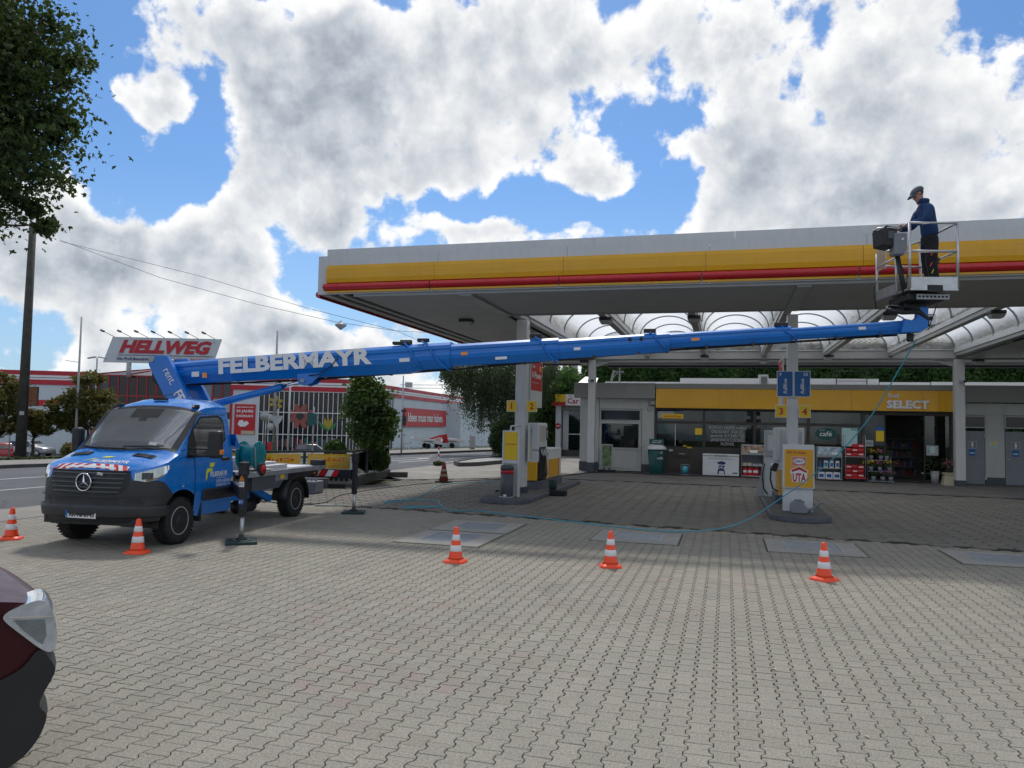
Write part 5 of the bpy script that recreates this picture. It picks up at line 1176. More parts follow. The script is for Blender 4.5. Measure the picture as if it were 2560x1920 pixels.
for s_ in (-1,1):
    hl=patch('headlight','lensin',s_*.475,s_*.99,lambda s:itp([(.475,1.045),(.62,1.02),(.80,1.06),(.95,1.15),(.99,1.20)],abs(s)),lambda s:itp([(.475,1.14),(.65,1.19),(.85,1.235),(.99,1.255)],abs(s)),.030,18,8) if s_>0 else patch('headlight','lensin',-.99,-.475,lambda s:itp([(.475,1.045),(.62,1.02),(.80,1.06),(.95,1.15),(.99,1.20)],abs(s)),lambda s:itp([(.475,1.14),(.65,1.19),(.85,1.235),(.99,1.255)],abs(s)),.030,18,8)
    a,b=(.50,.96) if s_>0 else (-.96,-.50)
    patch('lens','glass',a-.02*s_ if s_>0 else a,b,lambda s:itp([(.475,1.045),(.62,1.02),(.80,1.06),(.95,1.15),(.99,1.20)],abs(s)),lambda s:itp([(.475,1.14),(.65,1.19),(.85,1.235),(.99,1.255)],abs(s)),.040,18,8,parent=hl)
    a,b=(.56,.72) if s_>0 else (-.72,-.56)
    patch('lamp_bowl','dgrey',a,b,1.055,1.15,.034,8,5,parent=hl); a,b=(.74,.84) if s_>0 else (-.84,-.74); patch('lamp_bowl','lensin',a,b,1.10,1.20,.036,8,5,parent=hl)
    a,b=(.62,.90) if s_>0 else (-.90,-.62); patch('indicator','amber',a,b,lambda s:itp([(.62,1.025),(.80,1.065),(.90,1.115)],abs(s)),lambda s:itp([(.62,1.05),(.80,1.085),(.90,1.13)],abs(s)),.037,8,2,parent=hl)
# bonnet details
tpatch('windscreen_frame','black',lambda x:-.23+.17*(x/.95)**2,lambda x:.60-.02*abs(x),-.90,.90,.004,24,20)
ws=tpatch('windscreen','wscreen',lambda x:-.19+.17*(x/.95)**2,lambda x:.55-.03*abs(x),-.80,.80,.008,24,20)
tpatch('mirror_housing','black',.36,.53,-.30,.24,.0105,5,8,parent=ws); tpatch('mirror_foot','black',.30,.365,-.09,.05,.0105,3,4,parent=ws); tpatch('dash_top','dgrey',-.155,-.06,-.62,.62,.0102,3,16,parent=ws); tpatch('dash_paper','lgrey',-.10,-.05,.42,.56,.0108,2,3,parent=ws)
mb=MB(); mb.tube([top(-.78,-.09,.03),top(-.35,-.20,.03),top(.10,-.205,.03)],.014,6); mb.tube([top(.05,-.17,.035),top(.4,-.15,.035),top(.70,-.09,.035)],.012,6); mb.build('wiper','black',T_,local=True)
for s_ in (-1,1):
    v_=tpatch('bonnet_vent','black',-.42,-.30,.38*s_ if s_>0 else -.74,.74 if s_>0 else -.38,.006,6,8)
    for k in range(3): MB().tube([top(.40*s_,-.405+k*.042,.014),top(.72*s_,-.405+k*.042,.014)],.007,5).build('fin','dgrey',v_,local=True)
hz=tpatch('hazard_stripe','refw',-.845,-.745,-.62,.62,.006,4,24)
for s_ in (-1,1):
    for k in range(4):
        mb=MB(); rows=[]
        x0=.03+k*.155
        for f in (0,.5,1):
            sh=.085*(f)*-1; rows.append([top(s_*(x0+sh+.085+a*.078),-.845+.1*f,.009) for a in (0,.5,1)])
        mb.grid(rows,flip=s_>0,sm=False); mb.build('red_bar','redp',hz,local=True)
def hood(x,y,k=.005): return top(x,y,k)
logo=mb=MB()
mb.grid([[hood(-.30+.0+a,-.68+.03) for a in (0,.03)],[hood(-.22+a,-.60) for a in (0,.045)],[hood(-.12+a,-.555) for a in (-.03,.03)],[hood(.02+a,-.55) for a in (-.01,.03)]],flip=True); 
mb.grid([[hood(-.05+a,-.525) for a in (-.03,.12)],[hood(.02+a,-.475) for a in (-.04,.13)]],flip=True); mb.build('bonnet_logo','lime',T_,local=True)
textmap('FELBERMAYR',.66,.085,lambda a,b:hood(.19+a,-.645+b),'refw',T_,bold=.03); textmap('rent.felbermayr.eu',.36,.035,lambda a,b:hood(.22+a,-.715+b),'refw',T_,bold=.0)
tpatch('windscreen_sticker','greenp',.02,.07,-.70,-.655,.010,3,3)
# roof bits
mb=MB(); mb.obox(top(-.05,.80,.03),.26,.05,.04); mb.tube([top(.0,.82,.04),top(.02,.86,.09),top(.25,.95,.11)],.006,5); mb.build('roof_antenna','black',T_,local=True)
for s_ in (-1,1): MB().obox(top(.72*s_,.66,.025),.10,.09,.06).build('marker_lamp','black',T_,local=True,bev=.01)
MB().obox(top(.70,.63,.04),.05,.03,.03).build('marker_lens','lens',T_,local=True)
# sides
for s_ in (-1,1):
    sg=lambda a,b:(a,b) if s_>0 else (-b,-a)
    Y=lambda y:sy(y)
    zh=lambda s:min(2.06,itp(ZT,YC+abs(s)-1)-.05)
    a,b=sg(Y(.315),Y(1.345)); patch('door_gap','black',a,b,.385,zh,.0025,26,20)
    a,b=sg(Y(.325),Y(1.335)); dr=patch('door','blue',a,b,.395,lambda s:zh(s)-.012,.006,26,20)
    a,b=sg(Y(.12),Y(.335)); patch('quarter_trim','black',a,b,lambda s:1.345,lambda s:1.36+(itp(ZT,YC+abs(s)-1)-.06-1.36)*min(1,(YC+abs(s)-1-.12)/.09+.02),.010,8,6)
    a,b=sg(Y(.33),Y(1.26)); wf=patch('side_window','black',a,b,lambda s:itp([(.33,1.355),(.55,1.37),(.9,1.46),(1.15,1.55),(1.26,1.62)],YC+abs(s)-1),lambda s:itp([(.33,1.80),(.60,2.02),(1.1,2.045),(1.2,2.02),(1.26,1.96)],YC+abs(s)-1),.010,20,10,parent=dr)
    a,b=sg(Y(.37),Y(1.22)); patch('pane','carglass',a,b,lambda s:itp([(.33,1.40),(.55,1.41),(.9,1.50),(1.15,1.59),(1.22,1.66)],YC+abs(s)-1),lambda s:itp([(.33,1.78),(.60,1.985),(1.08,2.01),(1.17,1.98),(1.22,1.92)],YC+abs(s)-1),.014,20,10,parent=dr)
    a,b=sg(Y(.52),Y(1.41)); patch('side_moulding','bumper',a,b,.635,.825,.020,14,4,solid=.012)
    MB().obox((s_*1.0,1.17,1.30),.05,.20,.055).build('door_handle','black',dr,local=True,bev=.015)
    mx_=0 if s_>0 else .30; mb=MB(); mb.tube([(s_*.97,.16,1.50),(s_*(1.40-mx_),.13,1.50)],.016,6); mb.tube([(s_*.97,.18,1.38),(s_*(1.40-mx_),.15,1.40)],.028,6); mb.build('mirror_arm','black',T_,local=True)
    mi_=MB(); mi_.box(s_*1.36 if s_>0 else -1.16,1.58 if s_>0 else -1.0,.05,.20,1.36,1.80); mi_=mi_.build('mirror','black',T_,local=True,bev=.045)
    box('mirror_glass','lens',s_*1.385 if s_>0 else -1.145,1.555 if s_>0 else -1.015,.201,.207,1.41,1.76,mi_,local=True); box('repeater','amber',1.56*s_ if s_>0 else -1.18,1.60 if s_>0 else -1.14,.08,.17,1.42,1.50,mi_,local=True,bev=.012)
    a,b=sg(Y(.42),Y(.57)); 
    mb=MB(); mb.box(s_*.80 if s_>0 else -.99,.99 if s_>0 else -.80,.50,.54,.30,.62); mb.build('mudflap','black',T_,local=True)
def sd(y,z,k=.010): return wrap(sy(y),z,k)
textmap('FELBERMAYR',.50,.085,lambda a,b:sd(.97+a,1.055+b,.012),'refw',T_,bold=.03); textmap('rent.felbermayr.eu',.30,.03,lambda a,b:sd(1.05+a,.985+b,.012),'refw',T_,bold=0)
mb=MB(); mb.grid([[sd(.60,.955),sd(.645,1.0)],[sd(.60,1.10),sd(.655,1.075)],[sd(.64,1.155),sd(.69,1.10)],[sd(.80,1.155),sd(.775,1.10)]],flip=False,sm=False); mb.grid([[sd(.70,1.175),sd(.735,1.245)],[sd(.83,1.175),sd(.865,1.245)]],flip=True,sm=False); mb.build('door_logo','lime',T_,local=True)
textmap('05321/6833310',.46,.05,lambda a,b:sd(1.13+a,.93+b,.012),'refw',T_,bold=.006); textmap('05086/9000 94',.42,.05,lambda a,b:sd(1.10+a,.865+b,.012),'refw',T_,bold=.006)
patch('sticker','cream',sy(1.36),sy(1.41),.90,.98,.010,3,3)
# fuel flap, small reflector
patch('reflector','lgrey',sy(-.02),sy(.03),.895,.925,.008,2,2)
# wheels
def wheel(x,y,s_):
    t_=MB(); t_.lathe([(.215,-.115),(.30,-.125),(.345,-.118),(.362,-.09),(.370,-.05),(.370,.05),(.362,.09),(.345,.118),(.30,.125),(.215,.115)],(x,y,.368),40,axis='x')
    for k in range(40):
        a=2*PI*k/40
        for xo in (-.095,-.032,.032,.095):
            c_=Vector((x+xo,y+.369*math.cos(a+xo),.368+.369*math.sin(a+xo))); t_.obox(c_,.05,.030,.012,Matrix.Rotation(a+xo-PI/2,3,'X'))
    w=t_.build('wheel','rubber',T_,local=True)
    r_=MB(); r_.lathe([(.222,.06*s_),(.222,.118*s_),(.210,.122*s_),(.200,.10*s_),(.190,.06*s_),(.165,.052*s_),(.10,.070*s_),(.095,.105*s_),(.0,.105*s_)] if s_>0 else [(.222,-.06),(.222,-.118),(.210,-.122),(.200,-.10),(.190,-.06),(.165,-.052),(.10,-.070),(.095,-.105),(.0,-.105)],(x,y,.368),40,axis='x'); r_.build('rim','rim',w,local=True)
    h=MB()
    for k in range(14): a=2*PI*k/14; h.obox((x+.066*s_,y+.166*math.cos(a),.368+.166*math.sin(a)),.020,.040,.052,Matrix.Rotation(a-PI/2,3,'X'))
    h.build('rim_holes','black',w,local=True); MB().lathe([(.095,.10*s_),(.09,.118*s_),(0,.122*s_)],(x,y,.368),24,axis='x').build('hub_cap','black',w,local=True)
for x,y in ((.86,0),(-.86,0),(.84,3.86),(-.84,3.86)): wheel(x,y,1 if x>0 else -1)
# chassis and flatbed
for x in (-.42,.42): box('frame_rail','dsteel',x-.05,x+.05,1.30,5.0,.60,.82,T_,local=True)
for y in (1.9,2.8,3.86,4.7): box('cross_member','dsteel',-.37,.37,y,y+.10,.60,.80,T_,local=True)
MB().tube([(-.8,3.86,.37),(.8,3.86,.37)],.055,10).lathe([(0,-.16),(.15,-.10),(.17,0),(.15,.10),(0,.16)],(0,3.86,.37),16,axis='x').build('rear_axle','black',T_,local=True)
box('subframe','blue_steel',-.62,.70,1.6,2.5,.48,.80,T_,local=True,bev=.02); MB().obox((.72,2.75,.58),.10,.95,.12,Matrix.Rotation(-.35,3,'X')).build('stay','blue_steel',T_,local=True)
MB().lathe([(0,-.28),(.13,-.26),(.13,.26),(0,.28)],(.55,2.55,.33),16,axis='y').build('silencer','black',T_,local=True)
bd=box('load_bed','lgrey',-1.03,1.03,1.82,4.98,.965,1.0,T_,local=True); 
for x0,x1,y0,y1 in ((1.03,1.06,1.82,5.0),(-1.06,-1.03,1.82,5.0)): box('edge_rail','galv',x0,x1,y0,y1,.925,1.012,bd,local=True)
box('edge_rail','galv',-1.03,1.03,4.985,5.02,.925,1.012,bd,local=True)
mb=MB(); mb.prism([(2.02,.92),(3.35,.92),(3.02,.66),(2.02,.66)],(1.0,0,0),UY,UZ,.02); mb.prism([(2.02,.92),(3.35,.92),(3.02,.66),(2.02,.66)],(.55,0,0),UY,UZ,.44); mb.build('side_locker','dgrey',T_,local=True); box('locker_plate','grey',1.021,1.026,2.85,3.35,.80,.92,T_,local=True); box('sticker','yellowp',1.027,1.031,3.05,3.20,.83,.91,T_,local=True)
box('bed_side','dsteel',.90,.98,3.36,4.9,.80,.92,T_,local=True)
for s_ in (-1,1):
    mb=MB(); rows=[]
    for k in range(17):
        a=PI*(-.02+1.02*k/16); rows.append([(s_*x,3.86+.50*math.cos(a),.37+.50*math.sin(a)) for x in (.68,.99)]+[(s_*.99,3.86+.47*math.cos(a),.37+.47*math.sin(a))])
    mb.grid(rows); mb.build('mudguard','black',T_,local=True,solid=.008)
box('side_lamp','amber',.985,1.0,4.55,4.62,.84,.89,T_,local=True,bev=.005)
box('head_board','dsteel',-.95,.95,1.50,1.56,.62,1.05,T_,local=True)
mb=MB(); mb.add([(1.0,1.44,1.52),(1.0,1.60,1.45),(1.0,1.60,1.50),(1.0,1.45,1.72),(.7,1.44,1.52),(.7,1.60,1.45),(.7,1.60,1.50),(.7,1.45,1.72)],[(0,1,2,3),(4,7,6,5),(3,2,6,7),(0,4,5,1),(1,5,6,2)]); mb.build('rear_cowl','blue_steel',T_,local=True)
# rear light panel with holes
mb=MB(); mb.box(1.12,1.68,5.0,5.03,.62,.92); rp=mb.build('rear_lamp_panel','alu',T_,local=True,bev=.01)
for k in range(4):
    for j in range(2): MB().lathe([(0,0),(.035,0),(.035,.006),(0,.006)],(1.2+k*.12,4.992,.70+j*.12),12,axis='y').build('hole','black',rp,local=True)
box('tail_lamp','redp',1.66,1.74,4.98,5.06,.70,.86,rp,local=True,bev=.02); box('beam_stay','black',1.10,1.5,5.035,5.08,.50,.60,T_,local=True)
# outriggers
def outrigger(lx,ly,sx,sy_,ztop_,near,zb=.80):
    g_=MB(); g_.box(lx-.052,lx+.052,ly-.052,ly+.052,.50,ztop_-.22); o=g_.build('outrigger_leg','dsteel',T_,local=True,bev=.015)
    MB().box(lx-.068,lx+.068,ly-.068,ly+.068,ztop_-.22,ztop_).build('leg_head','black',o,local=True,bev=.02)
    MB().box(lx-.045,lx+.045,ly-.045,ly+.045,.42,.50).build('sleeve','black',o,local=True); MB().tube([(lx,ly,.06),(lx,ly,.45)],.034,14).build('ram','alu',o,local=True)
    MB().lathe([(.0,0),(.09,0),(.09,.02),(.04,.04),(.04,.08),(0,.08)],(lx,ly,.055),16).build('foot','dsteel',o,local=True)
    a=Vector((sx,sy_,zb)); b=Vector((lx,ly,zb)); d_=b-a
    bm=MB().obox((a+b)/2,d_.length-.13,.14,.20,Matrix.Rotation(math.atan2(d_.y,d_.x),3,'Z')).build('outrigger_beam','dsteel',T_,local=True,bev=.01)
    return o,bm,d_
o1,_,_=outrigger(1.81,.42,.75,1.85,1.30,True)
mb=MB(); mb.prism([(-.047,0),(.047,0),(0,.095)],(1.81,.363,1.0),UX,UZ,.003); mb.build('warning_triangle','amber',o1,local=True); box('sticker','whiteclean',1.765,1.855,.362,.366,.90,.985,o1,local=True); text('!',(1.81,.359,1.035),UX,UZ,'blackp',o1,h=.06,bold=.02,local=True,th=.001); text('EY',(1.81,.36,.94),UX,UZ,'blackp',o1,w=.07,local=True,th=.001); box('sticker','bluep',1.765,1.855,.362,.366,.62,.70,o1,local=True); text('EY',(1.81,.36,.66),UX,UZ,'whiteclean',o1,w=.06,local=True,th=.001)
o2,b2,_=outrigger(1.82,4.84,.3,4.95,1.30,True,.84)
mb=MB()
for k in range(2):
    x=.98+k*.30; mb.add([(x,4.815,.78),(x+.14,4.808,.78),(x+.22,4.803,.92),(x+.08,4.812,.92)],[(0,1,2,3)],0); mb.add([(x-.14,4.82,.78),(x,4.815,.78),(x+.08,4.812,.92),(x-.06,4.822,.92)],[(0,1,2,3)],1)
mb.v=[(v_[0],v_[1]-.03,v_[2]) for v_ in mb.v]; mb.build('hazard_stripe',['redp','refw'],b2,local=True)
outrigger(-1.25,1.9,-.7,1.9,1.15,False); outrigger(-1.25,4.9,-.3,4.95,1.15,False)
box('junction_head','black',.78,1.05,4.78,5.02,1.0,1.13,T_,local=True,bev=.02)

# ---- boom (in its own vertical plane)
P0=Vector((-10.9,13.1,0)); BD=Vector((.9951,.099,0)); BN_=Vector((.099,-.9951,0))
def bm(s,off,z): return P0+BD*s+BN_*off+Vector((0,0,z))
bang=math.atan2(BD.y,BD.x)
def section(name,pts,w,parent,m='blue_steel',label=None):
    """pts: list of (s, bottom, top)"""
    prof=[(.60,0),(1,.12),(1,.24),(.91,.30),(.91,.42),(1,.49),(.96,.66),(.50,1)]
    mb=MB(); rings=[]
    for s,b,t in pts:
        h=t-b; r_=[bm(s,w*a,t-h*f) for a,f in prof]+[bm(s,-w*a,t-h*f) for a,f in prof[::-1]]; rings.append(r_+[r_[0]])
    mb.grid(rings,sm=False,flip=True); n=len(prof)*2
    mb.add(rings[0][:n],[tuple(range(n))[::-1]]); mb.add(rings[-1][:n],[tuple(range(n))]); return mb.build(name,m,parent,bev=.006)
bo=section('boom',[(-.02,2.64,3.08),(1.2,2.725,3.185),(3.0,2.82,3.315),(5.08,2.925,3.465),(5.38,2.995,3.485),(5.92,3.03,3.52)],.21,T_)
section('boom_stage',[(5.90,3.07,3.475),(7.95,3.19,3.605)],.18,T_); section('boom_stage',[(7.93,3.215,3.575),(9.95,3.36,3.71)],.155,T_)
section('boom_stage',[(9.93,3.425,3.69),(12.03,3.55,3.825)],.13,T_); section('boom_stage',[(12.01,3.585,3.785),(14.0,3.70,3.925)],.105,T_)
def collar(s,b,t,w,sl):
    mb=MB(); r_=[bm(s-sl,w*.7,t),bm(s-sl*.4,w,t-.1),bm(s+sl*.5,w,b+.1),bm(s+sl,w*.6,b),bm(s+sl,-w*.6,b),bm(s,-w,b+.1),bm(s-sl*.4,-w,t-.1),bm(s-sl,-w*.7,t)]
    mb.tube(r_+[r_[0]],.016,6,caps=False); mb.build('collar','blue_steel',bo); MB().obox(bm(s-sl,.05,t+.03),.22,.10,.07,Matrix.Rotation(bang,3,'Z')).build('roller_box','black',bo,bev=.01)
collar(5.62,3.0,3.53,.235,.26); collar(7.72,3.15,3.62,.20,.20); collar(5.2,3.02,3.50,.225,.18); collar(9.76,3.36,3.71,.175,.16); collar(12.0,3.545,3.82,.145,.13)
MB().obox(bm(4.95,.06,3.50),.36,.14,.06,Matrix.Rotation(bang,3,'Z')).build('valve_block','black',bo,bev=.01)
bt_=math.atan(.0715); u_=(BD*math.cos(bt_)+Vector((0,0,math.sin(bt_)))); v_=(BD*-math.sin(bt_)+Vector((0,0,math.cos(bt_))))
text('FELBERMAYR',bm(2.82,.214,3.135),u_,v_,'refw',bo,w=3.17,h=.315,bold=.045,th=.004)
# faint rub marks, pins
for s,z in ((9.25,3.575),(9.45,3.585)): MB().lathe([(0,0),(.035,0),(.035,.004),(0,.004)],bm(s,.160,z),14,axis='y').build('pin_hole','black',bo)
MB().tube([bm(.4,-.10,2.66),bm(3.0,-.12,2.79),bm(5.9,-.10,3.02),bm(9.9,-.08,3.40),bm(13.8,-.05,3.68)],.022,6).build('hydraulic_line','hosed',bo)
for k,s in enumerate((1.6,2.4,3.9,4.7,6.6,7.3,8.6,9.4,10.6,11.4,12.8,13.5)): MB().obox(bm(s,.0,itp([(0,2.62),(3,2.78),(5.9,3.01),(9.9,3.40),(13.8,3.68)],s)),.05,.20,.05,Matrix.Rotation(bang,3,'Z')).build('clamp','dsteel',bo)
for s,z,w_,h_,m_ in ((.75,2.86,.16,.10,'refw'),(.95,2.84,.10,.10,'amber'),(5.05,3.17,.20,.07,'refw'),(6.2,3.30,.13,.06,'amber'),(6.9,3.22,.22,.05,'refw'),(8.3,3.40,.12,.05,'refw'),(10.4,3.58,.14,.05,'amber'),(13.2,3.78,.12,.05,'refw')):
    w0_=itp([(0,.214),(5.95,.214),(5.96,.183),(7.95,.183),(7.96,.158),(9.95,.158),(9.96,.133),(12,.133),(12.01,.107)],s); MB().obox(bm(s,w0_,z),w_,.004,h_,Matrix.Rotation(bang,3,'Z')@Matrix.Rotation(-.065,3,'Y')).build('decal',m_,bo)
# tail, mast arms
mb=MB(); mb.prism([(-.22,2.98),(-.10,3.09),(.16,3.10),(.16,2.57),(-.05,2.60),(-.22,2.72)],bm(0,.20,0),BD,UZ,-.40); mb.build('tail_block','black',T_,bev=.02)
for off,nm in ((.26,1),(-.42,0)):
    mb=MB(); mb.prism([(-.17,3.20),(.22,3.21),(1.25,1.55),(.72,1.55),(-.17,3.02)][::-1],bm(0,off,0),BD,UZ,.12 if nm else .12); ar=mb.build('mast_arm','blue_steel',T_,bev=.012)
    if nm:
        a=Vector((.985,0,-1.56)).normalized(); uu=BD*a.x+Vector((0,0,a.z)); vv=BD*-a.z+Vector((0,0,a.x))
        nrm=BN_; 
        text('rent.',bm(.30,.385,2.80),uu,vv,'refw',ar,w=.34,h=.13,bold=.005,th=.004); text('FELBERMAYR',bm(.82,.385,1.98),uu,vv,'refw',ar,w=1.25,h=.20,bold=.04,th=.004)
MB().tube([bm(-.10,.40,3.14),bm(-.10,-.45,3.14)],.06,14).build('pivot_pin','galv',T_)
box('turret','blue_steel',-.78,-.12,2.25,3.15,1.02,1.62,T_,local=True,bev=.03); MB().lathe([(.45,.0),(.45,.16),(.0,.16)],(-.4,2.7,.86),28).build('slew_ring','black',T_,local=True)
box('hydraulic_tank','blue_steel',-1.0,-.80,2.3,3.2,1.02,1.5,T_,local=True,bev=.03)
MB().tube([bm(.75,0,2.20),bm(2.50,0,2.64)],.072,14).build('lift_cylinder','blue_steel',T_); MB().tube([bm(2.50,0,2.64),bm(3.0,0,2.77)],.042,12).build('piston_rod','chrome',T_)
mb=MB(); mb.prism([(2.86,2.90),(3.40,2.93),(3.18,2.72),(3.02,2.66),(2.90,2.70)][::-1],bm(0,.12,0),BD,UZ,.03); mb.prism([(2.86,2.90),(3.40,2.93),(3.18,2.72),(3.02,2.66),(2.90,2.70)][::-1],bm(0,-.15,0),BD,UZ,.03); mb.build('cylinder_bracket','blue_steel',T_)
MB().tube([bm(3.0,.20,2.76),bm(3.0,-.20,2.76)],.035,12).build('bracket_pin','galv',T_)
# loose black strap over the boom side
MB().tube([bm(3.72,.222,3.20),bm(3.60,.225,3.05),bm(3.45,.228,2.95),bm(3.32,.20,2.88),bm(3.12,.16,2.86)],.012,5).build('strap','hosed',bo)
# jib head at the tip
mb=MB(); mb.prism([(13.80,3.69),(14.10,3.70),(14.22,3.78),(14.23,4.13),(14.06,4.13),(14.04,3.95),(13.98,3.90),(13.85,3.93)][::-1],bm(0,.07,0),BD,UZ,.14) ; mb.build('jib_head','blue_steel',T_,bev=.01)
MB().obox(bm(14.32,0,3.93),.16,.12,.20,Matrix.Rotation(bang,3,'Z')).build('jib_lug','alu',T_,bev=.02); MB().tube([bm(14.31,.08,3.95),bm(14.31,-.08,3.95)],.035,12).build('jib_pin','black',T_)
MB().obox(bm(14.0,0,3.63),.10,.10,.14,Matrix.Rotation(bang,3,'Z')).build('jib_foot','black',T_,bev=.02)

# ---- basket
BA=R(12.5); K0=Vector((2.885,13.78,0)); bx_=Vector((math.cos(BA),math.sin(BA),0)); by_=Vector((-math.sin(BA),math.cos(BA),0)); BW,BL_=.765,1.28; ZF=4.36
def bk(a,b,z): return K0+bx_*a+by_*b+Vector((0,0,z))
RB=Matrix.Rotation(BA,3,'Z')
kt=MB(); kt.obox(bk(BW/2,BL_/2,ZF+.01),BW-.05,BL_-.05,.03,RB); kt=kt.build('basket','alu',T_)
def rail(a,b,r=.019,nm='rail',m='alu'): return MB().tube([a,b],r,8).build(nm,m,kt)
zt1,zt2=ZF+1.09,ZF+.62
for a,b in ((0,0),(BW,0),(BW,BL_),(0,BL_)): rail(bk(a,b,ZF),bk(a,b,zt1 if (a,b)!=(0,BL_) else ZF+.85),.024,'post')
rail(bk(0,0,zt1),bk(BW,0,zt1)); rail(bk(0,0,zt2),bk(BW,0,zt2),.022); rail(bk(BW,0,zt1),bk(BW,BL_,zt1)); rail(bk(BW,0,zt2),bk(BW,BL_,zt2)); rail(bk(0,BL_,zt2+.02),bk(BW,BL_,zt2)); rail(bk(0,BL_,ZF+.85),bk(BW,BL_,zt1))
rail(bk(0,0,zt2),bk(0,.5,zt2)); rail(bk(0,.5,ZF),bk(0,.5,zt2+.08),.02,'post'); rail(bk(0,.5,zt2),bk(0,BL_,zt2-.02)); rail(bk(0,0,zt1),bk(0,.35,zt1))
mb=MB()
def tb(a0,b0,a1,b1,z0=0,z1=.17):
    p,q=bk(a0,b0,ZF),bk(a1,b1,ZF); d_=(q-p); L=d_.length; mb.obox((p+q)/2+Vector((0,0,(z0+z1)/2)),L,.012,z1-z0,Matrix.Rotation(math.atan2(d_.y,d_.x),3,'Z'))
tb(0,-.012,BW,-.012,.06,.19); tb(0,-.012,.27,-.012,-.03,.06); tb(.52,-.012,BW,-.012,-.03,.06); tb(BW+.01,0,BW+.01,BL_); tb(0,BL_+.01,BW,BL_+.01); tb(-.01,.52,-.01,BL_); tb(-.01,0,-.01,.05); mb.build('toe_board','alu',kt)
box_=MB().obox(bk(.395,-.005,ZF-.0),.24,.02,.10,RB).build('toe_notch','black',kt)
mb=MB(); mb.prism([(.0,.0),(.10,.14),(.10,.42),(.0,.55),(-.28,.55),(-.28,.0)],bk(-.01,BL_-.10,ZF+.52),by_,UZ,.015); mb.build('gate_plate','alu',kt)
# underside gear
mb=MB(); mb.obox(bk(.42,.12,ZF-.115),.52,.04,.09,RB); hp=mb.build('step_bar','galv',kt,bev=.004)
for k in range(8): MB().lathe([(0,0),(.018,0),(.018,.004),(0,.004)],bk(.20+k*.062,.092,ZF-.115),10,axis='y').build('hole','black',hp)
MB().obox(bk(.36,.55,ZF-.10),.62,.75,.12,RB).build('under_frame','black',kt,bev=.02); MB().lathe([(.0,0),(.20,0),(.20,.12),(.0,.12)],bk(.28,.62,ZF-.30),24).build('rotator','black',T_,bev=.01)
MB().obox(bk(.30,.60,ZF-.22),.40,.30,.14,RB).build('swivel_block','dsteel',T_,bev=.02)
mb=MB(); mb.tube([bk(.10,.5,ZF-.20),bk(-.18,.45,ZF-.26),bk(-.20,.40,ZF-.30),bk(.05,.38,ZF-.34),bk(.35,.42,ZF-.32),bk(.48,.45,ZF-.42),bk(.50,.50,ZF-.55)],.04,8); mb.tube([bk(.0,.5,ZF-.18),bk(-.14,.42,ZF-.22),bk(.2,.40,ZF-.26)],.018,6); mb.build('hydraulic_hoses','hosed',T_)
MB().tube([bk(.68,.5,ZF-.16),bk(.50,.45,ZF-.62)],.009,5).build('stay_wire','hosed',T_)
# control console on a leaning pole
MB().tube([bk(-.06,.34,ZF+.66),bk(.06,.30,ZF-.06)],.040,10).build('console_pole','black',kt,bev=0)
mb=MB(); mb.prism([(-.12,-.04),(.06,-.04),(.10,.05),(.10,.33),(-.11,.33)],bk(-.05,.18,ZF+.64),bx_,UZ,-.22); mb.build('console','grey',kt,bev=.025)
MB().lathe([(0,0),(.022,0),(.022,.003),(0,.003)],bk(-.03,.172,ZF+.86),12,axis='y').build('console_dial','whiteclean',kt)
mb=MB(); mb.prism([(-.14,.0),(.09,-.03),(.12,.06),(.12,.32),(-.09,.35),(-.16,.28)],bk(-.20,.22,ZF+.76),bx_*.97+by_*.2,UZ,-.30); c_=mb.build('control_box','black',kt,bev=.02); MB().obox(bk(-.23,.215,ZF+.95),.17,.01,.13,RB@Matrix.Rotation(.12,3,'Y')).build('display','dgrey',kt)
MB().box(0,0,0,0,0,0) if False else None
mb=MB(); mb.tube([bk(.0,.28,ZF+1.04),bk(-.22,.20,ZF+1.06),bk(-.40,.25,ZF+1.06),bk(-.40,.45,ZF+1.06)],.014,6); mb.build('console_guard','alu',kt)
MB().tube([bk(-.05,.3,ZF+.5),bk(.02,.25,ZF+.35),bk(.10,.28,ZF+.25),bk(.06,.3,ZF+.0)],.010,5).build('cable','hosed',kt); MB().tube([bk(-.02,BL_-.1,ZF+.4),bk(-.10,BL_-.1,ZF+.2),bk(-.08,BL_-.15,ZF-.15)],.010,5).build('cable','hosed',kt)

# ------------------------------------------------------------ worker
def skin_mesh(name,verts,edges,radii,m,parent,root_i=0,sub=2,label=None):
    me=bpy.data.meshes.new(name); inv=ROOT[parent.name].inverted(); me.from_pydata([tuple(inv@Vector(v)) for v in verts],edges,[]); o=bpy.data.objects.new(name,me); COL.objects.link(o)
    o.parent=parent; ROOT[o.name]=ROOT[parent.name]; me.materials.append(M[m]); sk=o.modifiers.new('skin','SKIN'); sk.use_smooth_shade=True; sk.branch_smoothing=.6
    lay_=me.skin_vertices[0].data
    for i,r_ in enumerate(radii): lay_[i].radius=r_ if isinstance(r_,tuple) else (r_,r_); lay_[i].use_root=(i==root_i)
    s_=o.modifiers.new('sub','SUBSURF'); s_.levels=sub; s_.render_levels=sub; return o
PB=bk(.52,.42,ZF+.03); PF=-bx_; PS=Vector((-PF.y,PF.x,0))*1.0   # forward, left-hand side
PS=Vector((0,0,1)).cross(PF)                                        # person's left
def pp(f,l,z): return PB+PF*f+PS*l+Vector((0,0,z))
WK=thing('person','worker in blue fleece jacket, dark work trousers and grey cap bending over the basket controls','person',tuple(PB),0)
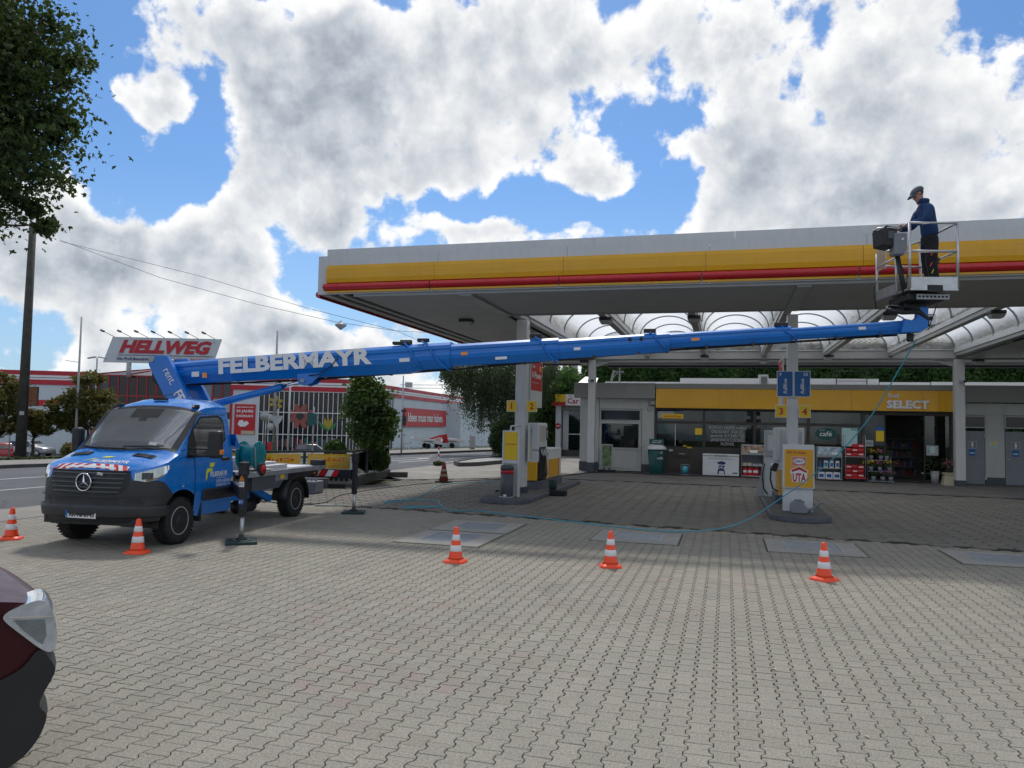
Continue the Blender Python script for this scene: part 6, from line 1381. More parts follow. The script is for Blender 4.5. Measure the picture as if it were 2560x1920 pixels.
def fig(sc):
    V=[(0,0,.95),(.0,0,1.10),(.03,0,1.28),(.08,0,1.43),(.13,0,1.51),(.17,0,1.575),(.20,0,1.65),(.185,0,1.72)]
    E=[(0,1),(1,2),(2,3),(3,4),(4,5),(5,6),(6,7)]
    Rr=[(.11,.08),(.10,.07),(.11,.08),(.08,.06),(.055,.055),(.066,.074),(.086,.102),(.076,.088)]
    for sgn in (1,-1):
        b=len(V); V+=[(.0,.095*sgn,.90),(.03 if sgn>0 else -.02,.11*sgn,.50),(-.03 if sgn>0 else -.08,.12*sgn,.10),(.10 if sgn>0 else .05,.13*sgn,.045)]; Rr+=[.06,.045,.035,.035]; E+=[(0,b),(b,b+1),(b+1,b+2),(b+2,b+3)]
        b=len(V); V+=[(.10,.19*sgn,1.40),(.17,.23*sgn,1.17),(.42,.15*sgn,1.09),(.50,.13*sgn,1.09)]; Rr+=[.035,.03,.030,.03]; E+=[(3,b),(b,b+1),(b+1,b+2),(b+2,b+3)]
        h=len(V)-1
        for q in range(4): b=len(V); V+=[(.55,(.10+.02*q)*sgn,1.085),(.585,(.10+.02*q)*sgn,1.065)]; Rr+=[.010,.008]; E+=[(h,b),(b,b+1)]
        b=len(V); V+=[(.51,.09*sgn,1.075),(.545,.075*sgn,1.06)]; Rr+=[.011,.009]; E+=[(h,b),(b,b+1)]
    return V,E,Rr
V,E,Rr=fig(1); skin_mesh('body',[pp(*v) for v in V],E,Rr,'skin',WK)
JV=[(-.01,0,.88),(.0,0,1.06),(.03,0,1.26),(.07,0,1.41),(.115,0,1.52)]; JR=[(.165,.15),(.17,.14),(.19,.155),(.165,.135),(.085,.09)]; JE=[(0,1),(1,2),(2,3),(3,4)]
for sgn in (1,-1):
    b=len(JV); JV+=[(.10,.205*sgn,1.385),(.165,.245*sgn,1.17),(.30,.20*sgn,1.12),(.43,.155*sgn,1.095)]; JR+=[.092,.074,.062,.052]; JE+=[(3,b),(b,b+1),(b+1,b+2),(b+2,b+3)]
skin_mesh('jacket',[pp(*v) for v in JV],JE,JR,'jacket',WK)
MB().lathe([(.075,0),(.10,.03),(.105,.07),(.09,.09)],pp(.105,0,1.485),16).build('collar','jacket',WK)
TV=[(-.01,0,1.02),(-.01,0,.88)]; TR=[(.155,.135),(.15,.13)]; TE=[(0,1)]
for sgn in (1,-1):
    b=len(TV); TV+=[(.0,.10*sgn,.80),(.035 if sgn>0 else -.015,.115*sgn,.50),(.0 if sgn>0 else -.05,.12*sgn,.30),(-.03 if sgn>0 else -.08,.12*sgn,.07)]; TR+=[.12,.098,.088,.085]; TE+=[(1,b),(b,b+1),(b+1,b+2),(b+2,b+3)]
skin_mesh('trousers',[pp(*v) for v in TV],TE,TR,'trouser',WK)
for sgn in (1,-1):
    x=-.03 if sgn>0 else -.08
    mb=MB(); mb.lathe([(.0,0),(1,0),(1.03,.25),(.95,.6),(.6,.95),(0,1)],(0,0,0),16); mb.v=[tuple(pp(x+.06+v_[0]*.14,.12*sgn+v_[1]*.055,.0+v_[2]*.10)) for v_ in mb.v]; mb.build('boot','black',WK)
mb=MB(); hc=(.20,0,1.675)
def hd(f,l,z): # head frame pitched down
    a=R(28); return pp(hc[0]+f*math.cos(a)+z*math.sin(a)*.0-0+z*math.sin(a)*0.35,l,hc[2]+z*math.cos(a)-f*math.sin(a))
# hair, cap, face
def dome(rx,ry,rz,z0,a0,a1,n=16,m=7):
    rows=[]
    for i in range(m+1):
        t_=a0+(a1-a0)*i/m; rows.append([(rx*math.cos(t_)*math.cos(p),ry*math.cos(t_)*math.sin(p),z0+rz*math.sin(t_)) for p in [2*PI*k/n for k in range(n+1)]])
    return rows
mb=MB(); mb.grid([[hd(*p) for p in r_] for r_ in dome(.122,.100,.10,.030,-.12,PI/2)]); mb.build('cap','cap',WK,solid=.006)
mb=MB(); rows=[]
for i in range(4):
    r_=.10+.085*i/3; rows.append([hd(r_*math.cos(p)*(1 if i else .98),.078*math.sin(p)/math.sin(1.15)*(1-.15*i/3),.03-.018*i/3*i-.012*abs(p)) for p in np.linspace(-1.15,1.15,9)])
mb.grid(rows); mb.build('cap_peak','cap',WK,solid=.008)
mb=MB(); mb.grid([[hd(p[0]-.012,p[1]*1.02,p[2]) for p in r_] for r_ in [[(-abs(q[0])*1.0 if q[0]<0 else q[0]*.15,q[1],q[2]) for q in rr] for rr in dome(.098,.084,.11,.0,-.55,.3)]]); mb.build('hair','hair',WK)
mb=MB(); mb.add([hd(.088,-.012,.01),hd(.088,.012,.01),hd(.118,.014,-.035),hd(.118,-.014,-.035),hd(.09,0,-.045)],[(0,1,2,3),(3,2,4),(0,3,4),(1,4,2)]); mb.build('nose','skin',WK)
for sgn in (1,-1): MB().lathe([(0,0),(.018,.004),(.028,.0),(.02,-.006),(0,-.008)],hd(-.0,.083*sgn,-.015),10,axis='y').build('ear','skin',WK); MB().lathe([(0,-.008),(.009,0),(0,.008)],hd(.085,.03*sgn,.0),8).build('eye','black',WK)
mb=MB(); mb.tube([hd(.085,-.025,-.065),hd(.094,0,-.066),hd(.085,.025,-.065)],.006,6); mb.build('mouth','redp',WK)
mb=MB(); mb.tube([hd(.0,.09,.0),hd(.10,.06,.002),hd(.108,.0,.002),hd(.10,-.06,.002)],.004,5); mb.build('glasses','lgrey',WK)
for f,l,z,m_ in ((.06,.20,.60,'orange'),(.07,.19,.42,'orange'),(.05,.205,.30,'lime')): MB().obox(pp(f,l,z),.012,.012,.07,Matrix.Rotation(.4,3,'Y')).build('reflective_tab',m_,WK)
MB().box(0,0,0,0,0,0)
t_=thing('work_gloves','grey gloves and small tool pouch hanging at the back of the basket','tool pouch',tuple(bk(.70,.75,ZF+.6)));MB().obox(bk(.72,.62,ZF+.60),.10,.08,.12,RB).build('pouch','dgrey',t_,bev=.02)

def at(px,py,D): return Vector((0,0,2.0))+(_f+_r*((px-1280)/1923)-_u*((py-960)/1923))*D
# ------------------------------------------------------------ cones
def cone(x,y,lab,rz=0):
    t_=thing('traffic_cone',lab,'traffic cone',(x,y,0),rz,'orange cones with two white bands')
    mb=MB(); o=[]
    for k in range(32):
        a=2*PI*k/32; n=5; c_,s_=math.cos(a),math.sin(a); r_=.155/((abs(c_)**n+abs(s_)**n)**(1/n)); o.append((r_*c_,r_*s_))
    i2=[(p[0]*.86,p[1]*.86) for p in o]; ci=[(.118*math.cos(2*PI*k/32),.118*math.sin(2*PI*k/32)) for k in range(32)]
    rows=[[(p[0],p[1],0.0) for p in o+[o[0]]],[(p[0],p[1],.018) for p in o+[o[0]]],[(p[0],p[1],.034) for p in i2+[i2[0]]],[(p[0],p[1],.052) for p in ci+[ci[0]]]]
    mb.grid(rows,flip=False); mb.lathe([(.108,.045),(.100,.075),(.0335,.485),(.027,.50),(.0,.503)],n=32)
    mb.build('cone_body','orange',t_,local=True)
    rr=lambda z:.100-(z-.075)*(.0665/.41)
    for a,b in ((.160,.245),(.315,.395)): MB().lathe([(rr(a)+.0005,a),(rr(a)+.0022,a+.002),(rr(b)+.0022,b-.002),(rr(b)+.0005,b)],n=32).build('white_band','refw',t_,local=True)
    return t_
c0=cone(-3.75,10.60,'orange and white cone in front of the left inspection slab')
for x,y,r_,l in ((-1.58,11.08,.3,'orange and white cone before the middle inspection slab, under the boom'),(1.28,11.21,.9,'orange and white cone furthest right, turned, before the right pump totem'),(-8.31,9.52,.15,'orange and white cone beside the front wheel of the blue truck'),(-11.0,9.82,.5,'orange and white cone at the left picture edge before the truck')): dup(c0,(x,y,0),r_,l)
t_=thing('traffic_cone','old faded red cone with dirty bands on a black base near the drive','traffic cone',(-9.16,24.5,0))
MB().box(-9.40,-8.92,24.3,24.7,0,.05).build('base','rubber',t_,bev=.02); MB().lathe([(.16,.05),(.05,.66),(.04,.68),(0,.68)],(-9.16,24.5,0),20).build('cone_body','oldorange',t_)
for a,b in ((.20,.28),(.36,.45)): MB().lathe([(.163-.18*(a-.05),a),(.163-.18*(b-.05),b)],(-9.16,24.5,0),20).build('white_band','oldwhite',t_)
# outrigger mats
for lx,ly,lab in ((1.81,.42,'square dark green rubber mat under the front outrigger foot'),(1.82,4.84,'square dark green rubber mat under the rear outrigger foot')):
    w=Matrix.Rotation(VR,3,'Z')@Vector((lx,ly,0))+Vector((-9.3,10.37,0)); t_=thing('outrigger_mat',lab,'mat',(w.x,w.y,0),VR+.55*(1 if ly<1 else .6),'mats under the outriggers')
    MB().box(-.24,.24,-.24,.24,0,.045).build('rubber_mat','pad',t_,local=True,bev=.01); mb=MB(); mb.lathe([(.13,0),(.17,.0),(.17,.012),(.13,.012)],(0,0,.044),24); mb.build('recess_ring','pad',t_,local=True)
# ------------------------------------------------------------ things on the truck bed
def tl(x,y,z): v_=Matrix.Rotation(VR,3,'Z')@Vector((x,y,0))+Vector((-9.3,10.37,0)); return (v_.x,v_.y,z)
t_=thing('hose_cart','turquoise hose reel cart with red wheel on the front of the truck bed','hose reel',tl(.80,2.42,1.0),VR)
for x in (-.22,.10): 
    mb=MB(); mb.lathe([(.0,-.012),(.05,-.02),(.27,-.008),(.28,.0),(.27,.008),(.05,.02),(0,.012)],(x,0,.30),28,axis='x')
    for k in range(8): a=2*PI*k/8; mb.obox((x+.012,.16*math.cos(a),.30+.16*math.sin(a)),.012,.22,.016,Matrix.Rotation(a,3,'X'))
    mb.build('reel_flange','teal',t_,local=True)
MB().lathe([(.0,-.20),(.19,-.20),(.20,-.1),(.19,.0),(.20,.06),(.19,.085),(0,.085)],(0,0,.30),24,axis='x').build('wound_hose','teal',t_,local=True)
MB().tube([(-.3,-.25,.02),(-.3,-.28,.45),(-.25,-.28,.50),(.14,-.28,.50),(.18,-.27,.45),(.18,-.22,.05)],.013,6).build('handle','galv',t_,local=True)
mb=MB(); mb.lathe([(0,-.03),(.115,-.03),(.125,-.01),(.125,.01),(.115,.03),(0,.03)],(.26,-.15,.06),22,axis='x'); w=mb.build('wheel','rubber',t_,local=True); MB().lathe([(0,0),(.08,0),(.08,.008),(0,.012)],(.288,-.15,.06),18,axis='x').build('red_disc','redp',w,local=True)
t_=thing('aluminium_planks','stack of ribbed aluminium planks lying on the truck bed','planks',tl(.45,3.2,1.0),VR)
for k in range(4):
    for j in range(5): MB().box(-.5+k*.235,-.5+k*.235+.20,-.55+.10*j*.0+k*.03,.35+k*.03,.002+j*.048,.045+j*.048).build('plank','plank',t_,local=True,bev=.006) if (j<5-k*1 or k==0) else None
[MB().box(-.51+k*.235,-.49+k*.235,-.56,.37,.20-.045*k,.21-.045*k).build('strap','black',t_,local=True) for k in range(3)]
t_=thing('dust_sheet','crumpled pale sheet lying on the bed before the planks','sheet',tl(.75,2.75,1.0),VR)
mb=MB(); mb.grid([[(-.2+i*.05,-.25+j*.05,.03+.05*abs(math.sin(i*1.7+j*1.1))*math.sin(PI*i/8)*math.sin(PI*j/9)) for j in range(10)] for i in range(9)],flip=False); mb.build('cloth',mat('pale_cloth',(.42,.38,.34),.9),t_,local=True)
t_=thing('white_sheet','flat white board lying at the rear of the truck bed','board',tl(.3,4.2,1.0),VR); MB().box(-.6,.6,-.5,.45,.002,.02).build('board','whiteclean',t_,local=True)
t_=thing('battery_case','grey carry case and cans standing on the slabs behind the rear wheel','case',(-11.0,19.0,0)); MB().box(-11.35,-10.75,18.8,19.3,.0,.34).build('case_body','grey',t_,bev=.03); MB().box(-11.1,-10.72,18.78,18.799,.05,.30).build('case_front','dgrey',t_)
for k in range(4): MB().lathe([(0,0),(.045,0),(.045,.14),(.03,.17),(0,.17)],(-11.25+k*.13,19.05,.345),12).build('can','alu',t_)
# ------------------------------------------------------------ hoses and cables
def cable(name,lab,cat,pts,r,m,kinks=6):
    P_=[Vector(p) for p in pts]; out=[]
    for i in range(len(P_)-1):
        p0,p1,p2,p3=P_[max(i-1,0)],P_[i],P_[i+1],P_[min(i+2,len(P_)-1)]
        for k in range(kinks):
            t=k/kinks; out.append(.5*((2*p1)+(p2-p0)*t+(2*p0-5*p1+4*p2-p3)*t*t+(3*p1-p0-3*p2+p3)*t**3))
    out.append(P_[-1]); return tag(MB().tube(out,r,7).build(name,m),lab,cat)
tip=bm(14.1,0,3.60)
hp=[(tip.x,tip.y,tip.z),(2.95,15.0,3.1),(2.6,15.6,2.3),(2.1,16.2,1.55),(1.5,16.6,.95),(.95,16.75,.50),(.45,16.6,.16),(-.1,15.95,.02),(-.84,15.22,.012),(-1.6,15.25,.012),(-2.88,15.74,.012),(-4.32,16.35,.012),(-5.5,16.85,.012),(-5.95,16.62,.012),(-6.53,17.2,.012),(-6.95,16.85,.012),(-7.25,16.70,.012),(-7.15,16.98,.012),(-6.55,17.35,.014),(-6.8,17.9,.012),(-7.0,18.4,.012),(-7.45,18.6,.012),(-8.1,18.2,.012),(-8.15,17.65,.012),(-7.85,17.85,.012),(-7.9,19.2,.012),(-8.4,21.4,.012),(-8.8,23.2,.012),(-8.5,24.5,.012),(-7.4,25.6,.012),(-6.3,26.5,.012)]
cable('water_hose','pale blue hose hanging from the boom tip and looping across the paving','hose',hp,.0115,'hose')
cable('ground_cable','black cable running from the shop front along the forecourt to the truck','cable',[(-6.3,28.0,.012),(-8.0,26.6,.012),(-9.5,23.4,.012),(-9.9,21.2,.012),(-10.0,20.6,.012),(-9.9,18.6,.012),(-9.4,17.0,.012),(-9.6,15.9,.012)],.010,'hosed')
cable('shop_cable','black hoses tangled on the ground before the night counter','hose',[(-6.2,29.5,.012),(-5.5,32.8,.02),(-4.2,33.4,.02),(-3.2,33.2,.02),(-2.2,33.5,.02),(-1.5,33.2,.02),(-.8,33.4,.02),(-1.6,33.0,.02),(-3.4,33.05,.02)],.02,'hosed')
t_=thing('timber_offcut','short pale batten lying behind the rear wheel','batten',(-9.0,16.0,0)); MB().obox((-8.9,16.3,.02),.7,.06,.03,Matrix.Rotation(.35,3,'Z')).build('batten','lgrey',t_)
# fallen leaves and scraps
mb=MB()
for x,y in ((-2.0,6.6),(-2.05,6.9),(-3.7,5.9),(.4,6.9),(1.2,7.4),(.9,5.6),(-1.2,5.0),(-6.0,9.3),(-4.8,7.6),(-.3,8.6),(2.4,8.2),(-3.0,8.8),(1.9,16.9),(.5,17.9)):
    a=random.uniform(0,6); s_=random.uniform(.02,.035); c_,q=math.cos(a),math.sin(a); mb.add([(x-c_*s_,y-q*s_,.004),(x+q*s_*.5,y-c_*s_*.5,.012),(x+c_*s_,y+q*s_,.005),(x-q*s_*.5,y+c_*s_*.5,.012)],[(0,1,2,3)],random.randrange(2))
mb.build('fallen_leaves',['sand','cream'],label='scattered small dry leaves on the paving',cat='leaves',kind='stuff')

# ------------------------------------------------------------ maroon car, nose in view at the left
f2=Vector((-math.sin(YAW),math.cos(YAW),0)); r2=Vector((math.cos(YAW),math.sin(YAW),0))
CN_=(r2*.72+f2*.69).normalized(); CS_=Vector((CN_.y,-CN_.x,0))*1.0    # nose direction, near side direction
CP=at(150,1683,4.24)+CN_*.07; CP.z=0
C_=thing('maroon_car','dark maroon car with grey plastic bumper, only its nose showing at the left edge','car',tuple(CP))
def cpnt(x,w,z): return CP+CN_*x-CS_*w+Vector((0,0,z))
def chaikin(p,n=2):
    for _ in range(n):
        q=[]
        for a,b in zip(p,p[1:]+p[:1]): q+=[(a[0]*.75+b[0]*.25,a[1]*.75+b[1]*.25),(a[0]*.25+b[0]*.75,a[1]*.25+b[1]*.75)]
        p=q
    return p
def nose(prof,name,m,w0,w1,bulge=.10,parent=None,n=14,bev=0,flat=.0):
    """profile (x,z) swept across the car's width with a rounded plan"""
    prof=chaikin(prof); mb=MB(); rings=[]; WT=1.80
    for i in range(n+1):
        w=w0+(w1-w0)*(i/n); u=abs(2*w/WT-1); dx=-bulge*(u**3.2); rings.append([cpnt(x+(dx if x>-1.2 else 0),w,z) for x,z in prof]+[cpnt(prof[0][0]+(dx if prof[0][0]>-1.2 else 0),w,prof[0][1])])
    mb.grid(rings,sm=True); k=len(prof); mb.add(rings[0][:k],[tuple(range(k))]); mb.add(rings[-1][:k],[tuple(range(k))[::-1]])
    return mb.build(name,m,parent or C_,bev=bev)
nose([(-4.2,.30),(-4.25,.9),(-4.1,1.05),(-3.8,1.42),(-2.4,1.47),(-1.35,1.06),(-.45,1.03),(-.16,.985),(-.09,.96),(-.06,.88),(-.06,.66),(-.13,.60),(-.30,.55),(-.42,.50),(-.45,.30)],'body','maroon',0.02,1.78,.09)
nose([(-.46,.10),(-.30,.10),(-.15,.15),(-.07,.24),(-.035,.33),(-.035,.375),(-.06,.40),(-.075,.43),(-.06,.48),(-.02,.55),(-.0,.60),(-.015,.64),(-.05,.69),(-.08,.73),(-.11,.71),(-.15,.65),(-.22,.61),(-.32,.58),(-.45,.55)],'bumper','cbumper',0,1.8,.09,bev=.03)
nose([(-.03,.70),(.0,.73),(-.005,.83),(-.03,.93),(-.07,.985),(-.11,1.0),(-.24,.955),(-.265,.93),(-.25,.90),(-.17,.82),(-.08,.73)],'headlamp','lens',-.012,.30,.09,n=6)
MB().add([cpnt(x-.09,-.016,z) for x,z in [(-.215,.905),(-.07,.89),(-.06,.80),(-.075,.755),(-.10,.775),(-.17,.845)]],[(0,1,2,3,4,5),(5,4,3,2,1,0)]).build('reflector','lampgrey',C_)
nose([(-.24,.918),(-.03,.895),(-.032,.903),(-.24,.926)],'lamp_trim','chrome',-.016,.28,.09,n=6)

for x in (-.85,-3.45):
    for w in (.10,1.70):
        mb=MB(); a_=math.atan2(CS_.y,CS_.x)
        pr=[(.0,-.1),(.30,-.11),(.33,-.06),(.33,.06),(.30,.11),(0,.1)]; vs=[]
        c_=cpnt(x,w,.33); n=26
        for r_,d_ in pr:
            for k in range(n): a=2*PI*k/n; vs.append(c_+CN_*(r_*math.cos(a))+Vector((0,0,r_*math.sin(a)))+CS_*d_)
        mb.add(vs,[(i*n+k,i*n+(k+1)%n,(i+1)*n+(k+1)%n,(i+1)*n+k) for i in range(5) for k in range(n)],0,True); mb.build('wheel','rubber',C_)

# ------------------------------------------------------------ glass windbreak with planting, centre left
PT=thing('glass_windbreak','low wall with grey framed glass panels round a planted bed behind the truck','windbreak',(-11,21.4,0))
A1=Vector((-10.95,21.45,0)); A2=Vector((-12.0,26.2,0)); A0=Vector((-16.6,16.6,0))
def run(a,b,n,ban,first):
    d_=(b-a); L=d_.length; an=math.atan2(d_.y,d_.x); M_=Matrix.Rotation(an,3,'Z'); q=Matrix.Rotation(an,3,'Z')
    MB().obox((a+b)/2+Vector((0,0,.13)),L,.22,.26,M_).build('low_wall','concd',PT,bev=.01)
    MB().obox((a+b)/2+Vector((0,0,.30)),L,.05,.05,M_).build('bottom_rail','galv',PT)
    MB().obox((a+b)/2+Vector((0,0,1.06)),L,.06,.06,M_).build('top_rail','gutter',PT)
    for k in range(n+1):
        p=a+d_*k/n; 
        if k==0 and not first: continue
        MB().obox(p+Vector((0,0,.68)),.075,.075,.80,M_).build('post','gutter',PT)
    for k in range(n):
        p=a+d_*(k+.5)/n; MB().obox(p+Vector((0,0,.68)),L/n-.10,.008,.68,M_).build('glass_panel','glassc',PT)
        if ban:
            w=L/n-.22; pn=p+Vector((math.sin(an),-math.cos(an),0))*-.03; bn=MB().obox(pn+Vector((0,0,.74)),w,.006,.50,M_).build('banner','banner',PT)
            text(('Club Smart','2x2 ct','Punkte','Club')[k%4],p+Vector((math.sin(an),-math.cos(an),0))*.02+Vector((0,0,.82)),M_@Vector((-1,0,0)),UZ,'redp',bn,w=w*.7,h=.10,bold=.01)
run(A0,A1,5,True,True); run(A1,A2,3,False,False)
kk=(A2+Vector((.55,-.45,0)));  MB().obox((A2+Vector((.3,-.35,.09))),.14,1.2,.18,Matrix.Rotation(-1.0,3,'Z')).build('bed_kerb','concd',PT,bev=.01)
sheet('planting_bed',[(-16.5,16.9),(-11.1,21.6),(-12.1,26.1),(-13.2,28.4),(-14.1,22),(-14.9,16.5)],.02,'gravel')
# tree in that bed
def tree(name,lab,base,h_tr,r_tr,crown,n,size,lm,star=False,group=None,bark='bark',droop=0.,clumps=40,bl=6,asp=.6,spread=.33,up=.4):
    """crown: list of ellipsoids (cx,cy,cz,rx,ry,rz)"""
    t_=thing(name,lab,'tree',tuple(base),0,group); b=Vector(base); mb=MB(); e0=crown[0]; top_=Vector((e0[0],e0[1],e0[2]))
    limb(mb,b+Vector((0,0,-.1)),b+(top_-b)*h_tr,r_tr,r_tr*.65,.03,9); mb.build('trunk',bark,t_)
    br=MB(); C=[]; st=b+(top_-b)*h_tr
    vol=np.array([e[3]*e[4]*e[5] for e in crown]); pr=vol/vol.sum()
    for k in range(clumps):
        e=crown[RNG.choice(len(crown),p=pr)]; u=RNG.normal(size=3); u/=np.linalg.norm(u); r_=RNG.uniform(.35,1)**.6
        c=np.array(e[:3])+u*np.array(e[3:])*r_; cs=min(e[3:])*spread
        m=int(n/clumps*RNG.uniform(.5,1.5)); g_=RNG.normal(size=(m,3))*cs*np.array([1,1,.62])
        if droop: g_[:,2]-=np.abs(RNG.normal(size=m))*droop*cs*3
        C.append(c+g_)
        if k<bl*4: limb(br,st+(Vector(c)-st)*random.uniform(0,.15),Vector(c),r_tr*.28,r_tr*.05,.05,5,k=4)
    br.build('branches',bark,t_); C=np.concatenate(C); V,F=(starleaves(C,size,up) if star else leaves(C,size,asp,up,.4,droop=.6 if droop else 0)); fast_mesh('crown',V,F,lm,t_); return t_
tc=at(918,1045,25.6)
tree('ornamental_tree','leafy dark green tree rising behind the glass windbreak',(tc.x,tc.y,0),.25,.07,[(tc.x,tc.y,2.45,.72,.8,.95),(tc.x-.15,tc.y,3.15,.5,.55,.5),(tc.x+.25,tc.y+.1,1.75,.72,.7,.65),(tc.x+.1,tc.y,1.2,.6,.5,.45),(tc.x-.6,tc.y,2.7,.3,.4,.3),(tc.x+.65,tc.y,2.2,.35,.4,.35)],12500,.12,'leafmid',clumps=80,asp=.7,spread=.24)
for k,(px,py,D,rx) in enumerate(((838,1128,24,.32),(948,1150,26,.34))):
    p=at(px,py,D); bush('bed_shrub','%s leafy shrub inside the glass windbreak'%('yellowish','tall pale')[k],'shrub',(p.x,p.y,max(.02,p.z-rx)),rx,rx,rx*(1.0),2600,.12,'leafmid',core=False)
# plane tree whose crown hangs in at the top left
tb_=(-15.6,8.2,0)
def cr(px,py,D,rx,ry,rz): p=at(px,py,D); return (p.x,p.y,p.z,rx,ry,rz)
tree('plane_tree','large dark plane tree, its crown hanging in at the top left of the picture',tb_,.62,.22,[cr(-260,120,15.5,2.4,2.4,2.5),cr(-120,330,15.5,2.0,1.8,1.8),cr(20,60,16,1.35,1.2,1.1),cr(50,250,16.2,1.0,1,.9),cr(165,320,16.2,.72,.6,.42),cr(160,180,16.2,.68,.6,.42),cr(30,420,16,1.15,1,.85),cr(130,505,16.2,.66,.6,.34),cr(60,575,16.2,.72,.6,.36),cr(80,110,16.2,.9,.9,.7),cr(-40,200,16,1.7,1.6,1.9),cr(0,500,16,.9,.9,.7)],44000,.135,'leafbig',star=True,clumps=330,bl=28,spread=.26)

# ------------------------------------------------------------ far side of the road
def pole(name,lab,cat,px,py,D,h,r0,r1,m='galv',group=None,z0=None):
    p=at(px,py,D); z=terr(p.x,p.y) if z0 is None else z0; t_=thing(name,lab,cat,(p.x,p.y,z),0,group); MB().tube([(p.x,p.y,z-.1),(p.x,p.y,z+h)],[r0,r1],10).build('pole',m,t_); return t_,p,z
t_,p,z=pole('street_pole','thick dark weathered pole by the verge at the far left','pole',51,1140,40.5,12.5,.27,.17,'woodpole')
for zz in (2.3,4.0,4.9): MB().lathe([(.26-.012*zz,0),(.262-.012*zz,.03)],(p.x,p.y,z+zz),14).build('steel_band','galv',t_)
b_=at(80,1010,40); 
t2=thing('notice_board','brown slatted sign board strapped to the dark street pole','sign',(p.x,p.y,z+3)); q=p+r2*.52; MB().obox((q.x,q.y,2.95),.52,.06,1.02,Matrix.Rotation(YAW,3,'Z')).build('board_frame','gutter',t2)
for k in range(8): MB().obox((q.x+f2.x*-.04,q.y+f2.y*-.04,2.54+k*.118),.44,.03,.10,Matrix.Rotation(YAW,3,'Z')).build('slat','board',t2)
MB().obox((p.x+.16,p.y-.2,2.05),.24,.02,.20,Matrix.Rotation(YAW,3,'Z')).build('plate','lgrey',t2)
t_,p,z=pole('flag_pole','tall thin white flag pole between the young maples','flag pole',187,1132,41.8,7.6,.075,.045,'lgrey'); MB().tube([(p.x,p.y,z+5.1),(p.x-.75,p.y-.2,z+5.2)],.02,6).build('side_arm','whiteclean',t_)
def maple(lab,px,D,crs,n,h=.5):
    p=at(px,1130,D); z=terr(p.x,p.y); return tree('maple_tree',lab,(p.x,p.y,z),h,.10,[cr(*c) for c in crs],n,.20,'leafred',star=True,group='young maples beyond the road',clumps=60,bl=8,spread=.30,up=.9)
maple('young maple partly cut by the left picture edge',-5,41,[(-5,985,41,1.15,1.1,.85),(12,1045,41,1.1,1,.6),(-10,1070,41,1.3,1,.5),(15,955,41,.5,.5,.5)],5200)
maple('small low maple with thin trunk right of the dark street pole',80,42,[(90,1045,42,.95,.9,.42),(125,1020,42,.5,.5,.3),(60,1060,42,.8,.7,.35),(105,1070,42,.9,.7,.28)],3800)
maple('tall young maple turning red behind the flag pole',215,43,[(225,1010,43,1.15,1.1,.85),(215,950,43,.7,.7,.6),(180,1050,43,.95,.9,.55),(262,1045,43,.95,.9,.55),(180,1000,43,.8,.7,.5)],8200)
bush('round_bush','small round brown-green bush at the foot of the flag pole','shrub',tuple(at(176,1120,50).xy)+(-.9,),.55,.55,.55,1500,.14,'leafred')
bush('yellow_green_tree','rounded yellow-green tree top above the truck cab','tree',tuple(at(425,1130,62).xy)+(-2.2,),1.5,1.5,2.7,7000,.22,'leafmid',core=True)
t_,p,z=pole('round_sign','round grey sign seen from behind at the left edge','road sign',22,1135,44,2.6,.04,.04); MB().lathe([(0,0),(.33,0),(.33,.02),(0,.02)],(p.x,p.y-.06,z+2.35),24,axis='y').build('disc','lgrey',t_); MB().box(p.x-.2,p.x+.2,p.y-.07,p.y-.05,z+1.45,z+1.75).build('plate','dgrey',t_)
# store
A=Vector((-80.77,67.2,0)); Cn=Vector((-43.6,83.3,0)); d1=(Cn-A).normalized(); o1_=Vector((d1.y,-d1.x,0)); LF=(Cn-A).length
ST=thing('hardware_store','long white flat store with red and white roof bands, glass hall and corner glazing','building',(-60,76,-2.4))
def onf(px,py=1000): 
    d_=(_f+_r*((px-1280)/1923)-_u*((py-960)/1923)); t=(A-Vector((0,0,2))).dot(o1_)/d_.dot(o1_); return (Vector((0,0,2))+d_*t-A).dot(d1)
def fac(name,m,a0,a1,z0,z1,off=0,th=.1,parent=None):
    an=math.atan2(d1.y,d1.x); c_=A+d1*((a0+a1)/2)+o1_*(off-th/2); return MB().obox((c_.x,c_.y,(z0+z1)/2),a1-a0,th,z1-z0,Matrix.Rotation(an,3,'Z')).build(name,m,parent or ST)
ZB,ZT_=-2.5,6.97
aA,aB,aC,aD=onf(222),onf(577),onf(582),onf(648)
fac('wall','wallw',-25,aA,ZB,5.4); fac('wall','wallw',aC,aD,ZB,5.4); fac('corner_pier','redb',aB,aC,ZB,5.4,.06,.2)
for a0,a1 in ((-25,aA),(aB,LF)):
    fac('red_band','redb',a0,a1,6.47,6.97,.12,.12); fac('white_band','whiteclean',a0,a1,5.95,6.47,.10,.1); fac('red_band','redb',a0,a1,5.40,5.95,.12,.12); fac('blue_line','navy',a0,a1,6.16,6.22,.115,.1)
fac('roof_line','redb',aA,aB,6.62,6.74,.1,.1)
hall=fac('glass_hall','dglass',aA,aB,2.65,6.62,-.05,.1); nm=15
for k in range(nm+1): a_=aA+(aB-aA)*k/nm; fac('mullion','redb',a_-.05,a_+.05,2.65,6.62,.06,.12,hall)
for z in (2.65,4.35): fac('transom','redb',aA,aB,z-.05,z+.05,.07,.12,hall)
random.seed(3)
for k in range(nm):
    for z0,z1 in ((2.72,4.28),(4.42,6.58)):
        if k in (1,11,12,13,14): fac('pane',random.choice(['grey','lgrey','dgrey']) if k>10 else 'dgrey',aA+(aB-aA)*k/nm+.08,aA+(aB-aA)*(k+1)/nm-.08,z0,z1,-.03,.02,hall)
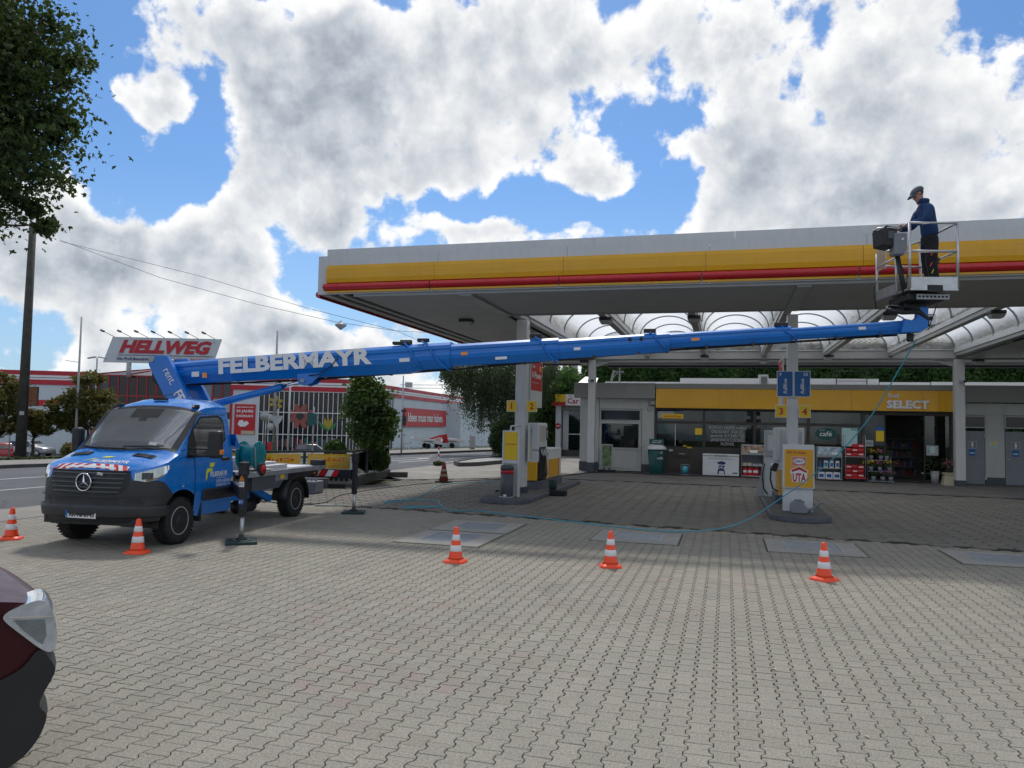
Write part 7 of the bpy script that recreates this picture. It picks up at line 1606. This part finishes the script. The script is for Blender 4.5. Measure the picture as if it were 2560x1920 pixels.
fac('entrance_canopy','redb',aA+2.2,aA+9,1.9,2.6,1.2,1.2); fac('entrance_wall','wallw',aA,aB,ZB,1.9,-.05)
for a0,a1,m_ in ((aA+.3,aA+1.2,'redp'),(aA+3,aA+5,'dglass'),(aA+6,aA+8,'dglass')): fac('entrance_panel',m_,a0,a1,ZB,.6,.02,.05)
# hipped glass roof
hc_=A+d1*(aA+(aB-aA)*.48); mb=MB(); e=[hc_+d1*-7+Vector((0,0,6.75)),hc_+d1*7+Vector((0,0,6.75)),hc_+d1*7-o1_*8+Vector((0,0,6.75)),hc_+d1*-7-o1_*8+Vector((0,0,6.75)),hc_-o1_*4+Vector((0,0,8.0))]; mb.add(e,[(0,1,4),(1,2,4),(2,3,4),(3,0,4)]); mb.build('glass_roof','dglass',ST)
for k in range(5): MB().tube([hc_+d1*(-7+3.5*k)+Vector((0,0,6.78)),e[4]+Vector((0,0,.03))],.06,5).build('roof_bar','redb',ST)
# corner glazing
def glaz(o,d_,nrm,L,n,parent):
    an=math.atan2(d_.y,d_.x); M_=Matrix.Rotation(an,3,'Z'); P=lambda a,z,off=0:o+d_*a+nrm*off+Vector((0,0,z))
    w=MB().obox(P(L/2,(ZB+5.4)/2,-.1),L,.06,5.4-ZB,M_).build('corner_glazing','dglass',parent)
    for k in range(n+1): MB().obox(P(L*k/n,(ZB+5.4)/2,-.03),.07,.08,5.4-ZB,M_).build('mullion','whiteclean',w)
    for z in (.25,2.85,5.36): MB().obox(P(L/2,z,.01),L,.12,.09,M_).build('transom','whiteclean',w)
    return w,P
w1,P1_=glaz(A+d1*aD,d1,o1_,LF-aD,18,ST)
d2=(Vector((-47.5,128,0))-Cn).normalized(); o2_=Vector((d2.y,-d2.x,0)); s5=Cn
w2,P2_=glaz(s5,d2,o2_,16.5,16,ST)
def sidew(name,m,a0,a1,z0,z1,off=0,th=.1): an=math.atan2(d2.y,d2.x); c_=s5+d2*((a0+a1)/2)+o2_*(off-th/2); return MB().obox((c_.x,c_.y,(z0+z1)/2),a1-a0,th,z1-z0,Matrix.Rotation(an,3,'Z')).build(name,m,ST)
sidew('wall','wallw',16.5,62,ZB,5.4); 
for z0,z1,m_ in ((6.47,6.97,'redb'),(5.95,6.47,'whiteclean'),(5.40,5.95,'redb')): sidew('red_band' if m_=='redb' else 'white_band',m_,.01,62,z0,z1,.12 if m_=='redb' else .10,.12)
sidew('blue_line','navy',.02,62,6.16,6.22,.125,.1)
sb=sidew('slogan_board','redp',20.5,43,1.35,4.1,.35,.15); text('Ideen muss man haben.',s5+d2*31.3+o2_*.37+Vector((0,0,2.75)),d2,UZ,'whiteclean',sb,w=19,h=1.35,bold=.02,th=.02)
sidew('lower_wing','lgrey',62,84,ZB,3.2,-1.5,.2); sidew('dark_strip','gutter',52,55,-2,4.5,.05,.1)
MB().box(-100,-45,128,170,ZB,5.5).build('rear_block','wallw',ST)
mb=MB(); mb.add([tuple(A+d1*-25)[:2]+(6.6,),tuple(A+d1*aA)[:2]+(6.6,),tuple(A+d1*LF)[:2]+(6.6,),tuple(s5+d2*62)[:2]+(6.6,),(-120,140,6.6)],[(0,1,2,3,4)]); mb.build('flat_roof','lgrey',ST)
# posters and flowers on the glass
ps=fac('poster','redp',onf(588),onf(640),.15,3.7,.08,.05)
for tx,zz,ww,hh in (('JUBILÄUMSWOCHEN',3.35,1.9,.22),('50 JAHRE',2.85,1.9,.42),('KUNDENKARTE',2.32,1.9,.28)): text(tx,A+d1*(onf(614))+o1_*.11+Vector((0,0,zz)),d1,UZ,'whiteclean',ps,w=ww,h=hh,bold=.03,th=.02)
mb=MB(); mb.prism([(-.7,-.1),(-.5,.35),(-.1,.4),(.0,.15),(.35,.3),(.6,.0),(.2,-.35),(-.4,-.4)],A+d1*onf(612)+o1_*.09+Vector((0,0,1.45)),d1,UZ,.02); mb.build('hand_print','whiteclean',ps); fac('poster_foot','cream',onf(606),onf(639),.17,.6,.10,.03,ps)
fac('red_sign','redp',onf(70),onf(146),3.0,3.65,.1,.05); text('Gartencenter',A+d1*onf(130)+o1_*.13+Vector((0,0,3.2)),d1,UZ,'whiteclean',ST,w=1.6,h=.22,bold=.01,th=.02)
def flower(px,zc,R_,n,m1,m2):
    c_=A+d1*onf(px)+o1_*.02+Vector((0,0,zc)); mb=MB()
    for k in range(n):
        a=2*PI*k/n+.4; mb.prism([(R_*.62*math.cos(a)+R_*(.40*math.cos(b)*math.cos(a)-.21*math.sin(b)*math.sin(a)),R_*.62*math.sin(a)+R_*(.40*math.cos(b)*math.sin(a)+.21*math.sin(b)*math.cos(a))) for b in [2*PI*q/12 for q in range(12)]],c_+o1_*(.002*k),d1,UZ,.012)
    mb.build('flower_film',m1,w1); MB().obox(c_+o1_*.03,R_*.5,.02,R_*.5,Matrix.Rotation(math.atan2(d1.y,d1.x),3,'Z')@Matrix.Rotation(.78,3,'Y')).build('flower_centre',m2,w1)
flower(752,2.45,1.55,8,'fsal','gutter'); flower(690,3.95,.85,6,'fyel','gutter')
c_=A+d1*onf(822)+o1_*.02+Vector((0,0,1.35)); mb=MB(); mb.prism([(-.55,.2),(-.4,1.0),(-.15,.55),(0,1.15),(.15,.55),(.4,1.0),(.55,.2),(.1,-.4)],c_,d1,UZ,.02); mb.build('tulip_film','fyel',w1); mb=MB(); mb.prism([(-1.1,.5),(-.5,.15),(0,-.5),(-.7,-.3)],c_,d1,UZ,.03); mb.prism([(1.1,.5),(.7,-.3),(0,-.5),(.5,.15)],c_,d1,UZ,.03); mb.prism([(-.6,0),(.6,0),(.0,-.7)],c_+o1_*-.01,d1,UZ,.02); mb.build('leaf_film','greenp',w1)
for k in range(16): 
    pxx=660+k*11.5; fac('shelf_goods',random.choice(['dteal','dred','dgrey','grey','fsal','dgrey']),onf(pxx),onf(pxx+9),-1.2,random.uniform(-.6,.1),.0,.02,w1)
# roof sign
ps1,ps2=at(282,842,88),at(553,848,88); pb1,pb2=at(257,905,88),at(530,912,88)
SG=thing('roof_sign','white slanted sign board with large red lettering high above the store','sign',(-62,73.5,7))
su=(ps2-ps1).normalized(); sv=(ps1-pb1).normalized(); mb=MB(); n_=su.cross(Vector((0,0,1))).normalized(); mb.add([pb1,pb2,ps2,ps1]+[v_-n_*.3 for v_ in (pb1,pb2,ps2,ps1)],[(0,1,2,3),(7,6,5,4),(0,4,5,1),(1,5,6,2),(2,6,7,3),(3,7,4,0)]); mb.build('board','wallw',SG)
cc_=(ps1+pb2)/2+n_*.02+su*.35
text('HELLWEG',cc_+Vector((0,0,.42)),su,UZ,'redb',SG,w=10.6,h=1.55,bold=.055,shear=.32,th=.05); text('®',cc_+su*5.55+Vector((0,0,1.05)),su,UZ,'lgrey',SG,w=.35,th=.05)
text('Die Profi-Baumärkte',cc_+su*-3.55+Vector((0,0,-.98)),su,UZ,'navy',SG,w=3.9,h=.34,bold=.02,shear=.2,th=.05); text('IDEEN MUSS MAN HABEN',cc_+su*2.1+Vector((0,0,-1.02)),su,UZ,'redb',SG,w=6.6,h=.40,bold=.04,shear=.2,th=.05)
MB().obox(cc_+Vector((0,0,-.56))+n_*.03,10.9,.03,.05,Matrix.Rotation(math.atan2(su.y,su.x),3,'Z')).build('rule_line','navy',SG)
q=at(322,925,88); MB().tube([(q.x,q.y,6.5),(q.x,q.y,8.2)],.27,12).build('mast','lgrey',SG)
for k in range(7):
    b_=ps1+su*(.2+k*1.92); q=b_-su*1.15+Vector((0,0,.62))+n_*.5; lp=MB(); lp.tube([b_,q],.035,5); lp.obox(q,.42,.28,.20,Matrix.Rotation(.4,3,'Y')); lp.build('flood_lamp','dgrey',SG)
t_,p,z=pole('lamp_mast','twin headed lamp mast behind the young maple','lamp post',232,1120,78,0.1,.07,.06); MB().tube([(p.x,p.y,z),(p.x,p.y,at(232,893,78).z)],.07,8).build('mast','galv',t_); zt_=at(232,893,78).z
for s_ in (-1,1): MB().obox((p.x+r2.x*.55*s_,p.y+r2.y*.55*s_,zt_),.8,.3,.12,Matrix.Rotation(YAW,3,'Z')@Matrix.Rotation(.18*s_,3,'Y')).build('lamp_head','lgrey',t_)
# cars far off
def car(name,lab,c,L,hd_,m,h=1.62,suv=True):
    """simple but true-shaped car: side outline swept over the width, glass band, wheels"""
    t_=thing(name,lab,'car',tuple(c),hd_); W=1.8
    pf=[(-L/2,.35),(-L/2-.02,.75),(-L/2+.08,1.0),(-L/2+.25,h-.08),(-L/2+.7,h),(.35,h-.02),(1.10,1.03),(L/2-.25,.93),(L/2-.02,.75),(L/2,.35)]
    mb=MB(); rows=[]
    for i,(w,k) in enumerate(((-1,.0),(-1,1),(-.93,1),(.93,1),(1,1),(1,0))):
        pass
    for s_ in (-1,-.94,.94,1):
        ins=0 if abs(s_)==1 else .0
        rows.append([(x*(1 if abs(s_)<1 else .985),s_*W/2*(1-.14*max(0,(z-.95)/(h-.95))),z-(.03 if abs(s_)==1 else 0)) for x,z in pf+[pf[0]]])
    mb.grid(rows,sm=True); mb.add([r_ for r_ in rows[0][:10]],[tuple(range(10))]); mb.add([r_ for r_ in rows[-1][:10]],[tuple(range(10))[::-1]]); mb.build('body',m,t_,local=True)
    for s_ in (-1,1):
        y0=s_*(W/2+.004); y1=s_*(W/2*.875+.006)
        for xa,xb,xc,xd in ((-L/2+.30,-.55,-.60,-L/2+.42),(-.48,.25,.10,-.53),(.33,.98,.30,.18)): 
            mb=MB(); q=[(xa,y0,1.02),(xb,y0,1.02),(xc,y1,h-.11),(xd,y1,h-.11)]; mb.add(q if s_<0 else q[::-1],[(0,1,2,3)]); mb.build('window','carglass',t_,local=True)
        mb=MB(); mb.box(-L/2+.02,L/2-.04,s_*(W/2-.01)-.015,s_*(W/2-.01)+.02,.30,.44); mb.build('sill_trim','black',t_,local=True)
    mb=MB(); mb.add([(.42,-.72,h-.06),(.42,.72,h-.06),(1.06,.80,1.05),(1.06,-.80,1.05)],[(0,3,2,1)]); mb.build('windscreen','carglass',t_,local=True)
    mb=MB(); mb.add([(-L/2+.24,-.68,h-.14),(-L/2+.24,.68,h-.14),(-L/2+.06,.75,1.06),(-L/2+.06,-.75,1.06)],[(0,1,2,3)]); mb.build('rear_window','carglass',t_,local=True)
    for x in (-L/2+.80,L/2-.85):
        for s_ in (-1,1):
            w=MB().lathe([(0,-.10),(.33,-.11),(.35,-.07),(.35,.07),(.33,.11),(0,.10)],(x,s_*(W/2-.10),.35),22,axis='y').build('wheel','rubber',t_,local=True); MB().lathe([(0,0),(.22,0),(.22,.01),(0,.02)],(x,s_*(W/2+.012),.35),14,axis='y').build('rim','rim',w,local=True)
    for s_ in (-1,1): box('headlight','lens',L/2-.12,L/2+.0,s_*.62-.16,s_*.62+.16,.72,.86,t_,local=True,bev=.02); box('tail_light','redp',-L/2-.02,-L/2+.06,s_*.72-.12,s_*.72+.12,.85,1.05,t_,local=True,bev=.02)
    return t_
p=at(76,1130,80); car('parked_car','silver grey SUV parked before the white store wall, half behind the dark pole',(p.x,p.y,terr(p.x,p.y)),4.5,YAW-.12,'silver',1.66)
p=at(786,1130,84); car('parked_car','black hatchback parked before the corner glazing above the truck bed',(p.x,p.y,terr(p.x,p.y)),4.2,YAW+.05,'carblack',1.56)
p=at(2,1130,74); car('parked_car','dark red car with a white panel cut by the left picture edge',(p.x,p.y,terr(p.x,p.y)),4.2,YAW+2.2,'carred',1.6)
# construction fence panel
q0,q1=at(74,1130,70),at(151,1132,70); t_=thing('mesh_fence','thin mesh fence panel standing in the car park','fence',(q1.x,q1.y,-2))
for a,b in (((q0,1.35),(q1,1.35)),((q0,-2.2),(q0,1.35)),((q1,-2.2),(q1,1.35))): MB().tube([(a[0].x,a[0].y,a[1]-1.4+1.4 if False else a[1]-1.3),(b[0].x,b[0].y,b[1]-1.3 if b[1]>0 else b[1]-.2)],.03,5).build('fence_tube','galv',t_)
# signs and poles beyond the truck
def disc(t_,p,z,m,r_=.21): MB().lathe([(0,0),(r_,0),(r_,.02),(0,.02)],(p.x,p.y-.07,z),20,axis='y').build('disc',m,t_)
t_,p,z=pole('street_lamp_post','tall grey street lamp post rising behind the boom','lamp post',683,1120,48,7.6,.10,.06,'galv')
disc(t_,at(677,1045,48),at(677,1045,48).z,'lgrey',.24); disc(t_,at(677,1067,48),at(677,1067,48).z,'lgrey',.24)
t_,p,z=pole('yield_sign','triangular sign seen from behind beside the lamp post','road sign',690,1125,45,2.6,.035,.035); c_=at(692,1052,44.8); mb=MB(); mb.prism([(-.42,.30),(.42,.30),(0,-.42)],c_,r2,UZ,.02); mb.build('triangle_plate','galv',t_)
t_,p,z=pole('round_sign','round grey sign seen from behind left of the lamp post','road sign',662,1125,46,2.5,.035,.035); disc(t_,at(662,1040,46),at(662,1040,46).z,'galv',.30)
t_,p,z=pole('white_mast','slim white mast before the corner glazing','mast',720,1125,50,4.9,.06,.05,'whitec'); MB().tube([(p.x,p.y,z+4.45),(p.x+.55,p.y+.1,z+4.5)],.02,5).build('side_arm','whiteclean',t_)
t_,p,z=pole('signal_post','traffic signal post with dark green heads before the corner glazing','traffic light',781,1125,44,2.75,.05,.05,'galv'); c_=at(776,1048,43.9); MB().obox(c_,.30,.3,.75,Matrix.Rotation(YAW,3,'Z')).build('signal_head','dteal',t_); c_=at(787,1048,43.8); MB().obox(c_,.28,.3,.62,Matrix.Rotation(YAW,3,'Z')).build('signal_head','dteal',t_)
for zz in (-.17,.12): MB().obox(c_+r2*.15+Vector((0,0,zz)),.07,.16,.09,Matrix.Rotation(YAW,3,'Z')).build('visor','lgrey',t_)
t_,p,z=pole('signal_post','tall signal post with small black head beside the slogan wall','traffic light',1003,1137,47.0,4.85,.055,.04,'galv'); c_=at(1011,1051,46.8); MB().obox(c_,.20,.2,.55,Matrix.Rotation(YAW,3,'Z')).build('signal_head','black',t_)
for k in range(2): MB().obox(at(1006+k*7,1027,46.8),.10,.1,.14).build('detector','black',t_)
t_,p,z=pole('guide_post','red and white ringed guide post standing by the drive','post',1096,1163,36.0,.88,.035,.035,'whiteclean',z0=0)
for zz in (.0,.30,.62): MB().lathe([(.037,0),(.037,.13)],(p.x,p.y,zz+.12),12).build('red_ring','redp',t_)
bush('dry_grass_tuft','dry grass tuft at the foot of the guide post','grass',(p.x,p.y,0),.26,.2,.09,240,.12,'grass',core=False)
t_,p,z=pole('red_stand','small red stand by the glazing behind the truck','stand',676,1120,60,.4,.03,.03); MB().obox(at(676,1120,60),.5,.1,.9,Matrix.Rotation(YAW,3,'Z')).build('red_panel','redp',t_)
t_=thing('switch_cabinet','pale grey utility cabinet beside the round conifer','cabinet',tuple(at(1181,1118,57))); p=at(1181,1104,57); MB().obox(p,.42,.3,.85,Matrix.Rotation(YAW,3,'Z')).build('cabinet_body','lgrey',t_,bev=.01); MB().obox(p+Vector((0,0,-.5)),.36,.26,.2,Matrix.Rotation(YAW,3,'Z')).build('plinth','concrete',t_)
# trailers on the grass
def trailer(lab,px,py,D,L,tilt,rz):
    p=at(px,py,D); z=max(0,p.z) if False else p.z; t_=thing('car_trailer',lab,'trailer',(p.x,p.y,terr(p.x,p.y)),YAW+rz,'trailers on the verge'); Mx=Matrix.Rotation(tilt,3,'Y')
    for s_ in (-1,1): MB().obox((0,s_*.6,.62),L,.03,.28,Mx).build('side_board','whiteclean',t_,local=True)
    MB().obox((0,0,.50),L,1.2,.05,Mx).build('floor','galv',t_,local=True); MB().obox((L/2,0,.62),.03,1.2,.28,Mx).build('end_board','whiteclean',t_,local=True)
    for s_ in (-1,1): MB().lathe([(0,-.07),(.2,-.07),(.2,.07),(0,.07)],(0,s_*.68,.2),18,axis='y').build('wheel','rubber',t_,local=True); MB().obox((0,s_*.68,.60),.75,.18,.04).build('mudguard','galv',t_,local=True)
    MB().tube([(-L/2,0,.45),(-L/2-.7,0,.30)],.03,6).build('drawbar','galv',t_,local=True); return t_
trailer('tilted white flat trailer leftmost on the verge below the slogan',1066,1112,60,2.3,.16,.3); trailer('white flat trailer in the middle of the verge group',1096,1110,62,2.0,-.05,-.1); trailer('white flat trailer furthest right on the verge',1130,1110,62,1.9,.03,.1)
t_=thing('trailer_banner','red advertising boards propped on the trailers','banner',tuple(at(1100,1098,61)))
for (x0,y0,x1,y1,x2,y2,x3,y3) in ((1066,1098,1102,1087,1106,1100,1075,1106),(1100,1088,1117,1085,1121,1107,1104,1108)): MB().add([at(x3,y3,60.5),at(x2,y2,60.5),at(x1,y1,60.5),at(x0,y0,60.5)],[(0,1,2,3)]).build('board','redp',t_,solid=.05)
text('MIETEN',at(1092,1098,60.4),r2+Vector((0,0,.25)),UZ,'whiteclean',t_,w=.8,h=.2,bold=.02)
# weeping birch
t_=tree('weeping_birch','tall weeping birch with hanging strands behind the round conifer',tuple(at(1235,1130,50).xy)+(0,),.55,.16,[cr(1240,900,50,3.1,2.6,1.5),cr(1180,960,50,1.8,1.8,1.2),cr(1290,960,50,2.2,2,1.4),cr(1240,1010,50,2.6,2,1.1),cr(1140,970,49,1.2,1.2,.9),cr(1345,930,50,1.4,1.4,1.2)],4000,.13,'leafbirch',bark='barkw',droop=.8,clumps=30,bl=7,asp=.45,spread=.25)
C=[]; br=MB()
for k in range(780):
    px=RNG.uniform(1105,1395); e=1-abs((px-1245)/165)**1.8; topy=905+RNG.uniform(-35,75)*max(.2,e); p=at(px,topy,RNG.uniform(48,52)); L=RNG.uniform(1.0,3.6)*max(.35,e)
    L=min(L,p.z-RNG.uniform(.9,1.9)); 
    if L<.4: continue
    m=int(L*30); tt=np.linspace(0,1,m); wob=RNG.normal(0,.10,(m,3)); pts=np.array(p)+np.stack([np.sin(tt*3+px)*.12,np.cos(tt*2+px)*.12,-tt*L],1)+wob; C.append(pts)
C=np.concatenate(C); V,F=leaves(C,.14,.45,.2,.4,droop=.5); fast_mesh('hanging_foliage',V,F,'leafbirch',t_)
for k in range(22): a=at(RNG.uniform(1110,1340),RNG.uniform(925,990),49.5); br.tube([a,a+Vector((RNG.uniform(.1,.5),0,RNG.uniform(.15,.35))),a+Vector((RNG.uniform(.4,.8),0,-RNG.uniform(.1,.8)))],.018,5)
br.build('bare_twigs','barkw',t_)
# hanging street lamp on span wires
t_=thing('span_wire_lamp','cone shaped street lamp hung on span wires over the road','street lamp',tuple(at(852,820,34)))
l=at(852,812,34); MB().lathe([(0,-.26),(.06,-.22),(.25,-.06),(.26,-.02),(.25,.0),(.10,.06),(.04,.10),(.04,.16),(0,.16)],l+Vector((0,0,.02)),24).build('lamp_shade','lgrey',t_)
def wire(pts,nm='wire'): MB().tube(pts,.010,5).build(nm,'wire',t_)
wire([at(150,600,40),at(400,694,37),at(640,760,35),at(840,805,34),at(991,827,38),at(1062,858,42)],'span_wire'); wire([at(150,603,40.3),at(500,690,38),at(760,768,36),at(991,827,38),at(1130,835,44)],'span_wire'); wire([at(846,806,34),l+Vector((0,0,.15))],'hanger')
# lines on the store roof at the right of the wall
t_=thing('roof_rail','pipes running over the roof edge left of the birch','pipes',tuple(at(1020,965,112)))
for y in (962,970): MB().tube([at(1000,y,110),at(1180,y+1,112)],.04,5).build('pipe','lgrey',t_)
MB().obox(at(1022,962,110),.8,.8,.7).build('vent_box','lgrey',t_)
# aerial poles in front of the glazing in the far left lot
for px,lab in ((865,'thin pole right of the ornamental tree top'),): pole('thin_pole',lab,'pole',1008,1130,60,1.0,.02,.02)
